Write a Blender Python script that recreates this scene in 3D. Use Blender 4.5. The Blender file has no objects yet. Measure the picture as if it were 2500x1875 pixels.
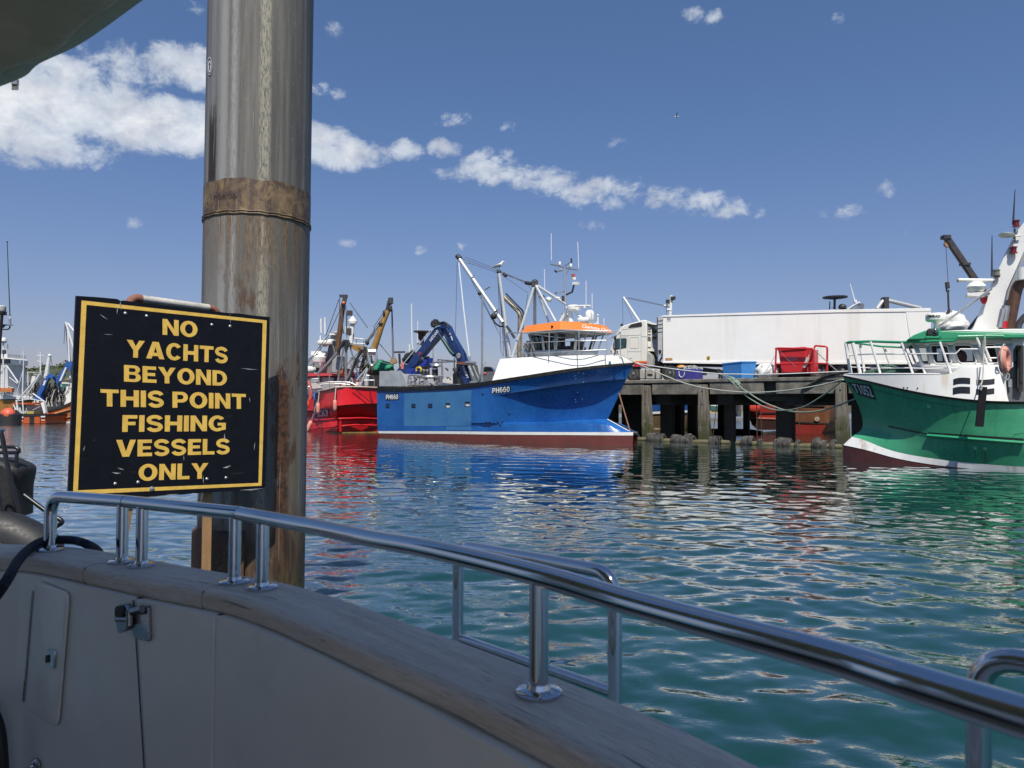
import bpy, math, random
import numpy as np
from mathutils import Vector, Matrix
from mathutils.bvhtree import BVHTree
random.seed(7); rng=np.random.default_rng(7)
SC=bpy.context.scene; COL=SC.collection
# ---------------------------------------------------------------- camera
F=1800.; CX,CY=1250.,937.5; H=988.; EYE=np.array((0,0,1.95)); PITCH=math.atan((H-CY)/F); ROLL=.004
fw=np.array((0,math.cos(PITCH),math.sin(PITCH))); rt0=np.array((1.,0,0)); up0=np.cross(rt0,fw)
rt=rt0*math.cos(ROLL)+up0*math.sin(ROLL); up=-rt0*math.sin(ROLL)+up0*math.cos(ROLL)
cd=bpy.data.cameras.new('camera'); cam=bpy.data.objects.new('camera',cd); COL.objects.link(cam)
cd.sensor_width=36; cd.lens=36*F/2500; cd.clip_start=.05; cd.clip_end=6000
cam.matrix_world=Matrix(((rt[0],up[0],-fw[0],EYE[0]),(rt[1],up[1],-fw[1],EYE[1]),(rt[2],up[2],-fw[2],EYE[2]),(0,0,0,1)))
cd.dof.use_dof=True; cd.dof.focus_distance=14; cd.dof.aperture_fstop=9
SC.camera=cam
# ---------------------------------------------------------------- light
SUN_EL=math.radians(58); SUN_AZ=math.radians(177)      # azimuth clockwise from +Y
sd=np.array((math.sin(SUN_AZ)*math.cos(SUN_EL),math.cos(SUN_AZ)*math.cos(SUN_EL),math.sin(SUN_EL)))
sl=bpy.data.lights.new('sun','SUN'); sl.energy=5.0; sl.angle=math.radians(.53); sl.color=(1,.94,.82)
so=bpy.data.objects.new('sun',sl); COL.objects.link(so); so.location=(0,-20,60)
so.rotation_euler=Vector(sd).to_track_quat('Z','Y').to_euler()
SC.view_settings.view_transform='Standard'; SC.view_settings.look='None'; SC.view_settings.exposure=.15; SC.view_settings.gamma=1
SC.cycles.max_bounces=8; SC.cycles.diffuse_bounces=3; SC.cycles.glossy_bounces=4; SC.cycles.transparent_max_bounces=12
SC.cycles.caustics_reflective=False; SC.cycles.caustics_refractive=False; SC.cycles.sample_clamp_indirect=6
try: SC.cycles.use_denoising=True
except Exception: pass

def ray(px,py): return fw+rt*((px-CX)/F)+up*((CY-py)/F)
def atY(px,py,Y): r=ray(px,py); return EYE+r*(Y/r[1])
def atZ(px,py,z): r=ray(px,py); return EYE+r*((z-EYE[2])/r[2])
class Fr:
    "boat or quay frame: a along, y towards the camera side, z up"
    def __init__(s,o,d,tilt=0):
        s.o=np.array((o[0],o[1],0.)); d=np.array((d[0],d[1],0.)); s.d=d/np.linalg.norm(d)
        s.n=np.array((s.d[1],-s.d[0],0)); s.n=-s.n if s.n[1]>0 else s.n; s.t=tilt
    def w(s,a,y,z): return s.o+s.d*a+s.n*y+np.array((0,0,z+a*s.t))
    def hit(s,px,py,nrm,off): r=ray(px,py); return EYE+r*((off-(EYE-s.o)@nrm)/(r@nrm))
    def loc(s,p): k=np.array(p)-s.o; a=k@s.d; return np.array((a,k@s.n,k[2]-a*s.t))
    def Y(s,px,py,y): return s.loc(s.hit(px,py,s.n,y))
    def S(s,px,py,a): return s.loc(s.hit(px,py,s.d,a))
    def PY(s,y,pts): return [s.hit(p[0],p[1],s.n,y) for p in pts]
    def PS(s,a,pts): return [s.hit(p[0],p[1],s.d,a) for p in pts]
ZR=dict(P=(0,0,1),R1=(0,550,3.016),R2=(700,680,4.147),R3=(900,580,3.19),R4=(1200,560,3.0725),R5=(1500,660,3.607),R6=(2040,560,2.676),R7=(150,680,2.211),R8=(0,1150,2.289),
S1=(0,0,2.37),S2=(480,0,2.962),S3=(1050,1280,3.457),S4=(2000,1480,4.2),S5=(2250,300,3.608),S7=(0,680,4.485),S8=(740,700,6.635),
T1=(2050,900,11.06),T2=(1240,760,7.9),T3=(960,760,7.9),T4=(1480,760,9.217),T5=(1700,820,5.53),T6=(2240,740,6.912),T7=(0,1040,4.608),T8=(280,700,6.9125))
def q(t,*a):
    x,y,k=ZR[t]; return [(x+a[i]/k,y+a[i+1]/k) for i in range(0,len(a),2)]
def q1(t,a,b): return q(t,a,b)[0]

# ---------------------------------------------------------------- node helper
class N:
    def __init__(s,tree): s.t=tree
    def n(s,typ,ins=None,**kw):
        x=s.t.nodes.new(typ)
        for k,v in kw.items(): setattr(x,k,v)
        for k,v in (ins or {}).items(): s.set(x.inputs[k],v)
        return x
    def set(s,sock,v):
        if isinstance(v,bpy.types.NodeSocket): s.t.links.new(v,sock)
        elif isinstance(v,bpy.types.Node): s.t.links.new(v.outputs[0],sock)
        elif isinstance(v,(tuple,list)) and len(v)==3 and sock.type=='RGBA': sock.default_value=(*v,1)
        else: sock.default_value=v
    def m(s,op,a,b=None,c=None,clamp=False):
        x=s.t.nodes.new('ShaderNodeMath'); x.operation=op; x.use_clamp=clamp
        for i,v in enumerate((a,b,c)):
            if v is not None: s.set(x.inputs[i],v)
        return x.outputs[0]
    def vm(s,op,a,b=None):
        x=s.t.nodes.new('ShaderNodeVectorMath'); x.operation=op; s.set(x.inputs[0],a)
        if b is not None: s.set(x.inputs[1],b)
        return x.outputs[0]
    def mix(s,f,a,b,mode='MIX'):
        x=s.t.nodes.new('ShaderNodeMix'); x.data_type='RGBA'; x.blend_type=mode
        s.set(x.inputs[0],f); s.set(x.inputs[6],a); s.set(x.inputs[7],b); return x.outputs[2]
    def noise(s,vec,scale=5,detail=4,rough=.55,dist=0,dim='3D'):
        x=s.t.nodes.new('ShaderNodeTexNoise'); x.noise_dimensions=dim
        s.set(x.inputs['Vector'],vec); x.inputs['Scale'].default_value=scale; x.inputs['Detail'].default_value=detail
        x.inputs['Roughness'].default_value=rough; x.inputs['Distortion'].default_value=dist; return x.outputs[0]
    def ss(s,v,a,b,lo=0,hi=1):
        x=s.t.nodes.new('ShaderNodeMapRange'); x.interpolation_type='SMOOTHSTEP'
        s.set(x.inputs[0],v); x.inputs[1].default_value=a; x.inputs[2].default_value=b; x.inputs[3].default_value=lo; x.inputs[4].default_value=hi
        return x.outputs[0]
    def scale(s,vec,sc):
        return s.vm('MULTIPLY',vec,sc)
    def sep(s,vec):
        x=s.t.nodes.new('ShaderNodeSeparateXYZ'); s.set(x.inputs[0],vec); return x.outputs
    def comb(s,a,b,c):
        x=s.t.nodes.new('ShaderNodeCombineXYZ')
        for i,v in enumerate((a,b,c)): s.set(x.inputs[i],v)
        return x.outputs[0]
def newmat(name):
    m=bpy.data.materials.new(name); m.use_nodes=True; nt=m.node_tree; nt.nodes.clear()
    h=N(nt); out=h.n('ShaderNodeOutputMaterial'); b=h.n('ShaderNodeBsdfPrincipled'); nt.links.new(b.outputs[0],out.inputs[0])
    tc=h.n('ShaderNodeTexCoord').outputs['Object']
    return m,h,b,tc,out
MATS={}; ORG={}
def pm(name,col,rough=.5,metal=0,var=.12,scale=2.,streak=None,grime=None,bump=0,bscale=40,spec=.5,coat=0):
    "procedural material: base colour with broad and fine variation, optional vertical run marks and stains"
    if name in MATS: return MATS[name]
    m,h,b,tc,out=newmat(name)
    n1=h.noise(tc,scale,5,.6); n2=h.noise(tc,scale*9,3,.6)
    v=h.m('ADD',h.m('MULTIPLY',n1,.7),h.m('MULTIPLY',n2,.3))
    f=h.ss(v,.3,.7,1-var,1+var*.6)
    c=h.mix(1.,col,h.n('ShaderNodeCombineXYZ',{0:f,1:f,2:f}),'MULTIPLY')
    rg=h.ss(n2,.3,.7,rough*.85,min(1,rough*1.15))
    if grime:
        gc,amt,gs=grime
        g=h.m('MULTIPLY',h.ss(h.noise(tc,gs,6,.65,.4),.5,.66),amt); c=h.mix(g,c,gc)
    if streak:
        sc,amt,ss_=streak
        sv=h.scale(tc,(ss_,ss_,ss_*.06)); g=h.m('MULTIPLY',h.ss(h.noise(sv,1.,5,.6),.52,.68),amt); c=h.mix(g,c,sc)
    h.set(b.inputs['Base Color'],c); h.set(b.inputs['Roughness'],rg); b.inputs['Metallic'].default_value=metal
    b.inputs['Specular IOR Level'].default_value=spec; b.inputs['Coat Weight'].default_value=coat
    if bump:
        bp=h.n('ShaderNodeBump',{'Strength':bump,'Distance':.02,'Height':h.noise(tc,bscale,4,.6)}); h.set(b.inputs['Normal'],bp)
    MATS[name]=m; return m
# ---------------------------------------------------------------- sky
W=bpy.data.worlds.new('World'); SC.world=W; W.use_nodes=True
def make_world():
    nt=W.node_tree; nt.nodes.clear(); h=N(nt)
    out=h.n('ShaderNodeOutputWorld'); bg=h.n('ShaderNodeBackground'); nt.links.new(bg.outputs[0],out.inputs[0])
    sky=h.n('ShaderNodeTexSky',sky_type='NISHITA'); sky.sun_disc=False; sky.sun_elevation=SUN_EL; sky.sun_rotation=SUN_AZ
    sky.air_density=1.1; sky.dust_density=.6; sky.ozone_density=2.2; sky.altitude=0
    tc=h.n('ShaderNodeTexCoord').outputs['Generated']; x,y,z=h.sep(tc)
    az=h.m('ARCTAN2',x,y); el=h.m('ARCSINE',z)
    # cumulus banks: bearing and height of each, ragged by noise
    blobs=[(-60,270,240,90,1.6),(90,240,160,80,1.6),(230,275,170,68,1.65),(390,305,180,60,1.7),(560,325,170,54,1.65),(740,345,120,46,1.55),(860,375,85,40,1.4),(50,190,120,50,1.2),(470,165,110,45,1.25),(120,175,120,55,1.2),(280,150,150,50,.5),(100,365,110,34,.75),(60,390,60,26,.6),
     (990,365,42,26,1.05),(1085,360,42,24,1.05),(1200,408,70,44,.85),(1105,425,70,26,.35),(1330,440,100,38,.78),(1460,468,110,40,.76),(1590,482,100,34,.62),(1710,492,90,36,.62),(1785,512,48,36,.55),(1110,290,55,24,.25),(1240,310,40,26,.2),
     (1500,350,36,20,.1),(1420,340,28,18,.05),(1690,32,32,26,.5),(1745,42,30,20,.4),(1670,378,32,18,.05),(1735,385,36,18,.05),(2170,465,28,28,.5),(2070,515,50,22,.45),(2050,50,24,28,.15),(2110,118,40,22,.15),
     (1022,605,24,22,.3),(1230,520,30,20,.1),(325,548,22,18,.5),(820,75,26,34,.15),(470,10,40,24,.25),(830,230,36,18,.25),(770,215,40,20,.25),(1860,525,24,24,.3),(1000,490,40,22,.05),(1440,550,50,18,.25),(845,590,40,18,.1),(1980,470,40,20,.0),(1130,600,26,18,.2)]
    dens=None
    for px,py,rx,ry,st in blobs:
        if st<.1: continue
        r=ray(px,py); a0=math.atan2(r[0],r[1]); e0=math.asin(r[2]/np.linalg.norm(r))
        dx=h.m('MULTIPLY',h.m('SUBTRACT',az,a0),F*.9/rx); dy=h.m('MULTIPLY',h.m('SUBTRACT',el,e0),F*.95/ry)
        d2=h.m('ADD',h.m('MULTIPLY',dx,dx),h.m('MULTIPLY',dy,dy))
        g=h.m('MULTIPLY_ADD',d2,-max(st,.95),st)
        dens=g if dens is None else h.m('SMOOTH_MAX',dens,g,.25)
    dens=h.m('MAXIMUM',dens,-.9)
    vec=h.comb(h.m('MULTIPLY',az,1.),h.m('MULTIPLY',el,1.3),0.)
    n1=h.noise(vec,24,10,.60,.35); n2=h.noise(vec,80,8,.66,.4)
    nn=h.m('ADD',h.m('MULTIPLY',h.m('SUBTRACT',n1,.5),3.6),h.m('MULTIPLY',h.m('SUBTRACT',n2,.5),1.2))
    # scattered wisps elsewhere in the sky
    far=h.m('MULTIPLY',h.ss(h.noise(vec,5,3,.5),.52,.75),.12)
    t=h.m('ADD',h.m('ADD',dens,nn),far)
    a=h.ss(t,-.1,1.0)
    body=h.ss(t,.7,2.4)
    shade=h.ss(h.noise(vec,16,5,.6,.2),.35,.65,.80,1.0)
    cl=h.mix(body,(5.4,6.0,6.9),(8.3,8.5,8.7)); cl=h.mix(1.,cl,h.comb(shade,shade,h.m('POWER',shade,.8)),'MULTIPLY')
    rp=h.n('ShaderNodeValToRGB',{'Fac':h.m('MULTIPLY',el,1.6)}); cr_=rp.color_ramp; cr_.elements[0].position=0; cr_.elements[0].color=(.60,.56,.78,1); cr_.elements[1].position=.9; cr_.elements[1].color=(.655,.78,.95,1)
    for ps,cc in ((.25,(.645,.645,.82)),(.56,(.635,.72,.91))): e=cr_.elements.new(ps); e.color=(*cc,1)
    sk=h.mix(1.,sky.outputs[0],rp.outputs[0],'MULTIPLY')
    c=h.mix(h.m('MULTIPLY',a,.96),sk,cl)
    h.set(bg.inputs[0],c); bg.inputs[1].default_value=.10
make_world()
# ---------------------------------------------------------------- mesh builder
def V3(p): return np.array((float(p[0]),float(p[1]),float(p[2])))
def unit(v): return v/(np.linalg.norm(v)+1e-12)
class MB:
    def __init__(s): s.v=[]; s.f=[]
    def add(s,vs,fs):
        o=len(s.v); s.v+= [tuple(map(float,v)) for v in vs]; s.f+= [tuple(i+o for i in f) for f in fs]; return s
    def box8(s,p):  # p: bottom 4 then top 4
        return s.add(p,[(3,2,1,0),(4,5,6,7),(0,1,5,4),(1,2,6,5),(2,3,7,6),(3,0,4,7)])
    def bf(s,fr,a0,a1,y0,y1,z0,z1):
        return s.box8([fr.w(a0,y0,z0),fr.w(a1,y0,z0),fr.w(a1,y1,z0),fr.w(a0,y1,z0),fr.w(a0,y0,z1),fr.w(a1,y0,z1),fr.w(a1,y1,z1),fr.w(a0,y1,z1)])
    def box(s,c,sz,ax=None):
        ex,ey,ez=ax if ax is not None else np.eye(3); c=V3(c); x,y,z=[k/2 for k in sz]
        P=lambda i,j,k:c+ex*x*i+ey*y*j+ez*z*k
        return s.box8([P(-1,-1,-1),P(1,-1,-1),P(1,1,-1),P(-1,1,-1),P(-1,-1,1),P(1,-1,1),P(1,1,1),P(-1,1,1)])
    def bar(s,p,t,w,d,side=None):
        "square bar from p to t"
        p,t=V3(p),V3(t); e=unit(t-p); sd_=unit(V3(side)-e*(V3(side)@e)) if side is not None else unit(np.cross(e,(0,0,1) if abs(e[2])<.9 else (0,1,0)))
        o=np.cross(e,sd_); return s.box((p+t)/2,(np.linalg.norm(t-p),w,d),(e,sd_,o))
    def tube(s,pts,r,n=8,closed=False,cap=True):
        pts=[V3(p) for p in pts]; m=len(pts); R=[r]*m if not hasattr(r,'__len__') else r
        vs=[]; prev=None
        for i,p in enumerate(pts):
            if closed: t=unit(pts[(i+1)%m]-pts[i-1])
            else: t=unit(pts[min(i+1,m-1)]-pts[max(i-1,0)])
            if prev is None:
                a=unit(np.cross(t,(0,0,1) if abs(t[2])<.9 else (1,0,0)))
            else: a=unit(prev-t*(prev@t))
            prev=a; b=np.cross(t,a)
            for k in range(n):
                th=2*math.pi*k/n; vs.append(p+(a*math.cos(th)+b*math.sin(th))*R[i])
        fs=[]
        for i in range(m if closed else m-1):
            j=(i+1)%m
            for k in range(n): fs.append((i*n+k,i*n+(k+1)%n,j*n+(k+1)%n,j*n+k))
        if cap and not closed: fs+=[tuple(range(n-1,-1,-1)),tuple(range((m-1)*n,m*n))]
        return s.add(vs,fs)
    def prism(s,pts,vec):
        pts=[V3(p) for p in pts]; n=len(pts); vec=V3(vec)
        nr=sum((np.cross(pts[i],pts[(i+1)%n]) for i in range(n)),np.zeros(3))
        if nr@vec>0: pts=pts[::-1]
        vs=pts+[p+vec for p in pts]
        return s.add(vs,[tuple(range(n)),tuple(range(2*n-1,n-1,-1))]+[(i,i+n,(i+1)%n+n,(i+1)%n) for i in range(n)])
    def poly(s,pts): return s.add(pts,[tuple(range(len(pts)))])
    def loft(s,rows,closed=False):
        m=len(rows); n=len(rows[0]); vs=[p for r in rows for p in r]
        fs=[(i*n+k,i*n+(k+1)%n,(i+1)*n+(k+1)%n,(i+1)*n+k) for i in range(m-1) for k in range(n if closed else n-1)]
        return s.add(vs,fs)
    def lathe(s,c,axis,prof,n=16):
        c=V3(c); ax=unit(V3(axis)); a=unit(np.cross(ax,(0,0,1) if abs(ax[2])<.9 else (1,0,0))); b=np.cross(ax,a)
        rows=[[c+ax*hh+(a*math.cos(2*math.pi*k/n)+b*math.sin(2*math.pi*k/n))*rr for k in range(n)] for rr,hh in prof]
        s.loft(rows,True); m=len(s.v); 
        s.f.append(tuple(range(m-n,m))); s.f.append(tuple(range(m-n*len(prof)+n-1,m-n*len(prof)-1,-1))); return s
    def ball(s,c,r,n=12,m=8):
        r=V3(r) if hasattr(r,'__len__') else np.array((r,r,r)); c=V3(c)
        rows=[[c+r*np.array((math.sin(t)*math.cos(u),math.sin(t)*math.sin(u),math.cos(t))) for u in [2*math.pi*k/n for k in range(n)]] for t in [math.pi*(.02+.96*i/m) for i in range(m+1)]]
        s.loft(rows,True); L=len(s.v); s.f.append(tuple(range(L-n,L))); s.f.append(tuple(range(L-n*(m+1),L-n*m))); return s
    def build(s,name,mat,parent=None,loc=None,bevel=0,solid=0,ang=40,subd=0):
        o_=V3(ORG[parent.name]) if parent is not None else (V3(loc) if loc is not None else np.zeros(3))
        me=bpy.data.meshes.new(name); me.from_pydata([tuple(np.array(v)-o_) for v in s.v],[],s.f); me.update()
        me.materials.append(mat); ob=bpy.data.objects.new(name,me); COL.objects.link(ob)
        for p in me.polygons: p.use_smooth=True
        me.set_sharp_from_angle(angle=math.radians(ang))
        if parent is not None: ob.parent=parent; ORG[ob.name]=ORG[parent.name]
        else: ob.location=tuple(o_); ORG[ob.name]=tuple(o_)
        if solid: k=ob.modifiers.new('solid','SOLIDIFY'); k.thickness=solid; k.offset=0
        if bevel: k=ob.modifiers.new('bevel','BEVEL'); k.width=bevel; k.segments=2; k.limit_method='ANGLE'; k.angle_limit=math.radians(50)
        if subd: k=ob.modifiers.new('sub','SUBSURF'); k.levels=k.render_levels=subd
        return ob
def thing(name,label,cat,loc,group=None):
    o=bpy.data.objects.new(name,None); COL.objects.link(o); o.location=tuple(map(float,loc)); ORG[o.name]=tuple(map(float,loc))
    o['label']=label; o['category']=cat; o.empty_display_size=.2
    if group: o['group']=group
    return o
def tag(o,label,cat,group=None):
    o['label']=label; o['category']=cat
    if group: o['group']=group
    return o
def struct(o,kind='structure'): o['kind']=kind; return o
def cr(pts,n=8,closed=False):
    "Catmull-Rom through points"
    P=[V3(p) for p in pts]; out=[]; m=len(P)
    for i in range(m-1 if not closed else m):
        p1,p2=P[i],P[(i+1)%m]; p0=P[i-1] if (i>0 or closed) else p1*2-p2; p3=P[(i+2)%m] if (i+2<m or closed) else p2*2-p1
        for k in range(n):
            t=k/n; out.append(.5*((2*p1)+(p2-p0)*t+(2*p0-5*p1+4*p2-p3)*t*t+(3*p1-p0-3*p2+p3)*t**3))
    if not closed: out.append(P[-1])
    return out
def sag(a,b,d,n=12):
    a,b=V3(a),V3(b); return [a+(b-a)*t-np.array((0,0,4*d*t*(1-t))) for t in [i/n for i in range(n+1)]]
def rounded(pts,r,n=4):
    "polyline with rounded corners"
    P=[V3(p) for p in pts]; out=[P[0]]
    for i in range(1,len(P)-1):
        a=P[i]+unit(P[i-1]-P[i])*min(r,np.linalg.norm(P[i-1]-P[i])*.49); b=P[i]+unit(P[i+1]-P[i])*min(r,np.linalg.norm(P[i+1]-P[i])*.49)
        for k in range(n+1): t=k/n; out.append(a*(1-t)**2+P[i]*2*t*(1-t)+b*t*t)
    return out+[P[-1]]
def rrect(u0,u1,v0,v1,r,n=4):
    o=[]
    for cx,cy,a0 in ((u1-r,v1-r,0),(u0+r,v1-r,90),(u0+r,v0+r,180),(u1-r,v0+r,270)):
        for k in range(n+1):
            a=math.radians(a0+90*k/n); o.append((cx+r*math.cos(a),cy+r*math.sin(a)))
    return o
def textgeo(body,bold=.02,space=1.0,shear=0):
    "glyph outlines as flat faces, unit box: returns verts (u,v) scaled to 0..1 and faces"
    c=bpy.data.curves.new('t','FONT'); c.body=body; c.offset=bold; c.space_character=space; c.shear=shear; c.resolution_u=3
    o=bpy.data.objects.new('t',c); COL.objects.link(o)
    dg=bpy.context.evaluated_depsgraph_get(); me=bpy.data.meshes.new_from_object(o.evaluated_get(dg))
    vs=np.array([v.co[:2] for v in me.vertices]); fs=[tuple(p.vertices) for p in me.polygons]
    bpy.data.objects.remove(o); bpy.data.meshes.remove(me); bpy.data.curves.remove(c)
    lo,hi=vs.min(0),vs.max(0); return (vs-lo)/(hi-lo),fs
def text4(mb,body,p00,p10,p01,off=0,bold=.02,space=1.,shear=0):
    "text filling the parallelogram p00 (bottom left) p10 (bottom right) p01 (top left)"
    vs,fs=textgeo(body,bold,space,shear); p00,p10,p01=V3(p00),V3(p10),V3(p01); nr=unit(np.cross(p10-p00,p01-p00))
    return mb.add([p00+(p10-p00)*u+(p01-p00)*v+nr*off for u,v in vs],fs)

def _arc(cx,cy,rx,ry,a0,a1,n=14): return [(cx+rx*math.cos(math.radians(a0+(a1-a0)*i/n)),cy+ry*math.sin(math.radians(a0+(a1-a0)*i/n))) for i in range(n+1)]
def _stroke(c,w):
    c=np.array(c); t=np.gradient(c,axis=0); t/=np.linalg.norm(t,axis=1)[:,None]; n=np.stack([-t[:,1],t[:,0]],1)*w/2
    return [tuple(p) for p in c+n]+[tuple(p) for p in (c-n)[::-1]]
def glyph(ch):
    "heavy sign painter's capitals: width and outlines (outer and holes) on a cap height of 1"
    t,h=.25,.205
    if ch=='I': return t,[[(0,0),(0,1),(t,1),(t,0)]]
    if ch=='N': w=.86; return w,[[(0,0),(0,1),(t,1),(w-t,.38),(w-t,1),(w,1),(w,0),(w-t,0),(t,.62),(t,0)]]
    if ch=='H': w=.86; return w,[[(0,0),(0,1),(t,1),(t,.61),(w-t,.61),(w-t,1),(w,1),(w,0),(w-t,0),(w-t,.39),(t,.39),(t,0)]]
    if ch=='T': w=.82; return w,[[(w/2-t/2,0),(w/2-t/2,1-h),(0,1-h),(0,1),(w,1),(w,1-h),(w/2+t/2,1-h),(w/2+t/2,0)]]
    if ch=='L': w=.66; return w,[[(0,0),(0,1),(t,1),(t,h),(w,h),(w,0)]]
    if ch=='E': w=.72; return w,[[(0,0),(0,1),(w-.02,1),(w-.02,1-h),(t,1-h),(t,.60),(w-.07,.60),(w-.07,.41),(t,.41),(t,h),(w,h),(w,0)]]
    if ch=='F': w=.68; return w,[[(0,0),(0,1),(w,1),(w,1-h),(t,1-h),(t,.60),(w-.08,.60),(w-.08,.40),(t,.40),(t,0)]]
    if ch=='Y': w=.94; return w,[[(w/2-t/2,0),(w/2-t/2,.42),(0,1),(.30,1),(w/2,.65),(w-.30,1),(w,1),(w/2+t/2,.42),(w/2+t/2,0)]]
    if ch=='V': w=.94; return w,[[(w/2-.16,0),(0,1),(.28,1),(w/2,.30),(w-.28,1),(w,1),(w/2+.16,0)]]
    if ch=='A': w=.98; return w,[[(0,0),(w/2-.17,1),(w/2+.17,1),(w,0),(w-.28,0),(w-.34,.165),(.34,.165),(.28,0)],[(.40,.36),(w-.40,.36),(w/2,.70)]]
    if ch=='O': w=.95; return w,[_arc(w/2,.5,w/2,.52,0,350,34),_arc(w/2,.5,w/2-t-.01,.52-h,0,350,34)]
    if ch=='D': w=.86; return w,[[(0,0),(0,1)]+_arc(w-.5,.5,.5,.5,90,-90,18),[(t,h),(t,1-h)]+_arc(w-.5,.5,.5-t,.5-h,90,-90,14)]
    if ch=='P': w=.80; return w,[[(0,0),(0,1)]+_arc(w-.33,.665,.33,.335,90,-90,14)+[(t,.33),(t,0)],[(t,.52),(t,1-h+.02)]+_arc(w-.36,.672,.13,.143,90,-90,10)]
    if ch=='B': w=.84; return w,[[(0,0),(0,1)]+_arc(w-.33,.745,.29,.255,90,-65,10)+_arc(w-.31,.275,.31,.275,65,-90,12),[(t,.60),(t,1-.17)]+_arc(w-.36,.715,.10,.115,90,-90,8),[(t,.17),(t,.43)]+_arc(w-.36,.30,.12,.13,90,-90,8)]
    if ch=='C': w=.88; return w,[_arc(w*.52,.5,w*.52,.52,38,322,26)+_arc(w*.52,.5,w*.52-t,.52-h,318,42,22)]
    if ch=='G': w=.93; c=w*.5; return w,[_arc(c,.5,w*.5,.52,38,300,24)+[(w,.10),(w,.54),(c+.02,.54),(c+.02,.36),(w-.23,.36),(w-.23,.235)]+_arc(c,.5,w*.5-t,.52-h,300,42,20)]
    if ch=='0': w=.76; return w,[_arc(w/2,.5,w/2,.52,0,350,34),_arc(w/2,.5,w/2-.22,.52-.19,0,350,34)]
    if ch=='6': w=.78; c=w/2; return w,[_arc(c,.5,w/2,.52,42,270,20)+_arc(c,.33,w/2,.35,270,462,18)+_arc(c,.5,w/2-.22,.52-.18,160,48,10),_arc(c,.325,w/2-.22,.35-.17,0,345,20)]
    if ch=='S': w=.80; s=.215; return w,[_stroke(_arc(w/2,.715,w/2-.115,.20,12,262,16)+_arc(w/2,.285,w/2-.115,.20,82,-168,16),s)]
def fillcurves(groups):
    "filled outlines (with holes) as vertices and faces"
    out=[]
    for o in groups:
        c=bpy.data.curves.new('g','CURVE'); c.dimensions='2D'; c.fill_mode='BOTH'
        for k in o:
            sp=c.splines.new('POLY'); sp.points.add(len(k)-1); sp.use_cyclic_u=True
            for pt,(a,b) in zip(sp.points,k): pt.co=(a,b,0,1)
        ob=bpy.data.objects.new('g',c); COL.objects.link(ob); me=bpy.data.meshes.new_from_object(ob.evaluated_get(bpy.context.evaluated_depsgraph_get()))
        out.append(([tuple(v.co[:2]) for v in me.vertices],[tuple(p.vertices) for p in me.polygons]))
        bpy.data.objects.remove(ob); bpy.data.meshes.remove(me); bpy.data.curves.remove(c)
    return out
class Skin:
    "projects flat marks along a direction on to a built mesh"
    def __init__(s,mb): s.b=BVHTree.FromPolygons([Vector(v) for v in mb.v],mb.f)
    def put(s,p,dirn,off):
        h=s.b.ray_cast(Vector(p),Vector(dirn))
        if h[0] is None: return None
        n=np.array(h[1]); n=-n if n@dirn>0 else n
        return np.array(h[0])+n*off
    def px(s,px,py,off): r=ray(px,py); return s.put(EYE,r,off)
    def quad(s,mb,c,off,nu=10,nv=5):
        "c: four pixel corners bl, br, tr, tl"
        c=[np.array(k) for k in c]; rows=[]
        for j in range(nv+1):
            v=j/nv; rows.append([s.px(*((c[0]*(1-u)+c[1]*u)*(1-v)+(c[3]*(1-u)+c[2]*u)*v),off) for u in [i/nu for i in range(nu+1)]])
        if any(p is None for r in rows for p in r): return mb
        return mb.loft(rows)
    def gtext(s,mb,body,c,off):
        x=0; G=[]
        for ch in body: w,o=glyph(ch); G.append([[(a+x,b) for a,b in k] for k in o]); x+=w+.10
        W_=x-.10; c=[np.array(k) for k in c]
        for vs,fs in fillcurves(G):
            ps=[s.px(*((c[0]*(1-u/W_)+c[1]*u/W_)*(1-v)+(c[3]*(1-u/W_)+c[2]*u/W_)*v),off) for u,v in vs]
            if all(p is not None for p in ps): mb.add(ps,fs)
        return mb
    def text(s,mb,body,c,off,bold=.02,space=1.,shear=0):
        vs,fs=textgeo(body,bold,space,shear); c=[np.array(k) for k in c]
        ps=[s.px(*((c[0]*(1-u)+c[1]*u)*(1-v)+(c[3]*(1-u)+c[2]*u)*v),off) for u,v in vs]
        if any(p is None for p in ps): return mb
        return mb.add(ps,fs)
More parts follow.
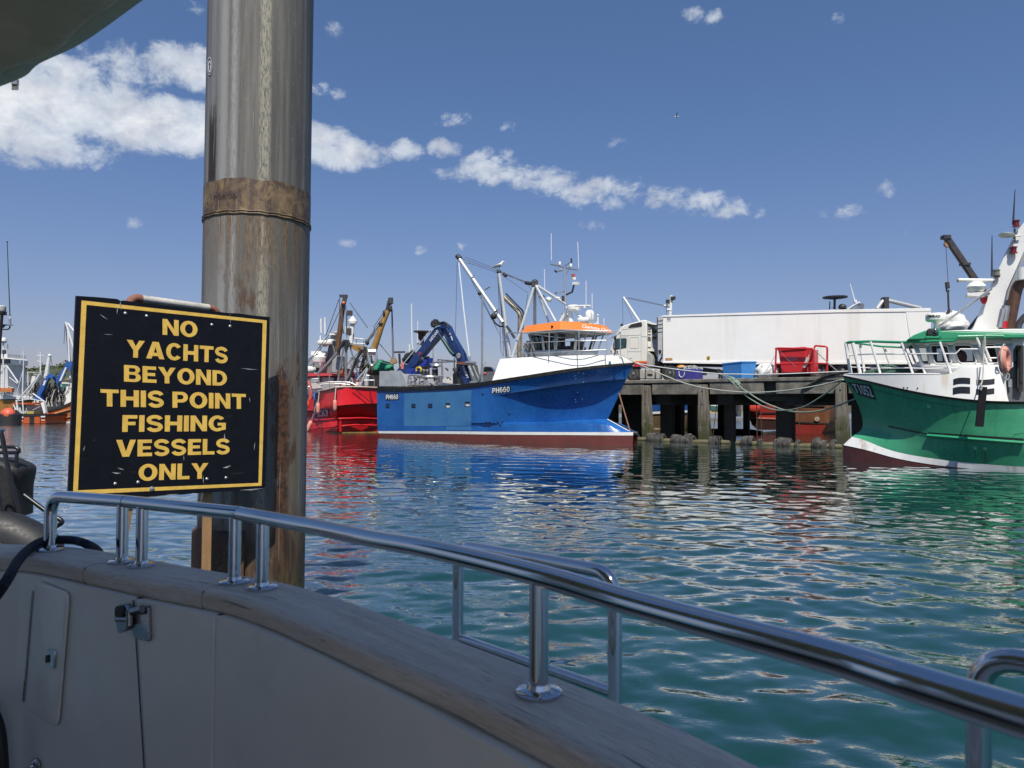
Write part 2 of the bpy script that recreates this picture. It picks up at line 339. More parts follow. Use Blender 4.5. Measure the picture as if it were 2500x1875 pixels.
# ---------------------------------------------------------------- water
def make_water():
    m,h,b,tc,out=newmat('harbour_water'); nt=m.node_tree; gl=h.n('ShaderNodeBsdfGlossy'); df=h.n('ShaderNodeBsdfDiffuse'); fr=h.n('ShaderNodeFresnel'); fr.inputs[0].default_value=1.36; mx=h.n('ShaderNodeMixShader')
    x,y,z=h.sep(tc); dist=h.m('SQRT',h.m('ADD',h.m('MULTIPLY',x,x),h.m('MULTIPLY',y,y)))
    n1=h.noise(h.scale(tc,(1,1.6,1)),7,3,.55,.3); n2=h.noise(h.scale(tc,(1,1.8,1)),1.3,4,.6,.2)
    n3=h.noise(h.scale(tc,(.6,1,1)),.12,3,.5)
    near=h.ss(dist,6,22,1,0); 
    hgt=h.m('ADD',h.m('MULTIPLY',n1,h.m('MULTIPLY',near,.0030)),h.m('MULTIPLY',n2,h.m('MULTIPLY',h.ss(dist,20,70,0,1),.055)))
    bp=h.n('ShaderNodeBump',{'Strength':1.,'Distance':1.,'Height':hgt})
    for k in (gl,df,fr): h.set(k.inputs['Normal'],bp)
    c=h.mix(h.ss(n3,.35,.65),(.0048,.032,.032),(.0078,.047,.045)); h.set(df.inputs['Color'],c); gl.inputs['Color'].default_value=(.96,.98,.97,1)
    h.set(mx.inputs[0],h.m('MULTIPLY',h.m('MINIMUM',fr.outputs[0],.5),1.75,clamp=True)); nt.links.new(df.outputs[0],mx.inputs[1]); nt.links.new(gl.outputs[0],mx.inputs[2]); nt.links.new(mx.outputs[0],out.inputs[0]); nt.nodes.remove(b)
    h.set(gl.inputs['Roughness'],h.ss(dist,15,80,.004,.09))
    A0=math.radians(46); nc=1050
    r=np.concatenate([.7*(80/.7)**(np.arange(1250)/1249.),[95,120,170,260,500,1200,3500]]); nr=len(r)
    a=np.linspace(-A0,A0,nc); X=np.outer(r,np.sin(a)); Y=np.outer(r,np.cos(a)); Z=np.zeros_like(X)
    sp=np.maximum(np.gradient(r),r*2*A0/nc)[:,None]
    g=np.random.default_rng(3); nw=64
    lam=np.exp(g.uniform(math.log(.28),math.log(1.4),nw)); th=g.normal(0,.5,nw)+math.radians(-101); ph=g.uniform(0,6.28,nw)
    gust=.75+.5*np.sin(X*.21+1.3)*np.sin(Y*.17+X*.05+.4)
    for i in range(nw):
        k=2*math.pi/lam[i]; fade=np.clip((lam[i]/sp-3.)/3.,0,1)
        c_=.0112*(1.15 if lam[i]<.8 else .9)*(.75+.8*np.exp(-r/9.))[:,None]
        p=k*(math.cos(th[i])*X+math.sin(th[i])*Y)+ph[i]+.35*np.sin(X*.9+i)+.3*np.sin(Y*.8+i*2.1)
        Z+=c_/k*(np.sin(p)+.25*np.cos(2*p))*fade*(gust if lam[i]<1.2 else 1)
    Z*=np.clip((A0-np.abs(a))/.05,0,1)[None,:]*np.clip((90-r)/20,0,1)[:,None]
    vs=np.stack([X,Y,Z],-1).reshape(-1,3)
    i=np.arange(nr-1)[:,None]*nc+np.arange(nc-1)[None,:]; fs=np.stack([i,i+1,i+1+nc,i+nc],-1).reshape(-1,4)
    # the rest of the harbour basin, to the sides and behind
    rr=[.7,12,90,3500]; aa=np.linspace(A0,2*math.pi-A0,25); o=len(vs)
    ev=np.array([(R*math.sin(t),R*math.cos(t),0) for R in rr for t in aa]); n2_=len(aa)
    ef=np.array([(o+j*n2_+k,o+j*n2_+k+1,o+(j+1)*n2_+k+1,o+(j+1)*n2_+k) for j in range(3) for k in range(n2_-1)])
    vs=np.concatenate([vs,ev]); fs=np.concatenate([fs,ef])
    me=bpy.data.meshes.new('water'); me.vertices.add(len(vs)); me.vertices.foreach_set('co',vs.astype(np.float32).ravel())
    me.loops.add(fs.size); me.loops.foreach_set('vertex_index',fs.astype(np.int32).ravel())
    me.polygons.add(len(fs)); me.polygons.foreach_set('loop_start',np.arange(0,fs.size,4,dtype=np.int32)); me.polygons.foreach_set('use_smooth',np.ones(len(fs),bool))
    me.update(calc_edges=True); me.validate(); me.materials.append(m)
    ob=bpy.data.objects.new('water',me); COL.objects.link(ob); struct(ob)
    mb=MB(); mb.add([(-4000,-4000,-6),(4000,-4000,-6),(4000,4000,-6),(-4000,4000,-6)],[(0,1,2,3)])
    struct(mb.build('seabed',pm('sea_mud',(.05,.05,.04),.9)))
make_water()
# ---------------------------------------------------------------- shared materials
STEEL=pm('polished_steel',(.62,.62,.63),.07,1,.06,6)
GALV=pm('galvanised_steel',(.42,.43,.44),.42,.75,.2,5,grime=((.2,.13,.08),.35,3))
STAIN=pm('brushed_stainless',(.62,.62,.62),.33,.85,.1,5)
WHITE=pm('white_paint',(.80,.79,.76),.38,0,.06,1.5,streak=((.45,.36,.24),.22,2.2))
WHITEGRP=pm('white_gelcoat',(.78,.78,.76),.22,0,.05,2)
BLACK=pm('black_rubber',(.018,.018,.02),.6,0,.3,4)
DARK=pm('dark_steel',(.05,.05,.055),.5,.3,.3,5,grime=((.12,.06,.03),.5,4))
ROPEW=pm('pale_rope',(.42,.44,.40),.85,0,.2,8,bump=.5,bscale=60)
ROPEG=pm('green_white_rope',(.25,.30,.25),.85,0,.25,9,bump=.5,bscale=60)
WIRE=pm('wire_rope',(.10,.10,.11),.6,.3,.2,8)
GLASS=None
def make_glass():
    m,h,b,tc,out=newmat('window_glass'); nt=m.node_tree
    b.inputs['Base Color'].default_value=(.02,.025,.03,1); b.inputs['Roughness'].default_value=.04
    tr=h.n('ShaderNodeBsdfTransparent'); tr.inputs[0].default_value=(.62,.68,.70,1); mx=h.n('ShaderNodeMixShader'); mx.inputs[0].default_value=.32
    nt.links.new(tr.outputs[0],mx.inputs[1]); nt.links.new(b.outputs[0],mx.inputs[2]); nt.links.new(mx.outputs[0],out.inputs[0]); return m
GLASS=make_glass()
# ---------------------------------------------------------------- own yacht in the foreground
ZC=EYE[2]-.42
class VS:
    "vertical surface standing on a plan curve"
    def __init__(s,xy): s.p=np.array(xy)[:,:2]
    def off(s,w):
        t=np.gradient(s.p,axis=0); t/=np.linalg.norm(t,axis=1)[:,None]; n=np.stack([t[:,1],-t[:,0]],1)   # inboard
        return VS(s.p+n*w)
    def hit(s,px,py):
        r=ray(px,py); a=s.p[:-1]; d=s.p[1:]-a; den=r[0]*(-d[:,1])+r[1]*d[:,0]
        t=(a[:,0]*(-d[:,1])+a[:,1]*d[:,0])/den; u=(r[0]*a[:,1]-r[1]*a[:,0])/den
        ok=np.where((u>=-1e-6)&(u<=1+1e-6)&(t>0))[0]
        if len(ok)==0: return None
        i=ok[np.argmin(t[ok])]; p=EYE+r*t[i]; e=d[i]/np.linalg.norm(d[i])
        return p,np.array((e[0],e[1],0)),np.array((e[1],-e[0],0)),i+u[i]
ox=[(-2.9,2.1),(-2.35,2.27)]+[tuple(atZ(a,b,ZC)[:2]) for a,b in ((-60,1320),(22,1326),(134,1330),(240,1340),(486,1384),(740,1430),(1108,1554),(1514,1707),(1853,1859))]+[(.40,.70),(.50,.47),(.60,.12),(.66,-.4),(.70,-1.2)]
OUT=VS(cr([(a,b,0) for a,b in ox],10)); INN=OUT.off(.155); CEN=OUT.off(.075); BUL=OUT.off(.172)
def param(vs,px,py): return vs.hit(px,py)[3]
YO=(-.3,1.2,ZC-.95)
yacht=thing('motor_yacht','white motor yacht side deck with grey teak capping, polished handrail and canvas canopy','yacht',YO)
def teak():
    m,h,b,tc,out=newmat('weathered_teak')
    at=h.n('ShaderNodeAttribute'); at.attribute_name='grain'; u,w,z=h.sep(at.outputs['Vector'])
    v=h.comb(h.m('MULTIPLY',u,2.2),h.m('MULTIPLY',w,46.),h.m('MULTIPLY',z,46.))
    g=h.noise(v,1.,6,.65,.6); f=h.noise(h.comb(h.m('MULTIPLY',u,24.),h.m('MULTIPLY',w,230.),h.m('MULTIPLY',z,230.)),1.,4,.7,.4); big=h.noise(tc,4,3,.5); ck=h.noise(h.comb(h.m('MULTIPLY',u,5.),h.m('MULTIPLY',w,75.),h.m('MULTIPLY',z,75.)),1.,4,.6,.5)
    c=h.mix(h.ss(g,.30,.72),(.62,.515,.415),(.82,.70,.58)); c=h.mix(h.m('MULTIPLY',h.ss(f,.47,.66),.32),c,(.28,.22,.17))
    c=h.mix(h.m('MULTIPLY',h.ss(big,.45,.7),.45),c,(.74,.65,.56)); c=h.mix(h.m('MULTIPLY',h.ss(ck,.64,.70),.8),c,(.10,.075,.055)); h.set(b.inputs['Base Color'],c); b.inputs['Roughness'].default_value=.75
    bp=h.n('ShaderNodeBump',{'Strength':.35,'Distance':.004,'Height':h.m('ADD',g,f)}); h.set(b.inputs['Normal'],bp); return m
TEAK=teak()
def sweep(vs,i0,i1,prof,z0):
    "profile (inboard offset, z) swept along the plan curve between two parameters"
    n=max(6,int((i1-i0)*1.0)); rows=[]; t=np.gradient(vs.p,axis=0); t/=np.linalg.norm(t,axis=1)[:,None]
    for k in range(n+1):
        s_=i0+(i1-i0)*k/n; j=min(int(s_),len(vs.p)-2); f=s_-j; p=vs.p[j]*(1-f)+vs.p[j+1]*f; e=t[j]*(1-f)+t[j+1]*f
        rows.append([np.array((p[0]+e[1]*w,p[1]-e[0]*w,z0+z)) for w,z in prof])
    mb=MB(); mb.loft(rows,True); L=len(prof); m_=len(mb.v); mb.f+= [tuple(range(L)),tuple(range(m_-1,m_-L-1,-1))]; return mb
capprof=[(w,z) for w,z in rrect(0,.155,-.047,0,.017,4)]
j1=param(CEN,277,1380); j2=param(CEN,563,1442); iL=2; iR=len(OUT.p)-3
for a,b in ((iL,j1-.06),(j1+.06,j2-.06),(j2+.06,iR)): 
    ob=sweep(OUT,a,b,capprof,ZC).build('teak_capping',TEAK,yacht); L=len(capprof); nv=len(ob.data.vertices); co=np.array([v.co for v in ob.data.vertices]).reshape(-1,L,3)
    s_=np.concatenate([[0],np.cumsum(np.linalg.norm(np.diff(co[:,0],axis=0),axis=1))])+a*.7; G=np.zeros_like(co); G[:,:,0]=s_[:,None]; G[:,:,1]=np.array([p[0] for p in capprof])[None]; G[:,:,2]=np.array([p[1] for p in capprof])[None]
    at=ob.data.attributes.new('grain','FLOAT_VECTOR','POINT'); at.data.foreach_set('vector',G.ravel().astype(np.float32))
mb=MB()
for j in (j1,j2):
    sweep(OUT,j-.05,j+.05,[(.004,-.043),(.004,-.004),(.151,-.004),(.151,-.043)],ZC).build('capping_seam',BLACK,yacht)
GEL=pm('bulwark_gelcoat',(.94,.88,.78),.20,0,.05,1.6,grime=((.6,.6,.57),.18,2.5))
g1=param(BUL,*q1('R8',749,700)); g2=param(BUL,*q1('R8',1195,900)); lo=-.92
bp_=[(0,-.045),(.028,-.045),(.028,lo),(0,lo)]; bp2=[(-.004,-.045),(.028,-.045),(.028,lo),(-.004,lo)]
sweep(OUT,iL,g1-.07,[(w+.14,z) for w,z in bp_],ZC).build('bulwark',GEL,yacht)
sweep(OUT,g1-.2,g1+.2,[(w+.15,z) for w,z in [(0,-.045),(.012,-.045),(.012,lo),(0,lo)]],ZC).build('gate_gasket',BLACK,yacht)
sweep(OUT,g2-.2,g2+.2,[(w+.15,z) for w,z in [(0,-.045),(.012,-.045),(.012,lo),(0,lo)]],ZC).build('gate_gasket',BLACK,yacht)
gate=sweep(OUT,g1+.07,g2-.04,[(w+.145,z) for w,z in bp2],ZC).build('bulwark_gate',GEL,yacht)
sweep(OUT,g2+.04,iR,[(w+.14,z) for w,z in bp_],ZC).build('bulwark',GEL,yacht)
sweep(OUT,iL,iR,[(.012,-.048),(.10,-.048),(.10,-1.45),(.16,-1.6),(.10,-1.62),(-.03,-.6)],ZC).build('hull_side',WHITEGRP,yacht)
def bpt(px,py,off=0):
    p,e,n,i=BUL.hit(px,py); return p+n*off
def plate(name,mat,corners,r,depth,parent,bevel=0,base=0):
    "rounded plate traced on the bulwark: corners tl,tr,br,bl in pixels, r as a fraction"
    tl,tr,br,bl=[np.array(c) for c in corners]; o=[]
    for u,v in rrect(0,1,0,1,r,4): p=(bl*(1-u)+br*u)*(1-v)+(tl*(1-u)+tr*u)*v; o.append(p)
    a=[bpt(*p,base) for p in o]; b=[bpt(*p,base+depth) for p in o]; c_=sum(o)/len(o); b2=[bpt(*(p+(c_-p)*.03),base+depth+.0012) for p in o]
    mb=MB(); mb.loft([a,b,b2],True); n=len(o); mb.f.append(tuple(range(2*n,3*n))); return mb.build(name,mat,parent,bevel=bevel)
mb=MB(); sp=[(329+28*t,1464+438*t) for t in np.linspace(0,1,14)]; mb.loft([[bpt(x-1.6,y,.0035) for x,y in sp],[bpt(x+1.6,y,.0035) for x,y in sp]]); mb.build('gate_seam',BLACK,yacht)
door=plate('locker_door',GEL,q('R8',215,612,392,682,330,1432,152,1312),.1,.007,yacht)
mb=MB(); hp=[bpt(*p,.006) for p in q('R8',196,668,146,1282)]; mb.tube(hp,.0035,6); mb.build('hinge',STEEL,yacht)
plate('flush_catch',STEEL,q('R8',290,985,340,995,334,1100,286,1085),.2,.006,yacht,base=.008)
plate('catch_slot',BLACK,q('R8',296,1018,309,1020,307,1062,294,1058),.2,.003,yacht,base=.0148)
LST=pm('latch_steel',(.30,.30,.31),.26,.9,.2,30)
lat=plate('gate_latch',LST,q('R8',752,775,850,745,856,950,765,925),.12,.007,yacht,base=.002)
plate('latch_hook',LST,q('R8',686,740,742,740,748,880,690,905),.3,.012,yacht,base=.002)
mb=MB(); mb.tube([bpt(*p,.022) for p in q('R8',700,815,770,815)],.006,10); mb.tube([bpt(*p,.020) for p in q('R8',768,770,768,850)],.008,10); mb.tube([bpt(*p,.018) for p in q('R8',780,775,835,760)],.009,10); mb.build('latch_pin',LST,yacht)
plate('latch_lever',BLACK,q('R8',693,742,738,742,738,800,690,808),.3,.006,yacht,base=.0155)
plate('latch_tongue',LST,q('R8',690,808,760,822,756,870,712,898),.2,.006,yacht,base=.0155)
p,e,n_,i_=BUL.hit(*q1('R8',205,1640)); mb=MB(); mb.lathe(p+n_*.001,n_,[(.017,0),(.017,.004),(.012,.008),(.010,.003)],18); mb.build('deck_fitting',STEEL,yacht)
# handrail in three lengths, its stanchions and flanges
rl=[(150,1212),(308,1224),(440,1238),(585,1253),(740,1281),(904,1314),(1050,1340),(1310,1403),(1560,1477),(2000,1596),(2238,1670),(2500,1752)]
RP=[CEN.hit(*p)[0] for p in rl]; e_=unit(RP[-1]-RP[-2]); RP.append(RP[-1]+e_*.35); RP.append(RP[-1]+np.array((.1,-.4,0)))
c0=CEN.hit(122,1331)[0]; base0=np.array((c0[0],c0[1],ZC))
def upto(px): return [p for p,a in zip(RP,rl) if a[0]<px-4]
S1p=[base0,base0+np.array((0,0,RP[0][2]-ZC))]+RP[:2]; S1p[1]=S1p[1]+(S1p[1]-RP[1])*0
def railtube(name,pts,r=.0165): 
    mb=MB(); mb.tube(pts,r,20); return mb.build(name,STEEL,yacht)
railtube('handrail',rounded([S1p[0],S1p[1],RP[1]],.055,10))
railtube('handrail',cr([RP[1]+unit(RP[2]-RP[1])*.004]+RP[2:4],8))
railtube('handrail',cr([RP[3]+unit(RP[4]-RP[3])*.004]+RP[4:],10))
for k in (1,3):
    d_=unit(RP[k+1]-RP[k]); mb=MB(); mb.tube([RP[k]-d_*.010,RP[k]+d_*.010],.0150,20); mb.build('rail_joint',DARK,yacht)
def flange(px,mb):
    c=CEN.hit(px,1400)[0]; b=np.array((c[0],c[1],ZC)); mb.lathe(b,(0,0,1),[(.034,0),(.034,.005),(.030,.0075),(.018,.009),(.016,.016)],24); return b
mb=MB(); flange(122,mb); mb.build('stanchion_flange',STEEL,yacht)
for px in (297,345,572,640,1316):
    mb=MB(); c=CEN.hit(px,1400)[0]; b=np.array((c[0],c[1],ZC)); zt=None
    j=min(range(len(RP)-1),key=lambda k:abs(sum(np.array(RP[k][:2])+RP[k+1][:2]-2*b[:2])**2)+sum((np.array(RP[k][:2])+RP[k+1][:2]-2*b[:2])**2))
    d=RP[j+1]-RP[j]; t=((b-RP[j])[:2]@d[:2])/(d[:2]@d[:2]); zt=RP[j][2]+d[2]*t
    mb.tube([b,(b[0],b[1],zt-.006)],.0145,18); st=mb.build('stanchion',STEEL,yacht)
    mb=MB(); flange(px,mb)
    mb.build('flange',STEEL,st)
    mb=MB(); tv=unit(np.array((d[0],d[1],0))); 
    for s_ in (-1,1): mb.ball(b+tv*.025*s_+np.array((0,0,.0075)),(.004,.004,.003),8,5)
    mb.build('flange_screws',STEEL,st)
# steel hoops standing outside the hull
def hoop(pts,r,low=None):
    mb=MB(); mb.tube(rounded(pts,.05,8),r,16); h_=mb.build('boarding_hoop',STEEL,yacht)
    if low: mb=MB(); mb.tube(low,r*.8,12); mb.build('crossbar',STEEL,h_)
aL=atY(1119,1330,1.66); aR=atY(1501,1385,1.27); 
def dn(p,z): return np.array((p[0],p[1],EYE[2]-z))
iA,iB=dn(aL,.9)+np.array((-.18,-.19,0)),dn(aR,.95)+np.array((-.18,-.19,0))
hoop([iA,dn(aL,.85),dn(aL,.314),dn(aR,.288),dn(aR,.9),iB],.0125,[atY(1122,1558,1.66),atY(1497,1690,1.27)])
bL=atY(2387,1700,.80); bR=np.array((.74,.42,0))
hoop([dn(bL,.9)+np.array((-.15,-.15,0)),dn(bL,.85),dn(bL,.262),dn(bR,.25),dn(bR,.9),dn(bR,.9)+np.array((-.15,-.1,0))],.0125)
# deck, cabin side and canopy of the yacht: they shade everything aboard
DECK=pm('deck_teak',(.36,.29,.21),.7,0,.25,6); 
inn=OUT.off(.15).p[iL:iR]; far=OUT.off(2.0).p[iL:iR]
mb=MB(); mb.loft([[(a[0],a[1],ZC-.93) for a in inn],[(a[0],a[1],ZC-.93) for a in far]]); mb.build('deck',DECK,yacht)
CAB=pm('cabin_side_paint',(.82,.80,.76),.3,0,.06,2)
mb=MB(); c2=[p for p in OUT.off(1.6).p[iL:iR]]; mb.loft([[(a[0],a[1],ZC-.92) for a in c2],[(a[0],a[1],ZC+1.15) for a in c2]]); mb.build('cabin_side',CAB,yacht,solid=.04)
CANV=pm('canopy_canvas',(.74,.64,.51),.9,0,.25,2.2,grime=((.52,.46,.37),.4,3),bump=.25,bscale=90)
CANVB=pm('canopy_edge_canvas',(.86,.80,.68),.8,0,.18,3,bump=.15,bscale=120)
zc=EYE[2]+.70
ce=[(-3.0,2.0),(-2.4,1.95),(-1.75,1.80),(-1.30,1.68)]+[tuple(atZ(a,b,zc)[:2]) for a,b in ((42,192),(97,152),(198,103),(344,0))]+[(-.40,1.06),(-.08,.78),(.2,.48),(.42,.15),(.6,-.4),(.7,-1.4)]
EDG=VS(cr([(a,b,0) for a,b in ce],8)); E1=EDG.off(.075); E2=EDG.off(.3); E3=EDG.off(1.2); E4=EDG.off(2.4)
R_=lambda vs,z:[(a[0],a[1],z) for a in vs.p]
mb=MB(); mb.loft([R_(EDG,zc),R_(E1,zc+.008)]); can=mb.build('canopy_edge_band',CANVB,yacht,solid=.006)
mb=MB(); mb.loft([R_(EDG.off(.072),zc+.012),R_(E2,zc+.06),R_(E3,zc+.16),R_(E4,zc+.10)]); can=mb.build('canopy',CANV,yacht,solid=.012)
# rolled side curtain hanging under the canopy
k0=int(EDG.hit(20,200)[3]); pr=[]; tt=np.linspace(0,2*math.pi,15)[:-1]
EE=EDG.off(.135).p; rows=[]; a0=int(k0)-1
for n_,i in enumerate(range(a0,len(EE)-6)):
    e=unit(np.append(EE[i+1]-EE[i-1],0)); nn=np.array((e[1],-e[0],0)); w=.078+.006*math.sin(i*.9); hgt=(.05+.006*math.sin(i*.55+1))*(1 if n_>2 else .55+.15*n_)
    rows.append([np.array((EE[i][0],EE[i][1],zc-.028))+nn*math.cos(t)*w+np.array((0,0,hgt*math.sin(t)+.012*math.cos(2*t+i*.4))) for t in tt])
mb=MB(); mb.loft(rows,True); mb.f.append(tuple(range(len(tt)))); mb.build('rolled_curtain',CANV,yacht,subd=1)
mb=MB(); zp=atY(37,196,1.60); mb.box(zp+np.array((0,0,-.004)),(.012,.008,.012)); zz=atY(37,207,1.60); mb.box(zz,(.013,.003,.022)); mb.build('zip_pull',GALV,yacht)
# navy mooring line led over the capping
NAVY=pm('navy_rope',(.012,.016,.035),.9,0,.3,9,bump=.8,bscale=150)
rp=[atZ(-60,1520,ZC-.12),atZ(8,1430,ZC+.00),atZ(45,1368,ZC+.014),atZ(78,1335,ZC+.013),atZ(106,1321,ZC+.013),atZ(150,1318,ZC+.013),atZ(185,1320,ZC+.012),atZ(215,1330,ZC+.005),atZ(240,1345,ZC-.06),atZ(248,1360,ZC-.3)]
mb=MB(); mb.tube(cr(rp,6),.0125,10); tag(mb.build('mooring_rope',NAVY,loc=rp[3]),'thick navy rope led over the teak capping round the rail end','rope')
lp=[bpt(-30,1690,.03),bpt(4,1712,.035),bpt(30,1760,.04),bpt(40,1820,.04),bpt(44,1890,.04),bpt(40,1990,.04)]
mb=MB(); mb.tube(cr(lp,6),.014,10); tag(mb.build('hose',BLACK,loc=lp[2]),'black hose hanging in a loop below the locker door','hose')
# ---------------------------------------------------------------- guide pile
PC=np.array(((622-1250)/F*5.75,5.75,0)); PR=.397
def pile_mat():
    m,h,b,tc,out=newmat('pile_paint'); x,y,z=h.sep(tc)
    # seen from the yacht the pile face is -y; u runs round it
    u=h.m('SUBTRACT',h.m('ARCTAN2',x,h.m('MULTIPLY',y,-1.)),.335)
    v=h.comb(h.m('MULTIPLY',u,2.2),h.m('MULTIPLY',z,.22),0.); st=h.noise(v,4,6,.65,.2); fine=h.noise(h.comb(h.m('MULTIPLY',u,5.),h.m('MULTIPLY',z,1.6),0.),9,6,.7,.5); broad=h.noise(h.comb(u,h.m('MULTIPLY',z,.5),0.),1.6,3,.5)
    spot=h.noise(h.comb(h.m('MULTIPLY',u,3.),h.m('MULTIPLY',z,1.2),0.),14,4,.7,.3)
    c=h.mix(h.ss(st,.3,.7),(.088,.084,.077),(.170,.163,.150)); c=h.mix(h.m('MULTIPLY',h.ss(broad,.45,.75),.5),c,(.075,.073,.07))
    uw=h.m('ADD',u,h.m('MULTIPLY',h.m('SUBTRACT',fine,.5),.10))
    def band(c,a,b_,edge,col,amt,extra=None):
        f=h.m('MULTIPLY',h.m('MULTIPLY',h.ss(uw,a-edge,a+edge),h.ss(uw,b_-edge,b_+edge,1,0)),amt)
        if extra is not None: f=h.m('MULTIPLY',f,extra)
        return h.mix(f,c,col)

    c=band(c,-1.20,-.62,.10,(.235,.235,.235),.65,h.ss(st,.3,.6,.5,1)); c=band(c,-.74,-.58,.05,(.30,.30,.295),.7)
    c=band(c,-.50,-.38,.05,(.33,.33,.33),.8,h.ss(fine,.35,.6,.35,1))
    low=h.ss(z,.9,1.4); 
    c=band(c,.02,.20,.05,(.36,.34,.26),.9,h.ss(spot,.40,.56)); c=band(c,.04,.15,.04,(.12,.11,.10),.8,h.ss(spot,.60,.66))
    c=band(c,-1.10,-.84,.04,(.028,.02,.017),1.,h.m('MULTIPLY',h.ss(z,3.54,3.62),h.ss(h.m('ADD',z,h.m('MULTIPLY',fine,.5)),4.25,4.5,1,0)))
    c=band(c,.95,1.01,.03,(.30,.29,.26),.5,h.ss(fine,.42,.55))
    # rust: specks everywhere, a broad run low down and the wet zone by the water
    c=h.mix(h.m('MULTIPLY',h.ss(spot,.70,.76),.8),c,(.05,.035,.03))
    rn=h.noise(h.comb(h.m('MULTIPLY',u,2.),h.m('MULTIPLY',z,.8),0.),3.2,7,.68,.4)
    run=h.m('MULTIPLY',h.m('MULTIPLY',h.ss(uw,.33,.40),h.ss(uw,.60,.78,1,0)),h.ss(h.m('ADD',z,h.m('MULTIPLY',rn,.9)),2.55,2.75,1,0))
    rcol=h.mix(h.ss(h.noise(tc,16,6,.7),.38,.6),(.022,.011,.008),(.11,.05,.024))
    c=h.mix(h.m('MULTIPLY',run,h.ss(rn,.33,.41)),c,rcol)
    tan=h.m('MULTIPLY',h.m('MULTIPLY',h.ss(uw,.6,.75),h.ss(uw,.92,1.05,1,0)),h.ss(h.m('ADD',z,h.m('MULTIPLY',st,.8)),2.6,2.9,1,0))
    c=h.mix(h.m('MULTIPLY',tan,.35),c,(.22,.16,.09))
    patch=h.m('MULTIPLY',h.ss(h.noise(h.comb(u,h.m('MULTIPLY',z,.7),3.),2.6,6,.7),.56,.62),h.ss(z,3.2,2.6))
    c=h.mix(h.m('MULTIPLY',patch,.9),c,(.075,.04,.024))
    wet=h.ss(h.m('ADD',z,h.m('MULTIPLY',rn,.5)),1.05,1.6,1,0); c=h.mix(h.m('MULTIPLY',wet,.92),c,h.mix(h.ss(rn,.4,.6),(.030,.018,.013),(.10,.055,.03)))
    alg=h.m('MULTIPLY',h.ss(h.noise(tc,7,5,.65),.42,.55),h.ss(h.m('ADD',z,h.m('MULTIPLY',rn,.3)),.62,.98,1,0)); c=h.mix(h.m('MULTIPLY',alg,.9),c,(.075,.085,.02))
    bsp=h.noise(tc,34,4,.7); c=h.mix(h.m('MULTIPLY',h.ss(bsp,.62,.70),.5),c,(.26,.25,.23)); c=h.mix(h.m('MULTIPLY',h.ss(bsp,.36,.30),.5),c,(.05,.045,.04))
    sc_=h.noise(h.comb(h.m('MULTIPLY',u,26.),h.m('MULTIPLY',z,1.1),5.),1.,3,.55,.6); c=h.mix(h.m('MULTIPLY',h.ss(sc_,.66,.72),.55),c,(.33,.32,.30)); c=h.mix(h.m('MULTIPLY',h.ss(sc_,.33,.28),.6),c,(.045,.04,.036))
    # rust bleeding down from the weld
    wd=h.m('MULTIPLY',h.ss(z,2.5,3.3),h.ss(z,3.35,3.37,1,0)); c=h.mix(h.m('MULTIPLY',wd,h.ss(st,.38,.60)),c,h.mix(h.ss(fine,.35,.65),(.07,.045,.03),(.20,.14,.08)))
    h.set(b.inputs['Base Color'],c); h.set(b.inputs['Roughness'],h.ss(spot,.35,.65,.48,.66)); b.inputs['Specular IOR Level'].default_value=.35
    bp=h.n('ShaderNodeBump',{'Strength':.35,'Distance':.012,'Height':h.m('ADD',h.m('MULTIPLY',rn,wet),h.m('ADD',h.m('MULTIPLY',fine,.25),h.m('MULTIPLY',run,rn)))}); h.set(b.inputs['Normal'],bp)
    return m
def rustband():
    m,h,b,tc,out=newmat('rusted_band'); x,y,z=h.sep(tc); u=h.m('ARCTAN2',x,h.m('MULTIPLY',y,-1.))
    a=h.noise(h.comb(h.m('MULTIPLY',u,2.),h.m('MULTIPLY',z,1.4),0.),3,7,.7,.4); s_=h.noise(h.comb(h.m('MULTIPLY',u,4.),h.m('MULTIPLY',z,.5),0.),4,5,.65)
    c=h.mix(h.ss(a,.36,.62),(.060,.038,.030),(.17,.115,.06)); bl=h.noise(tc,9,7,.7,.5); c=h.mix(h.m('MULTIPLY',h.ss(bl,.5,.62),.7),c,(.26,.18,.085)); c=h.mix(h.m('MULTIPLY',h.ss(bl,.47,.38),.85),c,(.05,.028,.024)); c=h.mix(h.m('MULTIPLY',h.ss(s_,.55,.68),.4),c,(.27,.22,.14))
    h.set(b.inputs['Base Color'],c); b.inputs['Roughness'].default_value=.6
    bp=h.n('ShaderNodeBump',{'Strength':.4,'Distance':.01,'Height':a}); h.set(b.inputs['Normal'],bp); return m
PILE=pile_mat(); RUSTB=rustband()
pile=thing('mooring_pile','tall grey steel guide pile with rusty weld band, behind the black warning sign','pile',PC)
def ring(r,z): return [PC+np.array((r*math.cos(t)+.004*(z-2)*1.0,r*math.sin(t),z)) for t in np.linspace(0,2*math.pi,65)[:-1]]
mb=MB(); mb.loft([ring(PR,z) for z in (-5,-2,0,1,2,3.37)]+[ring(PR,z) for z in (3.41,5,8)],True); mb.f.append(tuple(range(len(mb.v)-64,len(mb.v)))); mb.build('shaft',PILE,pile)
rows=[]
for zt in (3.372,3.60):
    rows.append([p+np.array((0,0,(.006*math.sin(7*i/10)+.004*math.sin(i*1.3)) if zt>3.5 else 0)) for i,p in enumerate(ring(PR+.0022,zt))])
mb=MB(); mb.loft(rows,True); mb.build('rust_band',RUSTB,pile)
mb=MB()
for dz in (0,.018):
    mb.tube([p+np.array((0,0,.003*math.sin(i*2.1))) for i,p in enumerate(ring(PR+.002,3.345+dz))],.008,8,closed=True)
mb.build('weld_bead',RUSTB,pile)
pk=Skin(MB().loft([ring(PR+.003,z) for z in (2,3,4,5,6)],True))
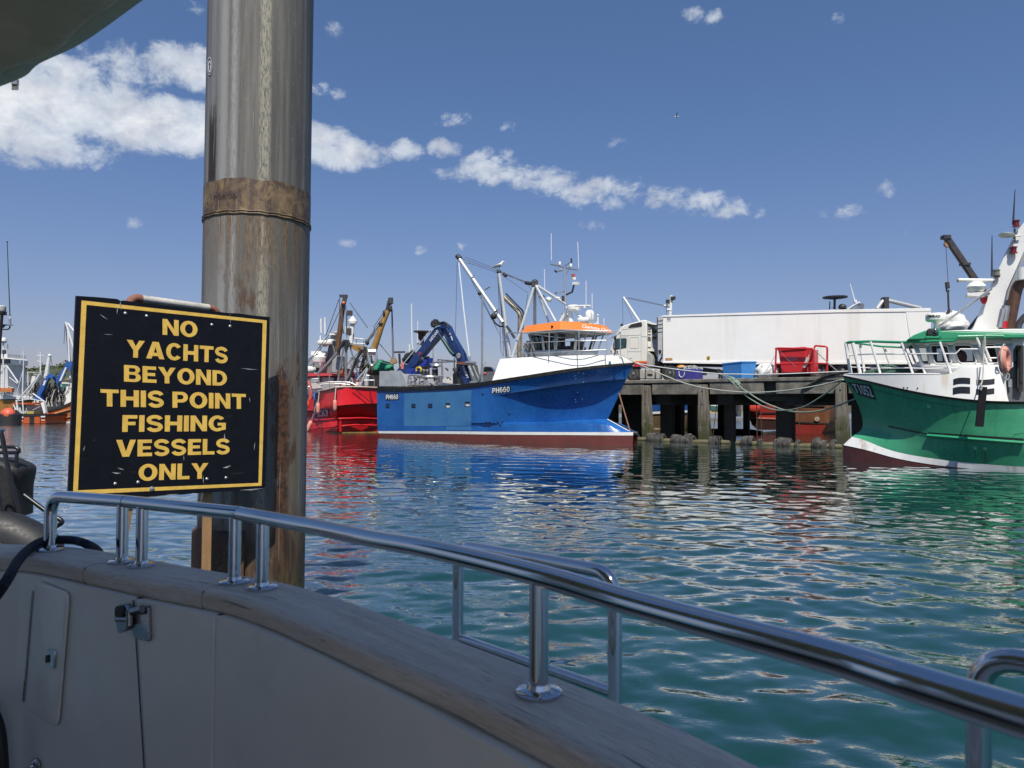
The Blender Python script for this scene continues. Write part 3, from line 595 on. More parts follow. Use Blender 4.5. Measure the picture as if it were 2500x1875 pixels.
mb=MB(); pk.text(mb,'MA06',q('S2',122,1450,290,1438,290,1395,122,1405),.0005,.0); mb.build('stamped_mark',pm('dark_rust',(.03,.02,.015),.8),pile)
mb=MB(); cx,cy=q1('S2',96,478); k=2.962
pts=[pk.px(cx+18/k*math.cos(t)+0/k,cy+66/k*math.sin(t),.002) for t in np.linspace(0,2*math.pi,25)[:-1]]; pts=[p for p in pts if p is not None]; mb.poly(pts); stk=mb.build('sticker',pm('sticker_white',(.7,.7,.7),.4),pile)
mb=MB(); i1=[pk.px(cx+15.5/k*math.cos(t),cy+58/k*math.sin(t),.0026) for t in np.linspace(0,2*math.pi,25)[:-1]]; i2=[pk.px(cx+12.5/k*math.cos(t),cy+47/k*math.sin(t),.0026) for t in np.linspace(0,2*math.pi,25)[:-1]]
mb.loft([i1,i2],True); arrow=[(90,470),(96,445),(104,470),(99,470),(101,505),(92,505),(95,470)]
mb.poly([pk.px(*q1('S2',a,b),.0027) for a,b in arrow]); mb.build('sticker_print',BLACK,stk)
WOODB=pm('batten_wood',(.36,.20,.09),.75,0,.25,5,streak=((.16,.10,.05),.5,14))
def rusted():
    m,h,b,tc,out=newmat('rusted_plate'); a=h.noise(h.scale(tc,(1,1,.5)),5,8,.7,.4); d=h.noise(tc,22,4,.7)
    c=h.mix(h.ss(a,.35,.65),(.035,.018,.012),(.13,.06,.03)); c=h.mix(h.m('MULTIPLY',h.ss(d,.55,.7),.5),c,(.19,.12,.07)); h.set(b.inputs['Base Color'],c); b.inputs['Roughness'].default_value=.8
    bp=h.n('ShaderNodeBump',{'Strength':.5,'Distance':.015,'Height':a}); h.set(b.inputs['Normal'],bp); return m
RUSTP=rusted()
# rusted half sleeve round the foot of the pile, on the side away from the yacht's rail
rows=[]
for z in (-3,.2,.75,.98,1.04): rows.append([PC+np.array(((PR+.03-(.05 if z>1.03 else 0))*math.sin(t),-(PR+.03-(.05 if z>1.03 else 0))*math.cos(t),z)) for t in np.linspace(-1.7,.20,20)])
mb=MB(); mb.loft(rows); mb.build('rusted_sleeve',RUSTP,pile,solid=.02)
# ---------------------------------------------------------------- warning sign
aS=1.2
TL=atY(187,722,4.28); BLc=atY(165,1227,4.28); TR=atY(657,775,5.19); BRc=atY(648,1190,5.19)
SX=unit(np.array((TR[0]-TL[0],TR[1]-TL[1],0))); SN=np.array((SX[1],-SX[0],0))       # face normal towards the yacht
def sgn(px,py,off=0): r=ray(px,py); p=EYE+r*(((TL-EYE)@SN)/(r@SN)); return p+SN*off
def sr7(a,b,off=0): return sgn(*q1('R7',a,b),off)
SB=(TL+BRc)/2
sign=thing('warning_sign','square black sign with yellow border and lettering about yachts, on the pile','sign',(SB[0],SB[1],1.37))
def signmat(name,col,edge):
    m,h,b,tc,out=newmat(name); n=h.noise(tc,14,6,.7,.3); f=h.noise(h.scale(tc,(6,6,60)),1.,5,.7); sp=h.noise(tc,55,3,.6)
    c=h.mix(h.ss(n,.3,.7),col,tuple(k*1.25+.002 for k in col)); c=h.mix(h.m('MULTIPLY',h.ss(f,.66,.74),edge),c,(.22,.22,.22)); c=h.mix(h.m('MULTIPLY',h.ss(sp,.74,.78),edge*1.5),c,(.5,.5,.48))
    h.set(b.inputs['Base Color'],c); b.inputs['Roughness'].default_value=.34; b.inputs['Specular IOR Level'].default_value=.22; return m
SBLK=signmat('sign_black',(.0035,.004,.007),.22); SYEL=signmat('sign_yellow',(.72,.46,.095),.1)
cor=[sr7(80,93),sr7(190,100),sr7(300,110),sr7(322,122),sr7(332,118),sr7(380,124),sr7(850,180),sr7(905,186),sr7(960,188),sr7(1040,200),sr7(1125,208),sr7(1118,500),sr7(1110,850),sr7(1101,1122),sr7(1085,1138),sr7(960,1145),sr7(820,1152),sr7(600,1170)]+[sgn(420,1208),sgn(290,1220),sgn(165,1229)]+[sr7(50,820),sr7(63,500),sr7(72,260)]
mb=MB(); mb.prism(cor,-SN*.018); mb.build('board',SBLK,sign)
mb=MB(); bo=[sr7(108,118,.001),sr7(1108,226,.001),sr7(1080,1118,.001),sgn(178,1208,.001)]; bi=[sr7(135,142,.001),sr7(1086,240,.001),sr7(1063,1103,.001),sgn(190,1197,.001)]
mb.loft([bo,bi],True); mb.build('border',SYEL,sign)

def sign_text(mb,body,p00,p10,p01):
    "capitals laid on the board between bottom left, bottom right and top left"
    x=0; polys=[]
    for ch in body:
        if ch==' ': x+=.34; continue
        w,o=glyph(ch); polys.append([[(a+x,b) for a,b in k] for k in o]); x+=w+.085
    W_=x-.085; p00,p10,p01=V3(p00),V3(p10),V3(p01)
    for vs,fs in fillcurves(polys): mb.add([p00+(p10-p00)*(u/W_)+(p01-p00)*v for u,v in vs],fs)
    return mb
LINES=[('NO',545,303,734,318,545,217,734,234),('YACHTS',350,424,897,458,352,330,900,372),('BEYOND',337,556,893,580,337,466,895,490),('THIS POINT',210,690,995,704,210,597,995,622),('FISHING',327,828,886,823,329,737,888,740),('VESSELS',293,963,908,947,295,871,910,866),('ONLY',414,1092,790,1079,417,1003,793,990)]
for body,a,b,c,d,e,f,g,hh in LINES:
    mb=MB(); sign_text(mb,body,sr7(a,b,.0015),sr7(c,d,.0015),sr7(e,f,.0015)); mb.build('lettering',SYEL,sign)
for a,b in ((460,203),(812,250),(910,258),(290,1108),(413,1100),(785,1082),(888,1076),(345,188)): MB().lathe(sr7(a,b,.001),SN,[(.011,0),(.010,.003),(.005,.007),(.001,.008)],12).build('bolt',GALV,sign)
MB().lathe(sr7(488,1136,.001),SN,[(.016,0),(.014,.006),(.006,.010),(.001,.011)],14).build('bolt',GALV,sign)
SCR=pm('bare_scratch',(.42,.42,.42),.6,0,.3,30)
mb=MB()
for a,b,c,d,w in ((965,484,1062,492,3),(270,1046,322,1050,7),(868,1022,915,1008,8),(300,1020,340,1032,4),(1015,640,1018,668,3),(1045,880,1040,930,3),(205,190,250,222,3),(225,300,280,303,2),(880,835,884,880,5),(660,950,662,985,3),(128,900,118,935,3),(765,1060,767,1110,3),(910,190,913,245,3),(318,122,322,170,7),(305,150,300,195,4),(700,1160,722,1158,5),(960,1142,1090,1132,6),(560,1166,640,1163,3)):
    p,t=np.array((a,b)),np.array((c,d)); k=unit(np.array((-(t-p)[1],(t-p)[0])))*w/2; mid=(p+t)/2+k*.8
    mb.poly([sr7(*x,.0016) for x in (p,mid-k,t,mid+k*1.2)])
mb.build('scratches',SCR,sign)
# bent tube bracket behind the board, and the two timber legs below it
mb=MB(); bk=-SN*.06
mb.tube([sgn(*q1('T8',a,b))+bk for a,b in ((520,190),(1660,345))],.024,14); br=mb.build('bracket_tube',pm('old_galvanised',(.55,.53,.48),.6,.2,.25,6,grime=((.2,.13,.09),.5,5)),sign)
REDR=pm('red_rust',(.22,.09,.06),.8,0,.3,8)
mb=MB(); mb.tube(cr([sgn(*q1('T8',a,b))+bk for a,b in ((300,330),(330,240),(420,180),(525,192))],6),.026,12); mb.build('bracket_elbow',REDR,br); mb=MB(); mb.tube(cr([sgn(*q1('T8',a,b))+bk for a,b in ((1655,345),(1730,365),(1790,420),(1800,520))],6),.024,12); mb.build('bracket_elbow',REDR,br)
mb=MB(); e1=sgn(*q1('T8',1700,420))+bk; mb.tube([e1,(PC[0]+.12,PC[1]-.37,e1[2]-.02)],.022,10); mb.tube([sgn(520,1000)+bk,(PC[0]-.1,PC[1]-.38,1.9)],.022,10); mb.build('wall_bracket',GALV,sign)
mb=MB(); mb.bar(sgn(516,1150)-SN*.05,sgn(511,1440)-SN*.05,.05,.03,SX); mb.build('timber_leg',WOODB,sign)
mb=MB(); mb.bar(sgn(330,1190)-SN*.05,sgn(306,1330)-SN*.05,.045,.03,SX); mb.build('timber_leg',WOODB,sign)
# ---------------------------------------------------------------- hull lofting from traced level lines
def level(fr,pts,B,s0,p,end=None,ext=None,n=44,bend=0,q_=1.):
    """pts: pixels from aft to the stem; half breadth B aft of s0, falling with power p to 'bend' at the stem"""
    e=fr.Y(*pts[-1],bend); se=e[0] if end is None else end
    def bf(a):
        t=min(max((a-s0)/(se-s0),0),1); return bend+(B-bend)*max(0,1-t**p)**q_
    out=[]
    for i,pt in enumerate(pts):
        y=B
        for _ in range(30):
            l=fr.Y(*pt,y); y=.6*y+.4*bf(l[0])
        if i==len(pts)-1: l=e
        out.append((l[0],bf(l[0]) if i<len(pts)-1 else bend,l[2]))
    if ext: out=[(a,B if len(k)==0 else k[0],z) for a,z,*k in ext]+out
    out=np.array(out); a=out[:,0]; 
    for i in range(1,len(a)): a[i]=max(a[i],a[i-1]+.01)
    u=np.linspace(0,1,n); u=1-(1-u)**1.5; aa=a[0]+(a[-1]-a[0])*u
    z=np.interp(aa,a,out[:,2]); z2=z.copy()
    for _ in range(3): z2[1:-1]=(z2[:-2]+2*z2[1:-1]+z2[2:])/4
    return [(x,bf(x),zz) for x,zz in zip(aa,z2)]
def between(l0,l1,f,bulge=0): return [tuple(np.array(a)*(1-f)+np.array(b)*f+np.array((0,bulge,0))*(1 if a[1]>.05 else 0)) for a,b in zip(l0,l1)]
def strip(fr,rows,both=True,mb=None):
    mb=mb or MB(); mb.loft([[fr.w(*p) for p in r] for r in rows])
    if both: mb.loft([[fr.w(p[0],-p[1],p[2]) for p in r][::-1] for r in rows])
    return mb
def subrows(levels,k=3):
    "smooth rows between level lines (Catmull-Rom across the levels)"
    A=np.array(levels); out=[]; m=len(A)
    for i in range(m-1):
        p1,p2=A[i],A[i+1]; p0=A[i-1] if i>0 else 2*p1-p2; p3=A[i+2] if i+2<m else 2*p2-p1
        for j in range(k):
            t=j/k; out.append(.5*((2*p1)+(p2-p0)*t+(2*p0-5*p1+4*p2-p3)*t*t+(3*p1-p0-3*p2+p3)*t**3))
    out.append(A[-1]); return out
def rod(name,mat,parent,pts,r,n=8): mb=MB(); mb.tube(pts,r,n); return mb.build(name,mat,parent)
# ---------------------------------------------------------------- blue trawler
BB=atZ(1545,1087,0); BF=Fr(BB,(.775,-.632))
bw=level(BF,[(927,1067),(1025,1072),(1151,1078),(1300,1084),(1395,1086),(1545,1087)],2.55,-9.5,1.9,bend=.22,q_=.8)
bsb=level(BF,[(925,1058),(1119,1059.6),(1200,1061),(1395,1062),(1546,1063)],2.57,-9.5,1.9,bend=.22,q_=.8)
bst=level(BF,[(922.5,1052.5),(1119,1053),(1200,1054),(1395,1055),(1546,1055)],2.58,-9.5,1.9,bend=.22,q_=.8)
bk2=level(BF,[(921,1034),(1119,1034),(1353,1033),(1395,1031),(1470,1034),(1538,1053)],2.59,-9.5,1.9,bend=.16,q_=.8)
bk=level(BF,[(921,1033),(1119,1033),(1353,1030),(1395,1026),(1440,1024),(1484,1023)],2.59,-7.2,1.12)
bsh=level(BF,[(920,954.6),(978,955.5),(1110,950),(1169,943.6),(1200,938.5),(1297,923),(1395,908),(1460,898.5),(1545.6,890)],2.65,-7.8,2.3)
bm=[(a,b-.10*max(0,1+(a+1)/6)*(1 if b>.3 else b/.3),z) for a,b,z in between(bsh,bk,.5)]
bbt=level(BF,[(919.4,946.8),(978,946),(1110,940.5),(1172,934),(1200,930.4),(1297,915.4),(1395,900),(1476,891),(1546,886)],2.70,-7.8,2.3)
blue=thing('fishing_trawler','blue fishing trawler with orange wheelhouse roof moored along the quay','fishing boat',BF.w(-7.5,0,0))
def bluepaint(name,c0,c1):
    m,h,b,tc,out=newmat(name); n=h.noise(tc,.9,5,.6); f=h.noise(h.scale(tc,(3,3,.35)),1.2,6,.65); k=h.noise(tc,9,4,.6); sp=h.noise(tc,16,3,.6)
    c=h.mix(h.ss(n,.32,.68),c0,c1); c=h.mix(h.m('MULTIPLY',h.ss(f,.54,.72),.14),c,tuple(x*.55+.04 for x in c0)); sc_=h.noise(h.scale(tc,(1.1,1.1,5.)),1.6,6,.7,.3); c=h.mix(h.m('MULTIPLY',h.ss(sc_,.60,.74),.30),c,(.20,.30,.46)); rw=h.noise(h.scale(tc,(7,7,.5)),1.,5,.65); c=h.mix(h.m('MULTIPLY',h.ss(rw,.66,.76),.35),c,(.10,.09,.09)); c=h.mix(h.m('MULTIPLY',h.ss(sp,.77,.80),.5),c,(.6,.62,.65))
    h.set(b.inputs['Base Color'],c); h.set(b.inputs['Roughness'],h.ss(k,.3,.7,.22,.42)); return m
BLUE=bluepaint('blue_hull_paint',(.007,.080,.30),(.012,.115,.385)); BLUE2=bluepaint('faded_blue_paint',(.036,.150,.36),(.052,.185,.38))
ANTI=pm('red_antifouling',(.135,.030,.026),.75,0,.22,1.6,streak=((.06,.04,.03),.35,3)); BANDB=pm('black_fender_band',(.014,.014,.016),.5,0,.4,3,streak=((.12,.11,.10),.3,5))
bfl=[[(a,b-.16*f*(1-f)*4*min(1,max(0,(a+8)/5))*min(1,b/.5),z) for a,b,z in between(bsh,bk,f)] for f in (0,.12,.25,.38,.5,.62,.75,.88,1)]
up_=strip(BF,bfl); HS=Skin(strip(BF,bfl+[bk2,between(bk2,bst,.5),bst]))
# transom
st=[BF.w(*l[0]) for l in (bsh,bm,bk,bst,bsb,bw)]; sm_=[BF.w(l[0][0],-l[0][1],l[0][2]) for l in (bsh,bm,bk,bst,bsb,bw)]
up_.loft([st,sm_]); up_.build('hull',BLUE,blue)
lowb=strip(BF,[bk,bk2,between(bk2,bst,.5),bst]); LS=Skin(lowb); lowb.build('bulbous_bow',BLUE,blue)
strip(BF,[between(bst,bst,0,.012),between(bsb,bsb,0,.012)]).build('waterline_stripe',WHITE,blue)
strip(BF,[bsb,bw,[(a,b*.97,-.7) for a,b,z in bw]]).build('antifouling',ANTI,blue)
strip(BF,[[(a,b-.02,z+.02) for a,b,z in bbt],[(a,b+.06,z+.01) for a,b,z in bbt],[(a,b+.06,z-.0) for a,b,z in bsh],[(a,b-.02,z-.02) for a,b,z in bsh]]).build('rubbing_band',BANDB,blue)
mb=MB(); mb.loft([[BF.w(p[0],p[1]-.1,p[2]-.75) for p in bbt],[BF.w(p[0],-p[1]+.1,p[2]-.75) for p in bbt]]); mb.build('deck',pm('grey_deck',(.25,.26,.26),.8,0,.2,3),blue)
# aft stern rail cap and inner bulwark facing the camera on the far side
mb=MB(); fb=[p for p in bbt if p[0]<-7.4]; mb.loft([[BF.w(p[0],-p[1]+.05,p[2]+.42) for p in fb],[BF.w(p[0],-p[1]+.02,p[2]-.8) for p in fb]]); mb.build('inner_bulwark',WHITE,blue,solid=.04)
# white turtle deck forward: leans inboard
wtp=[(1221,876.4),(1297.6,871.5),(1427.8,867),(1509,867.6),(1530,877),(1545,885)]
wt=level(BF,wtp,2.12,-6.8,2.1); a_aft=BF.Y(*q1('R4',3,1135),2.66)[0]
wb=[p for p in bbt]; ab=np.array([p[0] for p in bbt]); zb=np.array([p[2] for p in bbt]); yb=np.array([p[1] for p in bbt])
u_=np.linspace(0,1,44); u_=1-(1-u_)**1.5; aa=a_aft+(bbt[-1][0]-a_aft)*u_
wlow=[(a,np.interp(a,ab,yb)-.03,np.interp(a,ab,zb)+.02) for a in aa]
wtl=strip(BF,[wlow,between(wlow,wt,.5),wt]); wtl.loft([[BF.w(*p) for p in wt],[BF.w(p[0],-p[1],p[2]) for p in wt]])
af=[BF.w(*wlow[0]),BF.w(*wt[0]),BF.w(wt[0][0],-wt[0][1],wt[0][2]),BF.w(wlow[0][0],-wlow[0][1],wlow[0][2])]; wtl.poly(af)
wtl.build('turtle_deck',WHITE,blue)
# registration, scuppers, repainted panel and draught marks
PLATE=pm('registration_black',(.006,.007,.010),.45,0,.2,5); LETW=pm('lettering_white',(.75,.76,.78),.45,0,.08,8)
mb=HS.quad(MB(),q('R3',275,1468,800,1468,800,1186,275,1212),.006,24,10); mb.build('repainted_panel',BLUE2,blue)
mb=HS.quad(MB(),q('R3',606,1500,800,1500,800,1472,606,1472),.006,24,2); mb.build('repainted_panel',BLUE2,blue) if mb.v else None
for c,tx in ((q('R3',130,1268,236,1264,236,1214,130,1218),q('R3',136,1260,231,1258,231,1221,136,1224)),(q('R3',962,1216,1106,1203,1106,1153,962,1167),q('R3',964,1212,1099,1200,1099,1158,964,1172))):
    pl=HS.quad(MB(),c,.010,8,3).build('registration_plate',PLATE,blue); HS.gtext(MB(),'PH660',tx,.016).build('registration_number',LETW,pl)
for (x0,x1,y0,y1,op) in ((134,162,1294,1328,0),(334,366,1294,1328,0),(464,497,1294,1328,0),(599,636,1289,1327,1),(750,791,1279,1316,1)):
    sc=HS.quad(MB(),q('R3',x0,y1,x1,y1,x1,y0,x0,y0),.012,3,3).build('scupper',PLATE,blue)
    HS.quad(MB(),q('R3',x0-1,(y0+y1)/2+2,x1+1,(y0+y1)/2+2,x1+1,(y0+y1)/2-2,x0-1,(y0+y1)/2-2),.022,3,1).build('scupper_flap',BLUE if not op else STAIN,sc)
    if op: HS.quad(MB(),q('R3',x0+8,y1-4,x1-2,y1-4,x1-2,y0+16,x0+8,y0+16),.017,3,1).build('scupper_light',WHITE,sc)
mb=MB()
for a,b in ((890,1213),(1098,1367),(918,1432),(943,1432),(1007,1432),(1043,1430),(1027,1455)):
    p=HS.px(*q1('R3',a,b),.012)
    if p is not None: mb.ball(p,.05,8,6)
mb.build('zinc_bolts',pm('dark_bolt',(.03,.05,.12),.3,.2),blue)
mb=MB()
for a,b in ((625,1098),(632,1120),(690,1145),(645,1222),(680,1272),(632,1292),(628,1275),(690,1080),(655,1075)):
    p=HS.px(*q1('R4',a,b),.003); 
    if p is not None: mb.ball(p,(.03,.012,.03),6,5)
mb.build('paint_chips',WHITE,blue)
mb=MB(); LS.text(mb,'22',q('R4',794,1485,821,1485,821,1471,794,1471),.006,.0); LS.text(mb,'20',q('R4',794,1509,818,1509,818,1495,794,1495),.006,.0); mb.build('draught_marks',PLATE,blue)
rod('bow_guard',pm('rusty_pipe',(.30,.16,.10),.7,.2,.3,6),blue,[BF.hit(*q1('R4',955,1228),BF.n,.05),BF.hit(*q1('R4',1040,1518),BF.n,.15)],.035)
rod('bow_guard',WHITE,blue,[BF.hit(*q1('R4',870,1425),BF.n,.1),BF.hit(*q1('R4',1035,1515),BF.n,.2)],.025)
# wheelhouse
ORANGE=pm('orange_paint',(.72,.20,.035),.4,0,.07,1.5,streak=((.5,.2,.08),.2,2)); WHG=pm('wheelhouse_grey',(.44,.47,.50),.4,0,.06,1.5)
FRAME=pm('window_rubber',(.012,.012,.014),.5,0,.2,8)
def T2(x,y,yy): return BF.Y(*q1('T2',x,y),yy)
zs=4.40
A_,B_,C_,D_=T2(390,450,1.50),T2(945,400,1.50),T2(1325,400,.80),T2(1850,420,-1.05)
zt=B_[2]+.0
topc=[(A_[0],1.5),(B_[0],1.5),(C_[0],.8),(D_[0],-1.05),(D_[0]-.75,-1.5),(A_[0],-1.5)]
def inset(pl,d):
    c=(A_[0]*.5+C_[0]*.5,0); r=[]
    for a,y in pl: r.append((a+(d*(1 if a<c[0] else -1)),y-d*np.sign(y)*min(1,abs(y))))
    return r
botc=inset(topc,.32); zb0=B_[2]-1.28
win={0:[(.07,.44),(.52,.93)],1:[(.06,.93)],2:[(.04,.33),(.37,.66),(.71,.97)],3:[(.08,.9)],4:[(.1,.45),(.55,.9)],5:[(.15,.45),(.55,.85)]}
wh=MB(); panes=[]
for i in range(6):
    j=(i+1)%6; P=lambda u,v:BF.w(*( (np.array(topc[i]+(zt,))*(1-u)+np.array(topc[j]+(zt,))*u)*v+(np.array(botc[i]+(zb0,))*(1-u)+np.array(botc[j]+(zb0,))*u)*(1-v)))
    v0,v1=.33,.97; us=[0]+[k for w in win[i] for k in w]+[1]
    wh.poly([P(0,0),P(1,0),P(1,v0),P(0,v0)]); wh.poly([P(0,v1),P(1,v1),P(1,1),P(0,1)])
    for k in range(0,len(us),2): wh.poly([P(us[k],v0),P(us[k+1],v0),P(us[k+1],v1),P(us[k],v1)])
    for u0,u1 in win[i]: panes.append((P,u0,u1,v0,v1))
whl=wh.build('wheelhouse',WHG,blue,solid=.05)
ctr=BF.w(B_[0],0,5)
for P,u0,u1,v0,v1 in panes:
    nrm=unit(np.cross(P(1,.5)-P(0,.5),P(.5,1)-P(.5,0))); nrm=nrm if nrm@(P(.5,.5)-ctr)>0 else -nrm
    o=[P(u,v)+nrm*.03 for u,v in rrect(u0+.0,u1-.0,v0,v1,.06,3)]; c_=sum(o)/len(o)
    mb=MB(); mb.loft([[p-nrm*.05 for p in o],o,[p+(c_-p)*.11 for p in o],[p+(c_-p)*.11-nrm*.05 for p in o]],True); fr_=mb.build('window_frame',FRAME,whl)
    mb=MB(); mb.poly([p+(c_-p)*.09-nrm*.03 for p in o]); mb.build('window_pane',GLASS,fr_)
mb=MB(); mb.bf(BF,A_[0]+.9,D_[0]-1.0,-.9,.5,4.3,4.98); mb.bf(BF,D_[0]-1.25,D_[0]-.9,-.6,.2,4.98,5.25); mb.build('helm_console',DARK,whl)
# orange roof visor
A2,B2,C2,D2=T2(258,436,1.95),T2(1005,345,1.95),T2(1440,362,1.05),T2(2045,418,-1.35)
zv=B2[2]; lowv=[(A2[0],1.95,zv-.02),(B2[0],1.95,zv),(C2[0],1.05,zv),(D2[0],-1.35,zv),(D2[0]-.7,-1.95,zv),(A2[0],-1.95,zv-.02)]
hiv=[(A2[0]+.15,1.72,zv+.34),(B2[0]-.18,1.66,zv+.43),(C2[0]-.35,.85,zv+.43),(D2[0]-.38,-1.1,zv+.40),(D2[0]-1.0,-1.7,zv+.40),(A2[0]+.15,-1.7,zv+.34)]
mb=MB(); mb.loft([[BF.w(*p) for p in lowv],[BF.w(*p) for p in hiv]],True); RS=Skin(mb); roof=mb.build('wheelhouse_roof',ORANGE,blue); mb=MB(); mb.poly([BF.w(a,y,z-.01) for a,y,z in hiv]); mb.build('roof_top',WHG,roof)
mb=MB(); ins=[(a*.93+B_[0]*.07,y*.78,z+.02) for a,y,z in lowv]; mb.loft([[BF.w(a,y,z-.02) for a,y,z in lowv],[BF.w(*p) for p in lowv]],True); mb.poly([BF.w(a,y,z-.02) for a,y,z in lowv]); mb.build('visor_soffit',WHG,blue)
RS.text(MB(),'Charlotte Clare',q('T2',1425,318,1985,398,1990,350,1432,250),.01,.012,.95).build('boat_name',LETW,roof)
mb=MB(); p=RS.px(*q1('T2',862,303),.03); mb.lathe(p,BF.n,[(.06,0),(.06,.05)],10); mb.build('roof_lamp',BLACK,roof)
# rails round the turtle deck
mb=MB(); RY=[(285,2.0),(795,2.0),(1370,1.75),(1900,.95),(2170,.4)]
for rowy in ((420,408,370,385,392),(620,592,568,560,None),(812,797,765,740,None)):
    pts=[BF.hit(*q1('T2',x,y),BF.n,yy) for (x,yy),y in zip(RY,rowy) if y]; mb.tube(cr(pts,4),.022,6)
for (x,yy),a,b in zip(RY,(420,408,370,385,392),(905,880,850,850,850)): mb.tube([BF.hit(*q1('T2',x,a),BF.n,yy),BF.hit(*q1('T2',x,b),BF.n,yy)],.024,6)
mb.tube(cr([BF.hit(*q1('T2',a,b),BF.n,y) for a,b,y in ((2170,392,.4),(2130,440,.4),(2000,510,.6),(1900,545,.95))],4),.022,6)
mb.build('deck_railing',pm('rail_grey',(.45,.46,.46),.4,.4,.1,5),blue)
mb=MB()
for a,b in ((1130,800),(1990,790),(2110,805)): mb.lathe(BF.hit(*q1('T2',a,b+30),BF.n,.9),(0,0,1),[(.06,0),(.07,.04),(.035,.07),(.035,.13),(.06,.16)],10)
mb.build('foredeck_bollard',GALV,blue)
# masts and derrick
def by(t,y,*a): return [BF.hit(*p,BF.n,y) for p in q(t,*a)]
STL=pm('mast_steel',(.60,.61,.62),.35,.4,.12,5,streak=((.35,.3,.24),.35,4))
der=rod('derrick_boom',STL,blue,by('R3',.4,695,150,1045,662),.115,12)
rod('derrick_tip',DARK,der,by('R3',.4,690,142,712,165),.15,10)
mb=MB()
for a,b,r in ((863,435,.11),(975,612,.18)): mb.ball(by('R3',.55,a,b)[0],(r,r,r),10,7)
mb.build('hauler_block',BLACK,der)
mb=MB(); mb.tube(by('R3',.5,905,408,945,382),.035,6); mb.tube(by('R3',.5,795,322,822,292),.03,6); mb.tube(by('R3',.5,1000,600,1005,560,975,585),.05,6); mb.tube(by('R3',.4,740,185,785,200),.04,6); mb.build('boom_fitting',GALV,der)
mst=rod('gantry_leg',STL,blue,by('R3',.3,1015,265,1058,600,1103,935),.10,10)
rod('gantry_leg',STL,blue,by('R3',-.3,1005,265,1040,600,1075,935),.06,8)
mb=MB(); mb.ball(by('R3',.3,1015,268)[0],.14,8,6); mb.tube(by('R3',.4,1050,280,1070,300),.1,8); mb.build('masthead_block',DARK,mst)
rod('exhaust_pipe',pm('burnt_exhaust',(.34,.29,.22),.5,.5,.3,3,grime=((.10,.07,.05),.7,2)),blue,rounded(by('R3',-.6,1060,468,1180,590,1172,935),.25),.13,10)
rod('exhaust_guard',DARK,blue,rounded(by('R3',-.5,1070,436,1205,575,1200,720),.15),.05,8)
rod('hand_winch_pole',GALV,blue,by('R3',2.5,885,455,883,1120),.055,8)
mb=MB(); mb.tube(by('R3',2.5,884,1025,884,1125),.085,8); mb.build('pole_socket',GALV,blue)
tp=by('R4',0,325,410)[0]
for nm,a,b,y,r in (('tripod_leg',155,960,1.6,.075),('tripod_leg',325,720,-.6,.085),('tripod_leg',482,692,.9,.07),('tripod_leg',432,702,-.3,.06),('tripod_arm',560,562,-.2,.075)):
    rod(nm,STL if r!=.085 else GALV,blue,[tp,BF.hit(*q1('R4',a,b),BF.n,y)],r,8)
mb=MB(); mb.ball(tp+np.array((0,0,.1)),.17,8,6); mb.box(by('R4',0,325,408)[0],(.35,.3,.3)); mb.tube(by('R4',.1,255,400,300,408),.1,8); mb.build('tripod_head',DARK,blue)
mb=MB()
for a in ((690,150,1010,262),(770,195,1000,272),(750,150,1020,255),(1020,262,1245,352),(1060,290,1240,352),(1050,300,1240,430),(1060,280,1215,352),(690,190,672,900,665,1080),(720,200,850,400,1030,780),(800,330,960,640),(1005,280,1030,880,1045,920),(1025,300,1050,900),(1275,420,1240,370),(1240,440,1222,560),(1100,935,1275,820)):
    mb.tube(by('R3',.2,*a),.014 if len(a)<7 else .016,5)
mb.build('wire_rigging',WIRE,blue)
mb=MB(); mb.tube(by('R3',1.2,702,195,740,560,785,930),.035,6); mb.tube(by('R3',1.5,490,715,270,985),.03,6); mb.build('white_halyard',pm('white_rope',(.75,.77,.78),.8),blue)
mb=MB(); mb.tube(by('R3',1.2,785,925,790,985),.07,8); mb.build('halyard_block',STAIN,blue)
rod('hydraulic_hose',BLACK,blue,cr(by('R3',.6,960,620,985,665,1020,690,1050,690),5),.05,6)
rod('hydraulic_hose',BLACK,blue,cr(by('R3',.6,1075,690,1110,740,1135,780),5),.07,6)
mb=MB(); mb.tube(by('R3',1.5,1075,742,1200,742),.03,6); mb.tube(by('R3',1.5,1050,812,1050,930),.03,6); mb.tube(by('R3',1.5,1045,812,1100,805),.04,6); mb.tube(by('R3',1.2,1210,870,1245,925),.12,8); mb.build('gantry_platform',STAIN,blue)
mb=MB(); mb.prism(by('R3',-1.2,1200,850,1230,805,1275,800,1275,930,1190,930),-BF.n*.8); mb.build('engine_casing',pm('casing_grey',(.20,.20,.20),.6,0,.2,3),blue)
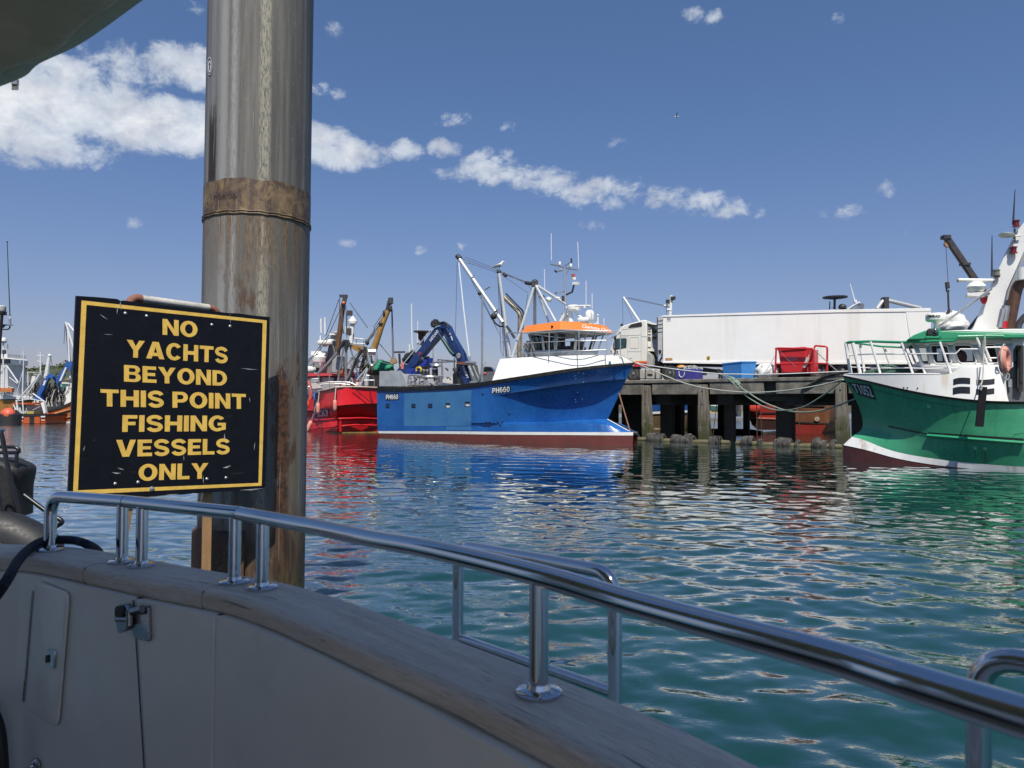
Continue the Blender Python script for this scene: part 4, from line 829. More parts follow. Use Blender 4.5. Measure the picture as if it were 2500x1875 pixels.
# radio mast with aerials, radar scanner and domes on the roof
rm=rod('radio_mast',STAIN,blue,by('R4',-.2,549,285,553,470,556,625),.06,10)
mb=MB(); mb.tube(by('R4',-.2,440,258,545,285,650,305),.045,8); mb.tube(by('R4',-.2,505,285,545,318),.03,6); mb.tube(by('R4',-.2,590,285,555,340),.03,6); mb.tube(by('R4',-.2,480,320,540,305),.035,6); mb.tube(by('R4',-.2,545,275,605,240),.025,6); mb.build('mast_yard',STAIN,rm); rod('mast_arm',STAIN,rm,by('R4',-.2,490,480,545,465),.035,6)
mb=MB()
for a in ((447,30,449,232),(646,95,654,290),(396,300,400,470),(709,385,709,560),(754,480,755,600),(842,665,843,720)): mb.tube(by('R4',-.2,*a),.020,6)
mb.build('whip_aerial',LETW,blue)
mb=MB(); mb.lathe(by('R4',-.2,512,272)[0],(0,0,1),[(.05,0),(.075,.06),(.06,.18),(.02,.22)],10); mb.lathe(by('R4',-.2,595,287)[0],(0,0,1),[(.05,0),(.075,.06),(.06,.18),(.02,.22)],10); mb.lathe(by('R4',-.2,497,525)[0],(0,0,1),[(.12,0),(.16,.05),(.09,.12),(.02,.14)],12); mb.build('receiver_dome',WHITE,rm)
mb=MB(); mb.tube(by('R4',-.2,598,218,600,250),.05,6); mb.ball(by('R4',-.2,485,478)[0],.06,8,6); mb.ball(by('R4',-.2,388,505)[0],.08,8,6); mb.tube(by('R4',-.2,540,500,540,535),.10,10); mb.tube(by('R4',-.2,560,490,605,470,620,410),.05,6); mb.tube(by('R4',-.2,480,320,486,310),.09,6); mb.build('mast_instruments',DARK,rm)
mb=MB(); mb.tube(by('R4',.1,613,335,613,355),.09,8); mb.build('red_lamp',pm('lamp_red',(.5,.08,.03),.3),rm)
mb=MB(); mb.tube(by('R4',.1,620,360,620,378),.10,8); mb.bar(by('R4',.1,612,405)[0],by('R4',.1,655,405)[0],.16,.14); mb.tube(by('R4',.1,360,505,375,520),.1,8); mb.tube(by('R4',.2,420,520,445,535),.12,8); mb.build('deck_floodlight',WHITE,rm)
mb=MB(); mb.lathe(by('R4',-.3,615,615)[0],(0,0,1),[(.2,0),(.33,.09),(.34,.24),(.26,.32),(.05,.34)],18); mb.tube(by('R4',-.3,560,620,520,690),.1,8); mb.prism(by('R4',-.4,525,625,560,625,590,695,525,695),-BF.n*.15); mb.tube(by('R4',-.3,590,615,597,695),.13,10); mb.tube(by('R4',-.3,630,630,680,665),.06,8); mb.build('radar_scanner',WHITE,blue)
mb=MB(); mb.bar(by('R4',-.2,565,585)[0],by('R4',-.2,663,600)[0],.14,.12); mb.build('radar_bar',WHITE,blue)
mb=MB(); c=by('R4',-.6,737,690)[0]; mb.lathe(c,(0,0,1),[(.14,-.05),(.22,.03),(.245,.1),(.245,.34),(.23,.45),(.18,.54),(.1,.59),(.02,.605)],20); mb.lathe(c-np.array((0,0,.3)),(0,0,1),[(.15,0),(.15,.26)],8); mb.build('satellite_dome',WHITE,blue)
mb=MB(); c=by('R4',0,690,695)[0]; mb.lathe(c,(0,0,1),[(.29,0),(.33,.06),(.32,.17),(.27,.22),(.05,.23)],20); rd=mb.build('radome',WHITE,blue)
mb=MB(); mb.tube(by('R4',-.8,798,712,798,648),.04,6); mb.lathe(by('R4',-.8,798,648)[0],(0,0,1),[(.07,0),(.08,.03),(.03,.07)],10); mb.tube(by('R4',-.8,740,730,800,700),.05,6); mb.tube(by('R4',.2,625,575,720,572,745,575),.05,6); mb.tube(by('R4',.2,700,572,700,590),.08,8); mb.build('roof_aerial',WHITE,blue)
# aft deck gear
mb=MB(); mb.prism(by('R3',2.45,85,1040,152,1040,152,1158,82,1158),-BF.n*.04); mb.prism(by('R3',2.5,152,1050,165,1036,240,1036,262,1052,298,1158,152,1158),-BF.n*.06); mb.build('stern_plate',pm('galvanised_plate',(.46,.48,.49),.5,.35,.2,2.5),blue)
mb=MB()
for a,b,c,r in ((430,1005,1075,.15),(462,1000,1070,.11),(518,990,1075,.17)):
    p,t=by('R3',1.0,a,c)[0],by('R3',1.0,a,b)[0]; hh=np.linalg.norm(t-p); mb.lathe(p,(0,0,1),[(r,0),(r,hh*.55),(r*.9,hh*.6),(r*.9,hh*.75),(r,hh*.78),(r*1.15,hh)],16)
wn=mb.build('winch_drum',BLACK,blue)
mb=MB()
for a,b,c,r in ((430,1028,1042,.16),(462,1028,1042,.12),(518,1018,1036,.18)):
    p,t=by('R3',1.0,a,c)[0],by('R3',1.0,a,b)[0]; mb.lathe(p,(0,0,1),[(r*.93,0),(r*.93,np.linalg.norm(t-p))],16)
mb.build('drum_ring',STAIN,wn)
mb=MB(); mb.lathe(by('R3',1.0,480,1086)[0],(0,0,1),[(.75,-.08),(.82,.0),(.8,.05),(.3,.08)],28); mb.lathe(by('R3',1.0,530,1000)[0],(0,0,1),[(.25,-.05),(.38,0),(.34,.09),(.1,.13)],20); mb.build('sorting_table',STAIN,wn)
mb=MB(); mb.tube(rounded(by('R3',1.8,308,1155,310,1075,345,1072,420,1078),.15),.045,8); mb.tube(by('R3',1.8,300,1132,475,1132,475,1155),.03,6); mb.tube(by('R3',1.8,315,1145,470,1148),.02,5); mb.tube(by('R3',1.0,478,985,500,985,575,1000,575,1080),.05,8); mb.tube(by('R3',1.0,500,985,500,1080),.06,8); mb.tube(rounded(by('R3',1.8,540,1085,585,1080,580,1100,540,1112),.1),.03,6)
for a in (330,360,395,430,440,560): mb.tube(by('R3',1.6,a,1078,a,1155),.03,6)
mb.tube(by('R3',1.3,520,1120,545,1120,545,1150,520,1150,520,1120),.08,6); mb.build('winch_frame',STAIN,wn)
mb=MB(); rr=random.Random(4)
for k in range(34):
    a,b=rr.uniform(310,560),rr.uniform(1088,1150); mb.tube(by('R3',1.2+rr.uniform(-.3,.3),a,b,a+rr.uniform(-25,25),b+rr.uniform(-14,14)),rr.uniform(.02,.06),6)
mb.build('winch_machinery',pm('dark_machinery',(.07,.065,.06),.6,.4,.4,8),wn)
mb=MB(); mb.tube(cr(by('R3',1.2,372,1040,375,1018,395,1012,410,1025,405,1045),4),.06,8); mb.build('yellow_hose',pm('yellow_hose_paint',(.6,.42,.05),.6),blue)
FBLUE=pm('fish_box_blue',(.018,.045,.32),.5,0,.15,6)
mb=MB(); mb.prism(by('R3',.8,398,1005,408,948,455,935,445,1012),-BF.n*.5); mb.build('plastic_bin',FBLUE,blue)
mb=MB(); mb.prism(by('R3',1.0,292,1020,375,1015,365,1062,292,1062),-BF.n*.5); mb.build('plastic_bin',FBLUE,blue)
mb=MB(); mb.tube(by('R3',-1.5,540,950,680,962),.05,6); mb.tube(by('R3',-1.5,500,972,680,965),.05,6); mb.tube(by('R3',-1.5,540,950,538,1000),.04,6); mb.tube(by('R3',-1.5,570,955,572,1140),.05,6); mb.tube(by('R3',-1.2,667,940,667,1140),.05,6); mb.tube(by('R3',-2,502,800,502,965),.03,6); mb.tube(by('R3',-2,475,855,545,940,640,1055),.02,5); mb.build('aft_stanchion',GALV,blue)
mb=MB(); mb.tube(by('R3',-2,600,1015,620,1035),.06,6); mb.build('turnbuckle',DARK,blue)
mb=MB(); mb.bf(BF,*sorted((by('R3',-2.2,560,1050)[0]-BF.o)@BF.d*np.array((1,1))+np.array((0,2.4))),-2.3,-2.2,2.6,3.7); mb.build('inner_panel',WHITE,blue)
mb=MB(); mb.tube(by('R3',.5,690,985,690,1010,705,1140),.07,6); mb.tube(by('R3',.5,665,1020,690,1055),.12,8); mb.tube(by('R3',.3,700,1010,760,1120),.1,8); mb.build('hauler_bracket',DARK,blue)
mb=MB(); mb.prism(by('R3',-.4,655,1060,700,1050,720,1140,655,1140),-BF.n*.4); mb.build('hatch_coaming',pm('coaming_grey',(.10,.105,.11),.6),blue)
mb=MB(); mb.tube(by('R3',2.5,795,1132,850,1130,862,1110,880,1065),.10,8); mb.tube(by('R3',2.3,815,1000,860,1105),.045,6); mb.tube(by('R3',2,780,1000,830,1125),.08,8); mb.tube(by('R3',1.4,760,975,830,980),.10,8); mb.build('side_roller',GALV,blue)
mb=MB(); mb.prism(by('R3',.9,678,968,765,968,755,992,690,985),-BF.n*.7); mb.build('rusty_tray',pm('rust_tray',(.22,.085,.045),.8,0,.3,5),blue)
mb=MB(); mb.prism(by('R3',.6,765,990,800,990,828,1118,800,1118),-BF.n*.5); mb.build('green_guard',pm('dull_green',(.06,.075,.05),.7),blue)
# folding deck crane
NAVYP=pm('crane_blue',(.014,.040,.15),.35,0,.15,4,grime=((.06,.07,.10),.4,3))
crn=MB().prism(by('R3',.6,745,1138,678,935,720,905,795,1130),-BF.n*.45).build('deck_crane',NAVYP,blue)
mb=MB(); mb.prism(by('R3',.5,660,925,575,735,552,700,562,670,590,668,615,690,640,750,728,905,725,935,690,945),-BF.n*.38); mb.build('crane_boom',NAVYP,crn)
mb=MB(); mb.prism(by('R3',.65,512,705,545,690,562,735,540,770,470,850,400,935,365,990,280,1060,262,1035,300,990,330,940,400,860,460,775),-BF.n*.42); mb.build('crane_jib',NAVYP,crn)
mb=MB(); mb.prism(by('R3',.55,220,1030,270,985,330,990,300,1050,215,1060),-BF.n*.5); mb.build('crane_grab',NAVYP,crn)
mb=MB(); mb.tube(by('R3',.75,575,790,640,890,665,915),.11,10); cy_=mb.build('hydraulic_cylinder',pm('cylinder_green',(.02,.055,.05),.4,.2,.1,4),crn)
mb=MB(); mb.tube(by('R3',.75,552,745,580,795),.06,8); mb.build('cylinder_rod',STEEL,cy_)
mb=MB(); mb.lathe(by('R3',.72,702,920)[0],BF.n,[(.16,0),(.16,.04),(.10,.05)],18); mb.build('pivot_cap',pm('pivot_metal',(.42,.40,.36),.5,.5,.3,8),crn)
mb=MB(); rr=random.Random(8)
for k in range(16): 
    a=by('R3',.5+rr.uniform(-.2,.3),rr.uniform(485,545),rr.uniform(658,690)); b=by('R3',.5+rr.uniform(-.2,.3),rr.uniform(490,560),rr.uniform(660,700)); mb.tube([a[0],(a[0]+b[0])/2+np.array((0,0,.2)),b[0]],.06,6)
mb.ball(by('R3',.45,515,672)[0],(.22,.2,.16),10,7); mb.tube(cr(by('R3',.7,555,668,585,660,610,675,625,705),4),.07,6); mb.tube(cr(by('R3',.4,560,672,590,668,605,690),4),.07,6); mb.build('hose_bundle',BLACK,crn)
mb=MB(); mb.ball(by('R3',.2,308,940)[0],(.30,.3,.36),12,8); mb.tube(by('R3',.3,280,960,350,900),.22,10); mb.build('hose_reel',pm('reel_black',(.022,.022,.025),.6,0,.3,7),crn); mb=MB(); mb.ball(by('R3',.7,420,955)[0],.2,8,6); mb.tube(by('R3',.8,435,935,470,930),.06,6); mb.build('crane_controls',MATS['reel_black'],crn)
def crtext(body,*a): 
    p=by('R3',.70,*a); text4(MB(),body,p[0],p[1],p[2],.01,.03).build('crane_lettering',LETW,crn)
crtext('SHETLAND',485,815,548,733,472,797); crtext('SKT',613,772,640,765,597,710) if 0 else None
mb=MB(); p=by('R3',.55,604,706,627,765,620,700); text4(mb,'SKT',p[0],p[1],p[2],.01,.03); p=by('R3',.55,637,768,650,802,646,765); mb.poly([p[0],p[1],p[1]+(p[2]-p[0]),p[2]]); mb.build('crane_lettering',LETW,crn)
p=by('R3',.64,727,1002,766,1098,742,998); text4(MB(),'STLELIFT',p[0],p[1],p[2],.01,.03).build('crane_lettering',LETW,crn)
p=by('R3',.68,385,925,405,905,396,894); mb=MB(); mb.poly([p[0],p[1],p[1]+by('R3',.68,412,905)[0]*0+(by('R3',.68,412,893)[0]-p[1]),p[2]]); mb.build('warning_label',pm('label_red',(.55,.05,.06),.5),crn)
mb=MB(); mb.box(by('R3',1.0,264,998)[0],(.16,.16,.4)); mb.build('rope_end',pm('faded_red',(.65,.16,.13),.7),blue)
# ---------------------------------------------------------------- quay
Q0=atZ(1583,1074.5,0); QF=Fr(Q0,(.785,-.62)); ZD=3.33
def qy(t,y,*a): return [QF.hit(*p,QF.n,y) for p in q(t,*a)]
def concrete():
    m,h,b,tc,out=newmat('weathered_concrete'); n=h.noise(tc,1.6,6,.65,.3); f=h.noise(h.scale(tc,(4,4,.7)),1.,6,.65); k=h.noise(tc,18,4,.6)
    c=h.mix(h.ss(n,.32,.68),(.095,.088,.078),(.215,.20,.175)); c=h.mix(h.m('MULTIPLY',h.ss(f,.52,.7),.6),c,(.07,.062,.055)); c=h.mix(h.m('MULTIPLY',h.ss(k,.6,.75),.4),c,(.32,.30,.27)); h.set(b.inputs['Base Color'],c); b.inputs['Roughness'].default_value=.9
    bp=h.n('ShaderNodeBump',{'Strength':.5,'Distance':.03,'Height':k}); h.set(b.inputs['Normal'],bp); return m
CONC=concrete(); DCONC=pm('dark_concrete',(.030,.029,.027),.8,0,.4,1.5)  # DCONC: darker concrete tone for notch recesses and under-deck beams
def oakmat():
    m,h,b,tc,out=newmat('fender_timber'); x,y,z=h.sep(tc); g=h.noise(h.scale(tc,(9,9,.5)),1.2,6,.65,.4); f=h.noise(h.scale(tc,(30,30,.8)),1.,4,.6)
    c=h.mix(h.ss(g,.32,.66),(.075,.062,.05),(.25,.225,.19)); c=h.mix(h.m('MULTIPLY',h.ss(f,.58,.7),.6),c,(.05,.04,.033))
    c=h.mix(h.m('MULTIPLY',h.ss(z,1.1,.35),.85),c,(.035,.038,.018)); al=h.m('MULTIPLY',h.ss(z,2.1,.6),h.ss(h.noise(tc,2.2,5,.6),.36,.6)); c=h.mix(al,c,(.055,.058,.018)); h.set(b.inputs['Base Color'],c); b.inputs['Roughness'].default_value=.85
    bp=h.n('ShaderNodeBump',{'Strength':.5,'Distance':.03,'Height':g}); h.set(b.inputs['Normal'],bp); return m
OAK=oakmat()
quay=thing('harbour_quay','concrete quay on dark piles with grey timber fender posts between the two trawlers','quay',QF.w(4,-6,0))
NOTCH=[(-13.5,.6),(-5.8,.6)]+[((qy('R5',0,a,1000)[0]-QF.o)@QF.d,w) for a,w in ((291,.55),(790,.6),(1365,.62),(2000,.6))]+[(16.5,.6)]
mb=MB(); QW=16.
mb.bf(QF,-26,26,-QW,-.55,ZD-.40,ZD); mb.build('quay_deck',CONC,quay)
es=[-26]+[k for c,w in sorted(NOTCH) for k in (c-w/2,c+w/2)]+[26]
mb=MB()
for i in range(0,len(es),2): mb.bf(QF,es[i],es[i+1],-.55,0,ZD-.80,ZD-.16)
mb.build('edge_beam',CONC,quay,bevel=.03)
mb=MB(); mb.bf(QF,-26,26,-.6,.05,ZD-.16,ZD+.03); mb.build('quay_coping',CONC,quay,bevel=.03)
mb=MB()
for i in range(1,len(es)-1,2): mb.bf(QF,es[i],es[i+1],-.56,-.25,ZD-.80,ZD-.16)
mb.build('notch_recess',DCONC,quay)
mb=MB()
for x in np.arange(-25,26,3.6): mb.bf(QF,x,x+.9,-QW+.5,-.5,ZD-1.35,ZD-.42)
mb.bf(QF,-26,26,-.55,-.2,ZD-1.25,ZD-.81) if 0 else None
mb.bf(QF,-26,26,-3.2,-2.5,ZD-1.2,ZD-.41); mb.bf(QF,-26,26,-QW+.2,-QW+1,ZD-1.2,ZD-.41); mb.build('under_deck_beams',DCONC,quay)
for c,w in NOTCH[:-2]+[NOTCH[-2]]:
    if abs(c-NOTCH[4][0])<.01: continue
    lean=.0; mb=MB(); hw=w*.46
    rows=[[QF.w(c-hw*k+dx,-.12+.0,z),QF.w(c+hw*k+dx,-.12,z),QF.w(c+hw*k+dx,.32,z),QF.w(c-hw*k+dx,.32,z)] for z,k,dx in ((-3,1.1,.12),(0,1.1,.10),(1.1,1.05,.04),(2.3,.80,0),(ZD-.28,.72,0))]
    mb.loft(rows,True); mb.f.append(tuple(range(16,20))); fp=mb.build('fender_post',OAK,quay,bevel=.03)
    mb=MB()
    for z in (.9,2.0,2.7): mb.lathe(QF.w(c+.02,.322,z),QF.n,[(.05,-.01),(.045,.006)],8)
    mb.build('bolt_holes',BLACK,fp)
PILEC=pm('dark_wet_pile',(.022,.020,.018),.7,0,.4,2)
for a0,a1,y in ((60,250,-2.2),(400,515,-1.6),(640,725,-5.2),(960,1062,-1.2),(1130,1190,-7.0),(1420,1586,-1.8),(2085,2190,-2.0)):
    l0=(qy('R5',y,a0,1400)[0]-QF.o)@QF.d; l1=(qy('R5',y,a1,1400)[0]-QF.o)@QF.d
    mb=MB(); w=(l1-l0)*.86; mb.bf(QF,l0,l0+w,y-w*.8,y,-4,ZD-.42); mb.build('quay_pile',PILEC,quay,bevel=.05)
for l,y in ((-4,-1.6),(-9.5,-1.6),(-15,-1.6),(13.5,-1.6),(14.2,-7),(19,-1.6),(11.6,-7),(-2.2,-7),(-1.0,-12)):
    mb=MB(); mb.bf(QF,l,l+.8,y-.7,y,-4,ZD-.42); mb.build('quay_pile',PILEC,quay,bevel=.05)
mb=MB(); mb.prism(qy('R5',-.9,330,1065,430,1075,425,1155,340,1150),-QF.n*.6); mb.prism(qy('R5',-.9,1270,1075,1522,1075,1520,1150,1275,1150),-QF.n*.6); mb.build('pile_cap',CONC,quay)
mb=MB()
for a in ((1250,1100,1258,1525),(1290,1250,1300,1520),(908,1120,862,1500),(1632,1150,1630,1400),(725,1190,740,1380)): mb.tube(qy('R5',-.4,*a),.022,5)
mb.build('hanging_chain',pm('rusty_chain',(.09,.06,.045),.8,.2,.3,9),quay)
# ---------------------------------------------------------------- articulated lorry on the quay
L0=atY(1604,883,43.4); L1=atY(2272,884,36.9); LF=Fr(L0,(L1-L0)[:2])
def ly(t,y,*a): return [LF.hit(*p,LF.n,y) for p in q(t,*a)]
LW=pm('lorry_white',(.86,.85,.82),.32,0,.03,.8,streak=((.50,.44,.33),.22,1.1)); LWC=pm('cab_white',(.74,.725,.66),.3,0,.05,1)
lorry=thing('articulated_lorry','white articulated lorry with refrigerated trailer parked along the quay','lorry',LF.w(6,-1.2,ZD))
tw=2.5
mb=MB(); mb.prism(ly('T4',0,1268,100,1268,1145)+ly('P',0,2040,884,2231,886)+ly('R6',0,455,527)+ly('P',0,2040,757),-LF.n*tw); tb=mb.build('trailer_box',LW,lorry,bevel=.04)
mb=MB(); mb.prism(ly('R6',.02,455,527,622,517)+ly('P',.02,2272,887,2231,887),-LF.n*(tw+.02)); mb.build('rear_section',LW,lorry,bevel=.02)
mb=MB(); mb.prism(ly('T4',.035,1268,92,1268,128)+ly('P',.035,2040,763)+ly('R6',.035,622,536,622,514)+ly('P',.035,2040,756),-LF.n*.07); mb.build('top_rail',LW,tb,bevel=.01)
mb=MB(); mb.prism(ly('T4',.03,1268,1130,1268,1160)+ly('P',.03,1790,889,2272,889,2272,883,1790,882),-LF.n*.05); mb.build('lower_rail',LW,tb)
mb=MB(); mb.prism(ly('T4',-.2,1230,1150,1300,1215,2100,1215)+ly('P',-.2,1900,897,2200,900,2272,896,2272,890,1610,890),-LF.n*2.0); mb.build('trailer_chassis',BLACK,lorry)
mb=MB(); mb.prism(ly('T4',-.1,1140,150,1205,110,1262,100,1262,950,1225,1000,1140,960),-LF.n*2.3); ru=mb.build('refrigeration_unit',pm('unit_grey',(.48,.49,.49),.4,.1,.1,3),lorry,bevel=.03)
mb=MB(); mb.prism(ly('T4',-.08,1140,140,1160,128,1160,955,1140,955),-LF.n*2.2); mb.build('unit_grille',DARK,ru)
mb=MB(); mb.prism(ly('T4',-.07,1172,872,1235,866,1238,938,1180,942),-LF.n*.1); mb.build('unit_vent',BLACK,ru)
mb=MB()
for z in (215,300,385,470): mb.bar(ly('T4',-.085,1165,z)[0],ly('T4',-.085,1262,z-12)[0],.02,.02)
mb.build('unit_seams',DARK,ru)
mb=MB(); p=ly('T4',.012,1365,190,1450,188,1367,155); text4(mb,'FRC',p[0],p[1],p[2],.0,.03); p=ly('T4',.012,1362,220,1450,218,1363,208); text4(mb,'02-2026',p[0],p[1],p[2],0,.02) if 0 else mb.poly([p[0],p[1],p[1]+(p[2]-p[0])*.7,p[0]+(p[2]-p[0])*.7]); mb.build('box_lettering',PLATE,tb)
mb=MB(); mb.poly(ly('R5',.012,812,755,840,755,842,788,812,790)); hz=mb.build('hazard_label',pm('label_yellow',(.62,.42,.06),.5),tb)
mb=MB(); mb.poly(ly('R5',.018,818,786,836,758,840,764,824,788)); mb.poly(ly('R5',.018,818,768,828,766,832,774,820,778)); mb.build('label_mark',BLACK,hz)
mb=MB(); mb.prism(ly('T4',.02,1328,1052,1490,1048,1490,1098,1330,1102),-LF.n*.02); mb.build('maker_badge',pm('badge_orange',(.50,.28,.12),.5,0,.5,20),tb)
mb=MB(); p=ly('T4',.012,1505,1085,1700,1078,1506,1065); text4(mb,'LAMBERET',p[0],p[1],p[2],0,0) if 0 else None
# cab
cab=MB().prism(ly('T4',0,915,1245,610,1245,560,1230,60,1230,60,950,100,800,150,660,215,520,300,385,350,335,500,285,740,222,800,200,885,193,905,215),-LF.n*2.45).build('cab',LWC,lorry,bevel=.05)
mb=MB(); mb.prism(ly('T4',.02,498,348,560,290,765,243,800,250,806,330,775,345,500,372),-LF.n*.04); mb.build('side_visor',pm('visor_dark',(.03,.03,.03),.35),cab,bevel=.008)
def bil(P,u,v): return (P[0]*(1-u)+P[1]*u)*(1-v)+(P[3]*(1-u)+P[2]*u)*v
wp=ly('T4',.012,178,870,452,822,462,640,452,612,436,603,255,612,212,630,200,700)
mb=MB(); mb.prism(wp,-LF.n*.03); wf=mb.build('door_window',FRAME,cab)
mb=MB(); c_=sum(wp)/len(wp); mb.poly([p+(c_-p)*.07+LF.n*.012 for p in wp]); mb.build('window_glass',pm('dark_glass',(.03,.07,.085),.06,0,.4,2),wf)
mb=MB()
for a in ((495,575,485,1060),(785,345,788,1115),(300,575,495,572),(485,905,785,908),(785,568,915,568),(310,545,775,535),(350,420,780,350)): mb.bar(ly('T4',.004,*a[:2])[0],ly('T4',.004,*a[2:])[0],.012,.012,LF.n)
o=[ly('T4',.004,a,b)[0] for a,b in rrect(535,728,590,832,25,4)]; mb.tube(o+[o[0]],.008,5); mb.build('panel_seams',pm('seam_grey',(.25,.25,.24),.6),cab)
mb=MB(); p=ly('T4',.006,505,1066,585,1062,508,1048); text4(mb,'400',p[0],p[1],p[2],0,.02); mb.build('cab_lettering',pm('letter_grey',(.2,.2,.2),.5),cab)
mb=MB(); mb.prism(ly('T4',.015,600,1118,915,1116,915,1150,640,1150),-LF.n*.02); mb.build('orange_stripe',ORANGE,cab)
mb=MB(); mb.prism(ly('T4',.015,610,1152,915,1150,915,1246,615,1246),-LF.n*.02); mb.build('red_stripe',pm('lorry_red',(.42,.035,.045),.4),cab)
mb=MB(); mb.prism(ly('T4',.3,165,545,205,545,190,640,170,640),-LF.n*.25); mb.prism(ly('T4',.3,165,820,200,815,205,870,170,880),-LF.n*.25); mb.build('wing_mirror',BLACK,cab,bevel=.02)
mb=MB(); mb.lathe(ly('T4',-.5,352,335)[0],(0,0,1),[(.08,0),(.08,.12),(.05,.15)],10); mb.build('roof_beacon',BLACK,cab)
mb=MB(); mb.prism(ly('T4',-.15,905,260,1030,300,1130,310,1130,290,1020,280,910,250),-LF.n*2.0); mb.prism(ly('T4',-.3,905,330,985,350,1020,400,1000,800,1050,900,905,900),-LF.n*1.8); mb.build('cab_back',LWC,cab,bevel=.02)
mb=MB()
for z in (390,440,510,570,605,640,800): mb.bar(ly('T4',-.28,915,z)[0],ly('T4',-.28,1005,z+14)[0],.03,.03)
mb.prism(ly('T4',-.4,1015,410,1115,410,1115,440,1015,440),-LF.n*1); mb.prism(ly('T4',-.4,1030,560,1130,560,1130,580,1030,580),-LF.n*1); mb.build('cab_back_pipes',DARK,cab)
mb=MB(); mb.prism(ly('T4',-.1,925,900,1000,960,1045,1060,1045,1250,925,1250),-LF.n*.5); mb.build('air_tank_cover',pm('lorry_grey',(.36,.355,.34),.5,0,.15,3),lorry,bevel=.03)
mb=MB()
for a in ((1010,900,1100,1000,1060,1180),(1050,900,1130,1050,1100,1200),(1200,1130,1260,1020),(1040,950,1090,1150,1140,1180)): mb.tube(cr(ly('T4',-.7,*a),5),.05,6)
mb.prism(ly('T4',-.6,1050,1100,1190,1130,1190,1280,1050,1280),-LF.n*1.2); mb.build('air_hoses',BLACK,lorry)
TANK=pm('tank_grey',(.40,.385,.35),.55,.1,.2,3,grime=((.22,.19,.15),.5,2))
for a,b in ((750,860),(885,1080),(1110,1200)):
    mb=MB(); mb.prism(ly('T4',0,a,1305,b,1300,b,1525,a,1525),-LF.n*.6); tk=mb.build('side_tank',TANK,lorry,bevel=.05)
    if a==885: mb=MB(); mb.prism(ly('T4',.01,925,1405,1040,1405,1040,1460,925,1460),-LF.n*.03); mb.build('tank_step',BLACK,tk)
TYRE=pm('tyre_rubber',(.022,.022,.022),.75,0,.3,6,grime=((.10,.09,.08),.4,3)); RIM=pm('wheel_rim',(.30,.30,.29),.45,.5,.3,6,grime=((.1,.08,.06),.5,6))
def wheel(c,r,w=.34):
    c=V3(c); mb=MB(); n=LF.n; mb.lathe(c-n*w,n,[(r*.6,0),(r*.95,.02),(r,.06),(r,w-.06),(r*.95,w-.02),(r*.62,w),(r*.56,w-.03)],30); wv=mb.build('wheel',TYRE,lorry)
    mb=MB(); mb.lathe(c-n*.03,n,[(r*.57,.0),(r*.53,.01),(r*.48,-.06),(r*.30,-.08),(r*.27,-.02),(r*.18,.0),(r*.16,.04),(r*.02,.05)],24); mb.build('rim',RIM,wv)
    mb=MB(); ex=LF.d
    for k in range(10): t=2*math.pi*k/10; mb.ball(c-n*.09+(ex*math.cos(t)+np.array((0,0,1))*math.sin(t))*r*.40,.035,6,4)
    mb.build('wheel_nuts',BLACK,wv)
def whz(t,y,a,b,r):
    p=ly(t,y,a,b)[0]; wheel((p[0],p[1],ZD+r+.02),r)
whz('T4',-.05,610,1420,.50); whz('T4',-.05,1430,1430,.50)
for a in (1800,2010): whz('R5',-.1,a,890,.50)
p=ly('R5',-.1,2010,890)[0]; wheel((p[0]+LF.d[0]*1.4,p[1]+LF.d[1]*1.4,ZD+.52),.50)
mb=MB(); 
for (t,a) in (('T4',1430),('R5',1800),('R5',2010)):
    p=ly(t,-.05,a,900)[0]; cz=ZD+.5
    arc=[np.array((p[0],p[1],cz))+LF.d*.62*math.cos(k)+np.array((0,0,.66*math.sin(k))) for k in np.linspace(.35,2.8,12)]
    mb.loft([[x+LF.n*.02 for x in arc],[x-LF.n*.45 for x in arc]])
mb.build('mudguard',BLACK,lorry,solid=.02)
mb=MB(); mb.prism(ly('T4',-.5,1230,1300,2150,1300,2150,1420,1230,1420),-LF.n*1.3); mb.build('tractor_chassis',DARK,lorry)
mb=MB(); mb.tube(ly('R5',-.1,915,870,915,905),.12,8); mb.prism(ly('R5',-.2,780,855,960,880,950,905,780,890),-LF.n*1.4); mb.build('landing_gear',BLACK,lorry); mb=MB(); mb.prism(ly('P',-.9,1850,895,2290,898,2290,925,1850,925),-LF.n*1.0); mb.build('axle_frame',BLACK,lorry)
# ---------------------------------------------------------------- things on the quay
def dp(t,D,*a): return [atY(*p,D) for p in q(t,*a)]
CAGE=pm('cage_red',(.52,.018,.025),.4,0,.1,4,grime=((.25,.03,.03),.3,4))
cg=thing('tipping_bin','red plastic bin held in a red tubular cage in front of the trailer','bin',QF.w((qy('R5',-1.2,1590,900)[0]-QF.o)@QF.d,-1.6,ZD))
mb=MB(); mb.prism(qy('R5',-1.2,1440,690,1670,672,1690,700,1680,900,1470,905),-QF.n*1.0); mb.build('bin',CAGE,cg,bevel=.04)
mb=MB(); mb.prism(qy('R5',-1.15,1432,688,1680,672,1690,694,1440,712),-QF.n*1.1); mb.build('bin_lip',CAGE,cg,bevel=.02)
mb=MB(); mb.prism(qy('R5',-1.3,1690,700,1750,692,1750,908,1690,905),-QF.n*.9); mb.build('bin_side',CAGE,cg,bevel=.02)
mb=MB(); p=qy('R5',-1.19,1528,795,1612,790,1528,762); text4(mb,'SEA HARVEST',p[0],p[1],p[2],.01,.01) if 0 else [mb.poly([p[0]+(p[2]-p[0])*k,p[1]+(p[2]-p[0])*k,p[1]+(p[2]-p[0])*(k+.18),p[0]+(p[2]-p[0])*(k+.18)]) for k in (0,.28,.7)]; mb.build('faded_print',pm('faded_print_white',(.6,.25,.26),.6,0,.7,30),cg)
mb=MB(); F_=-.95
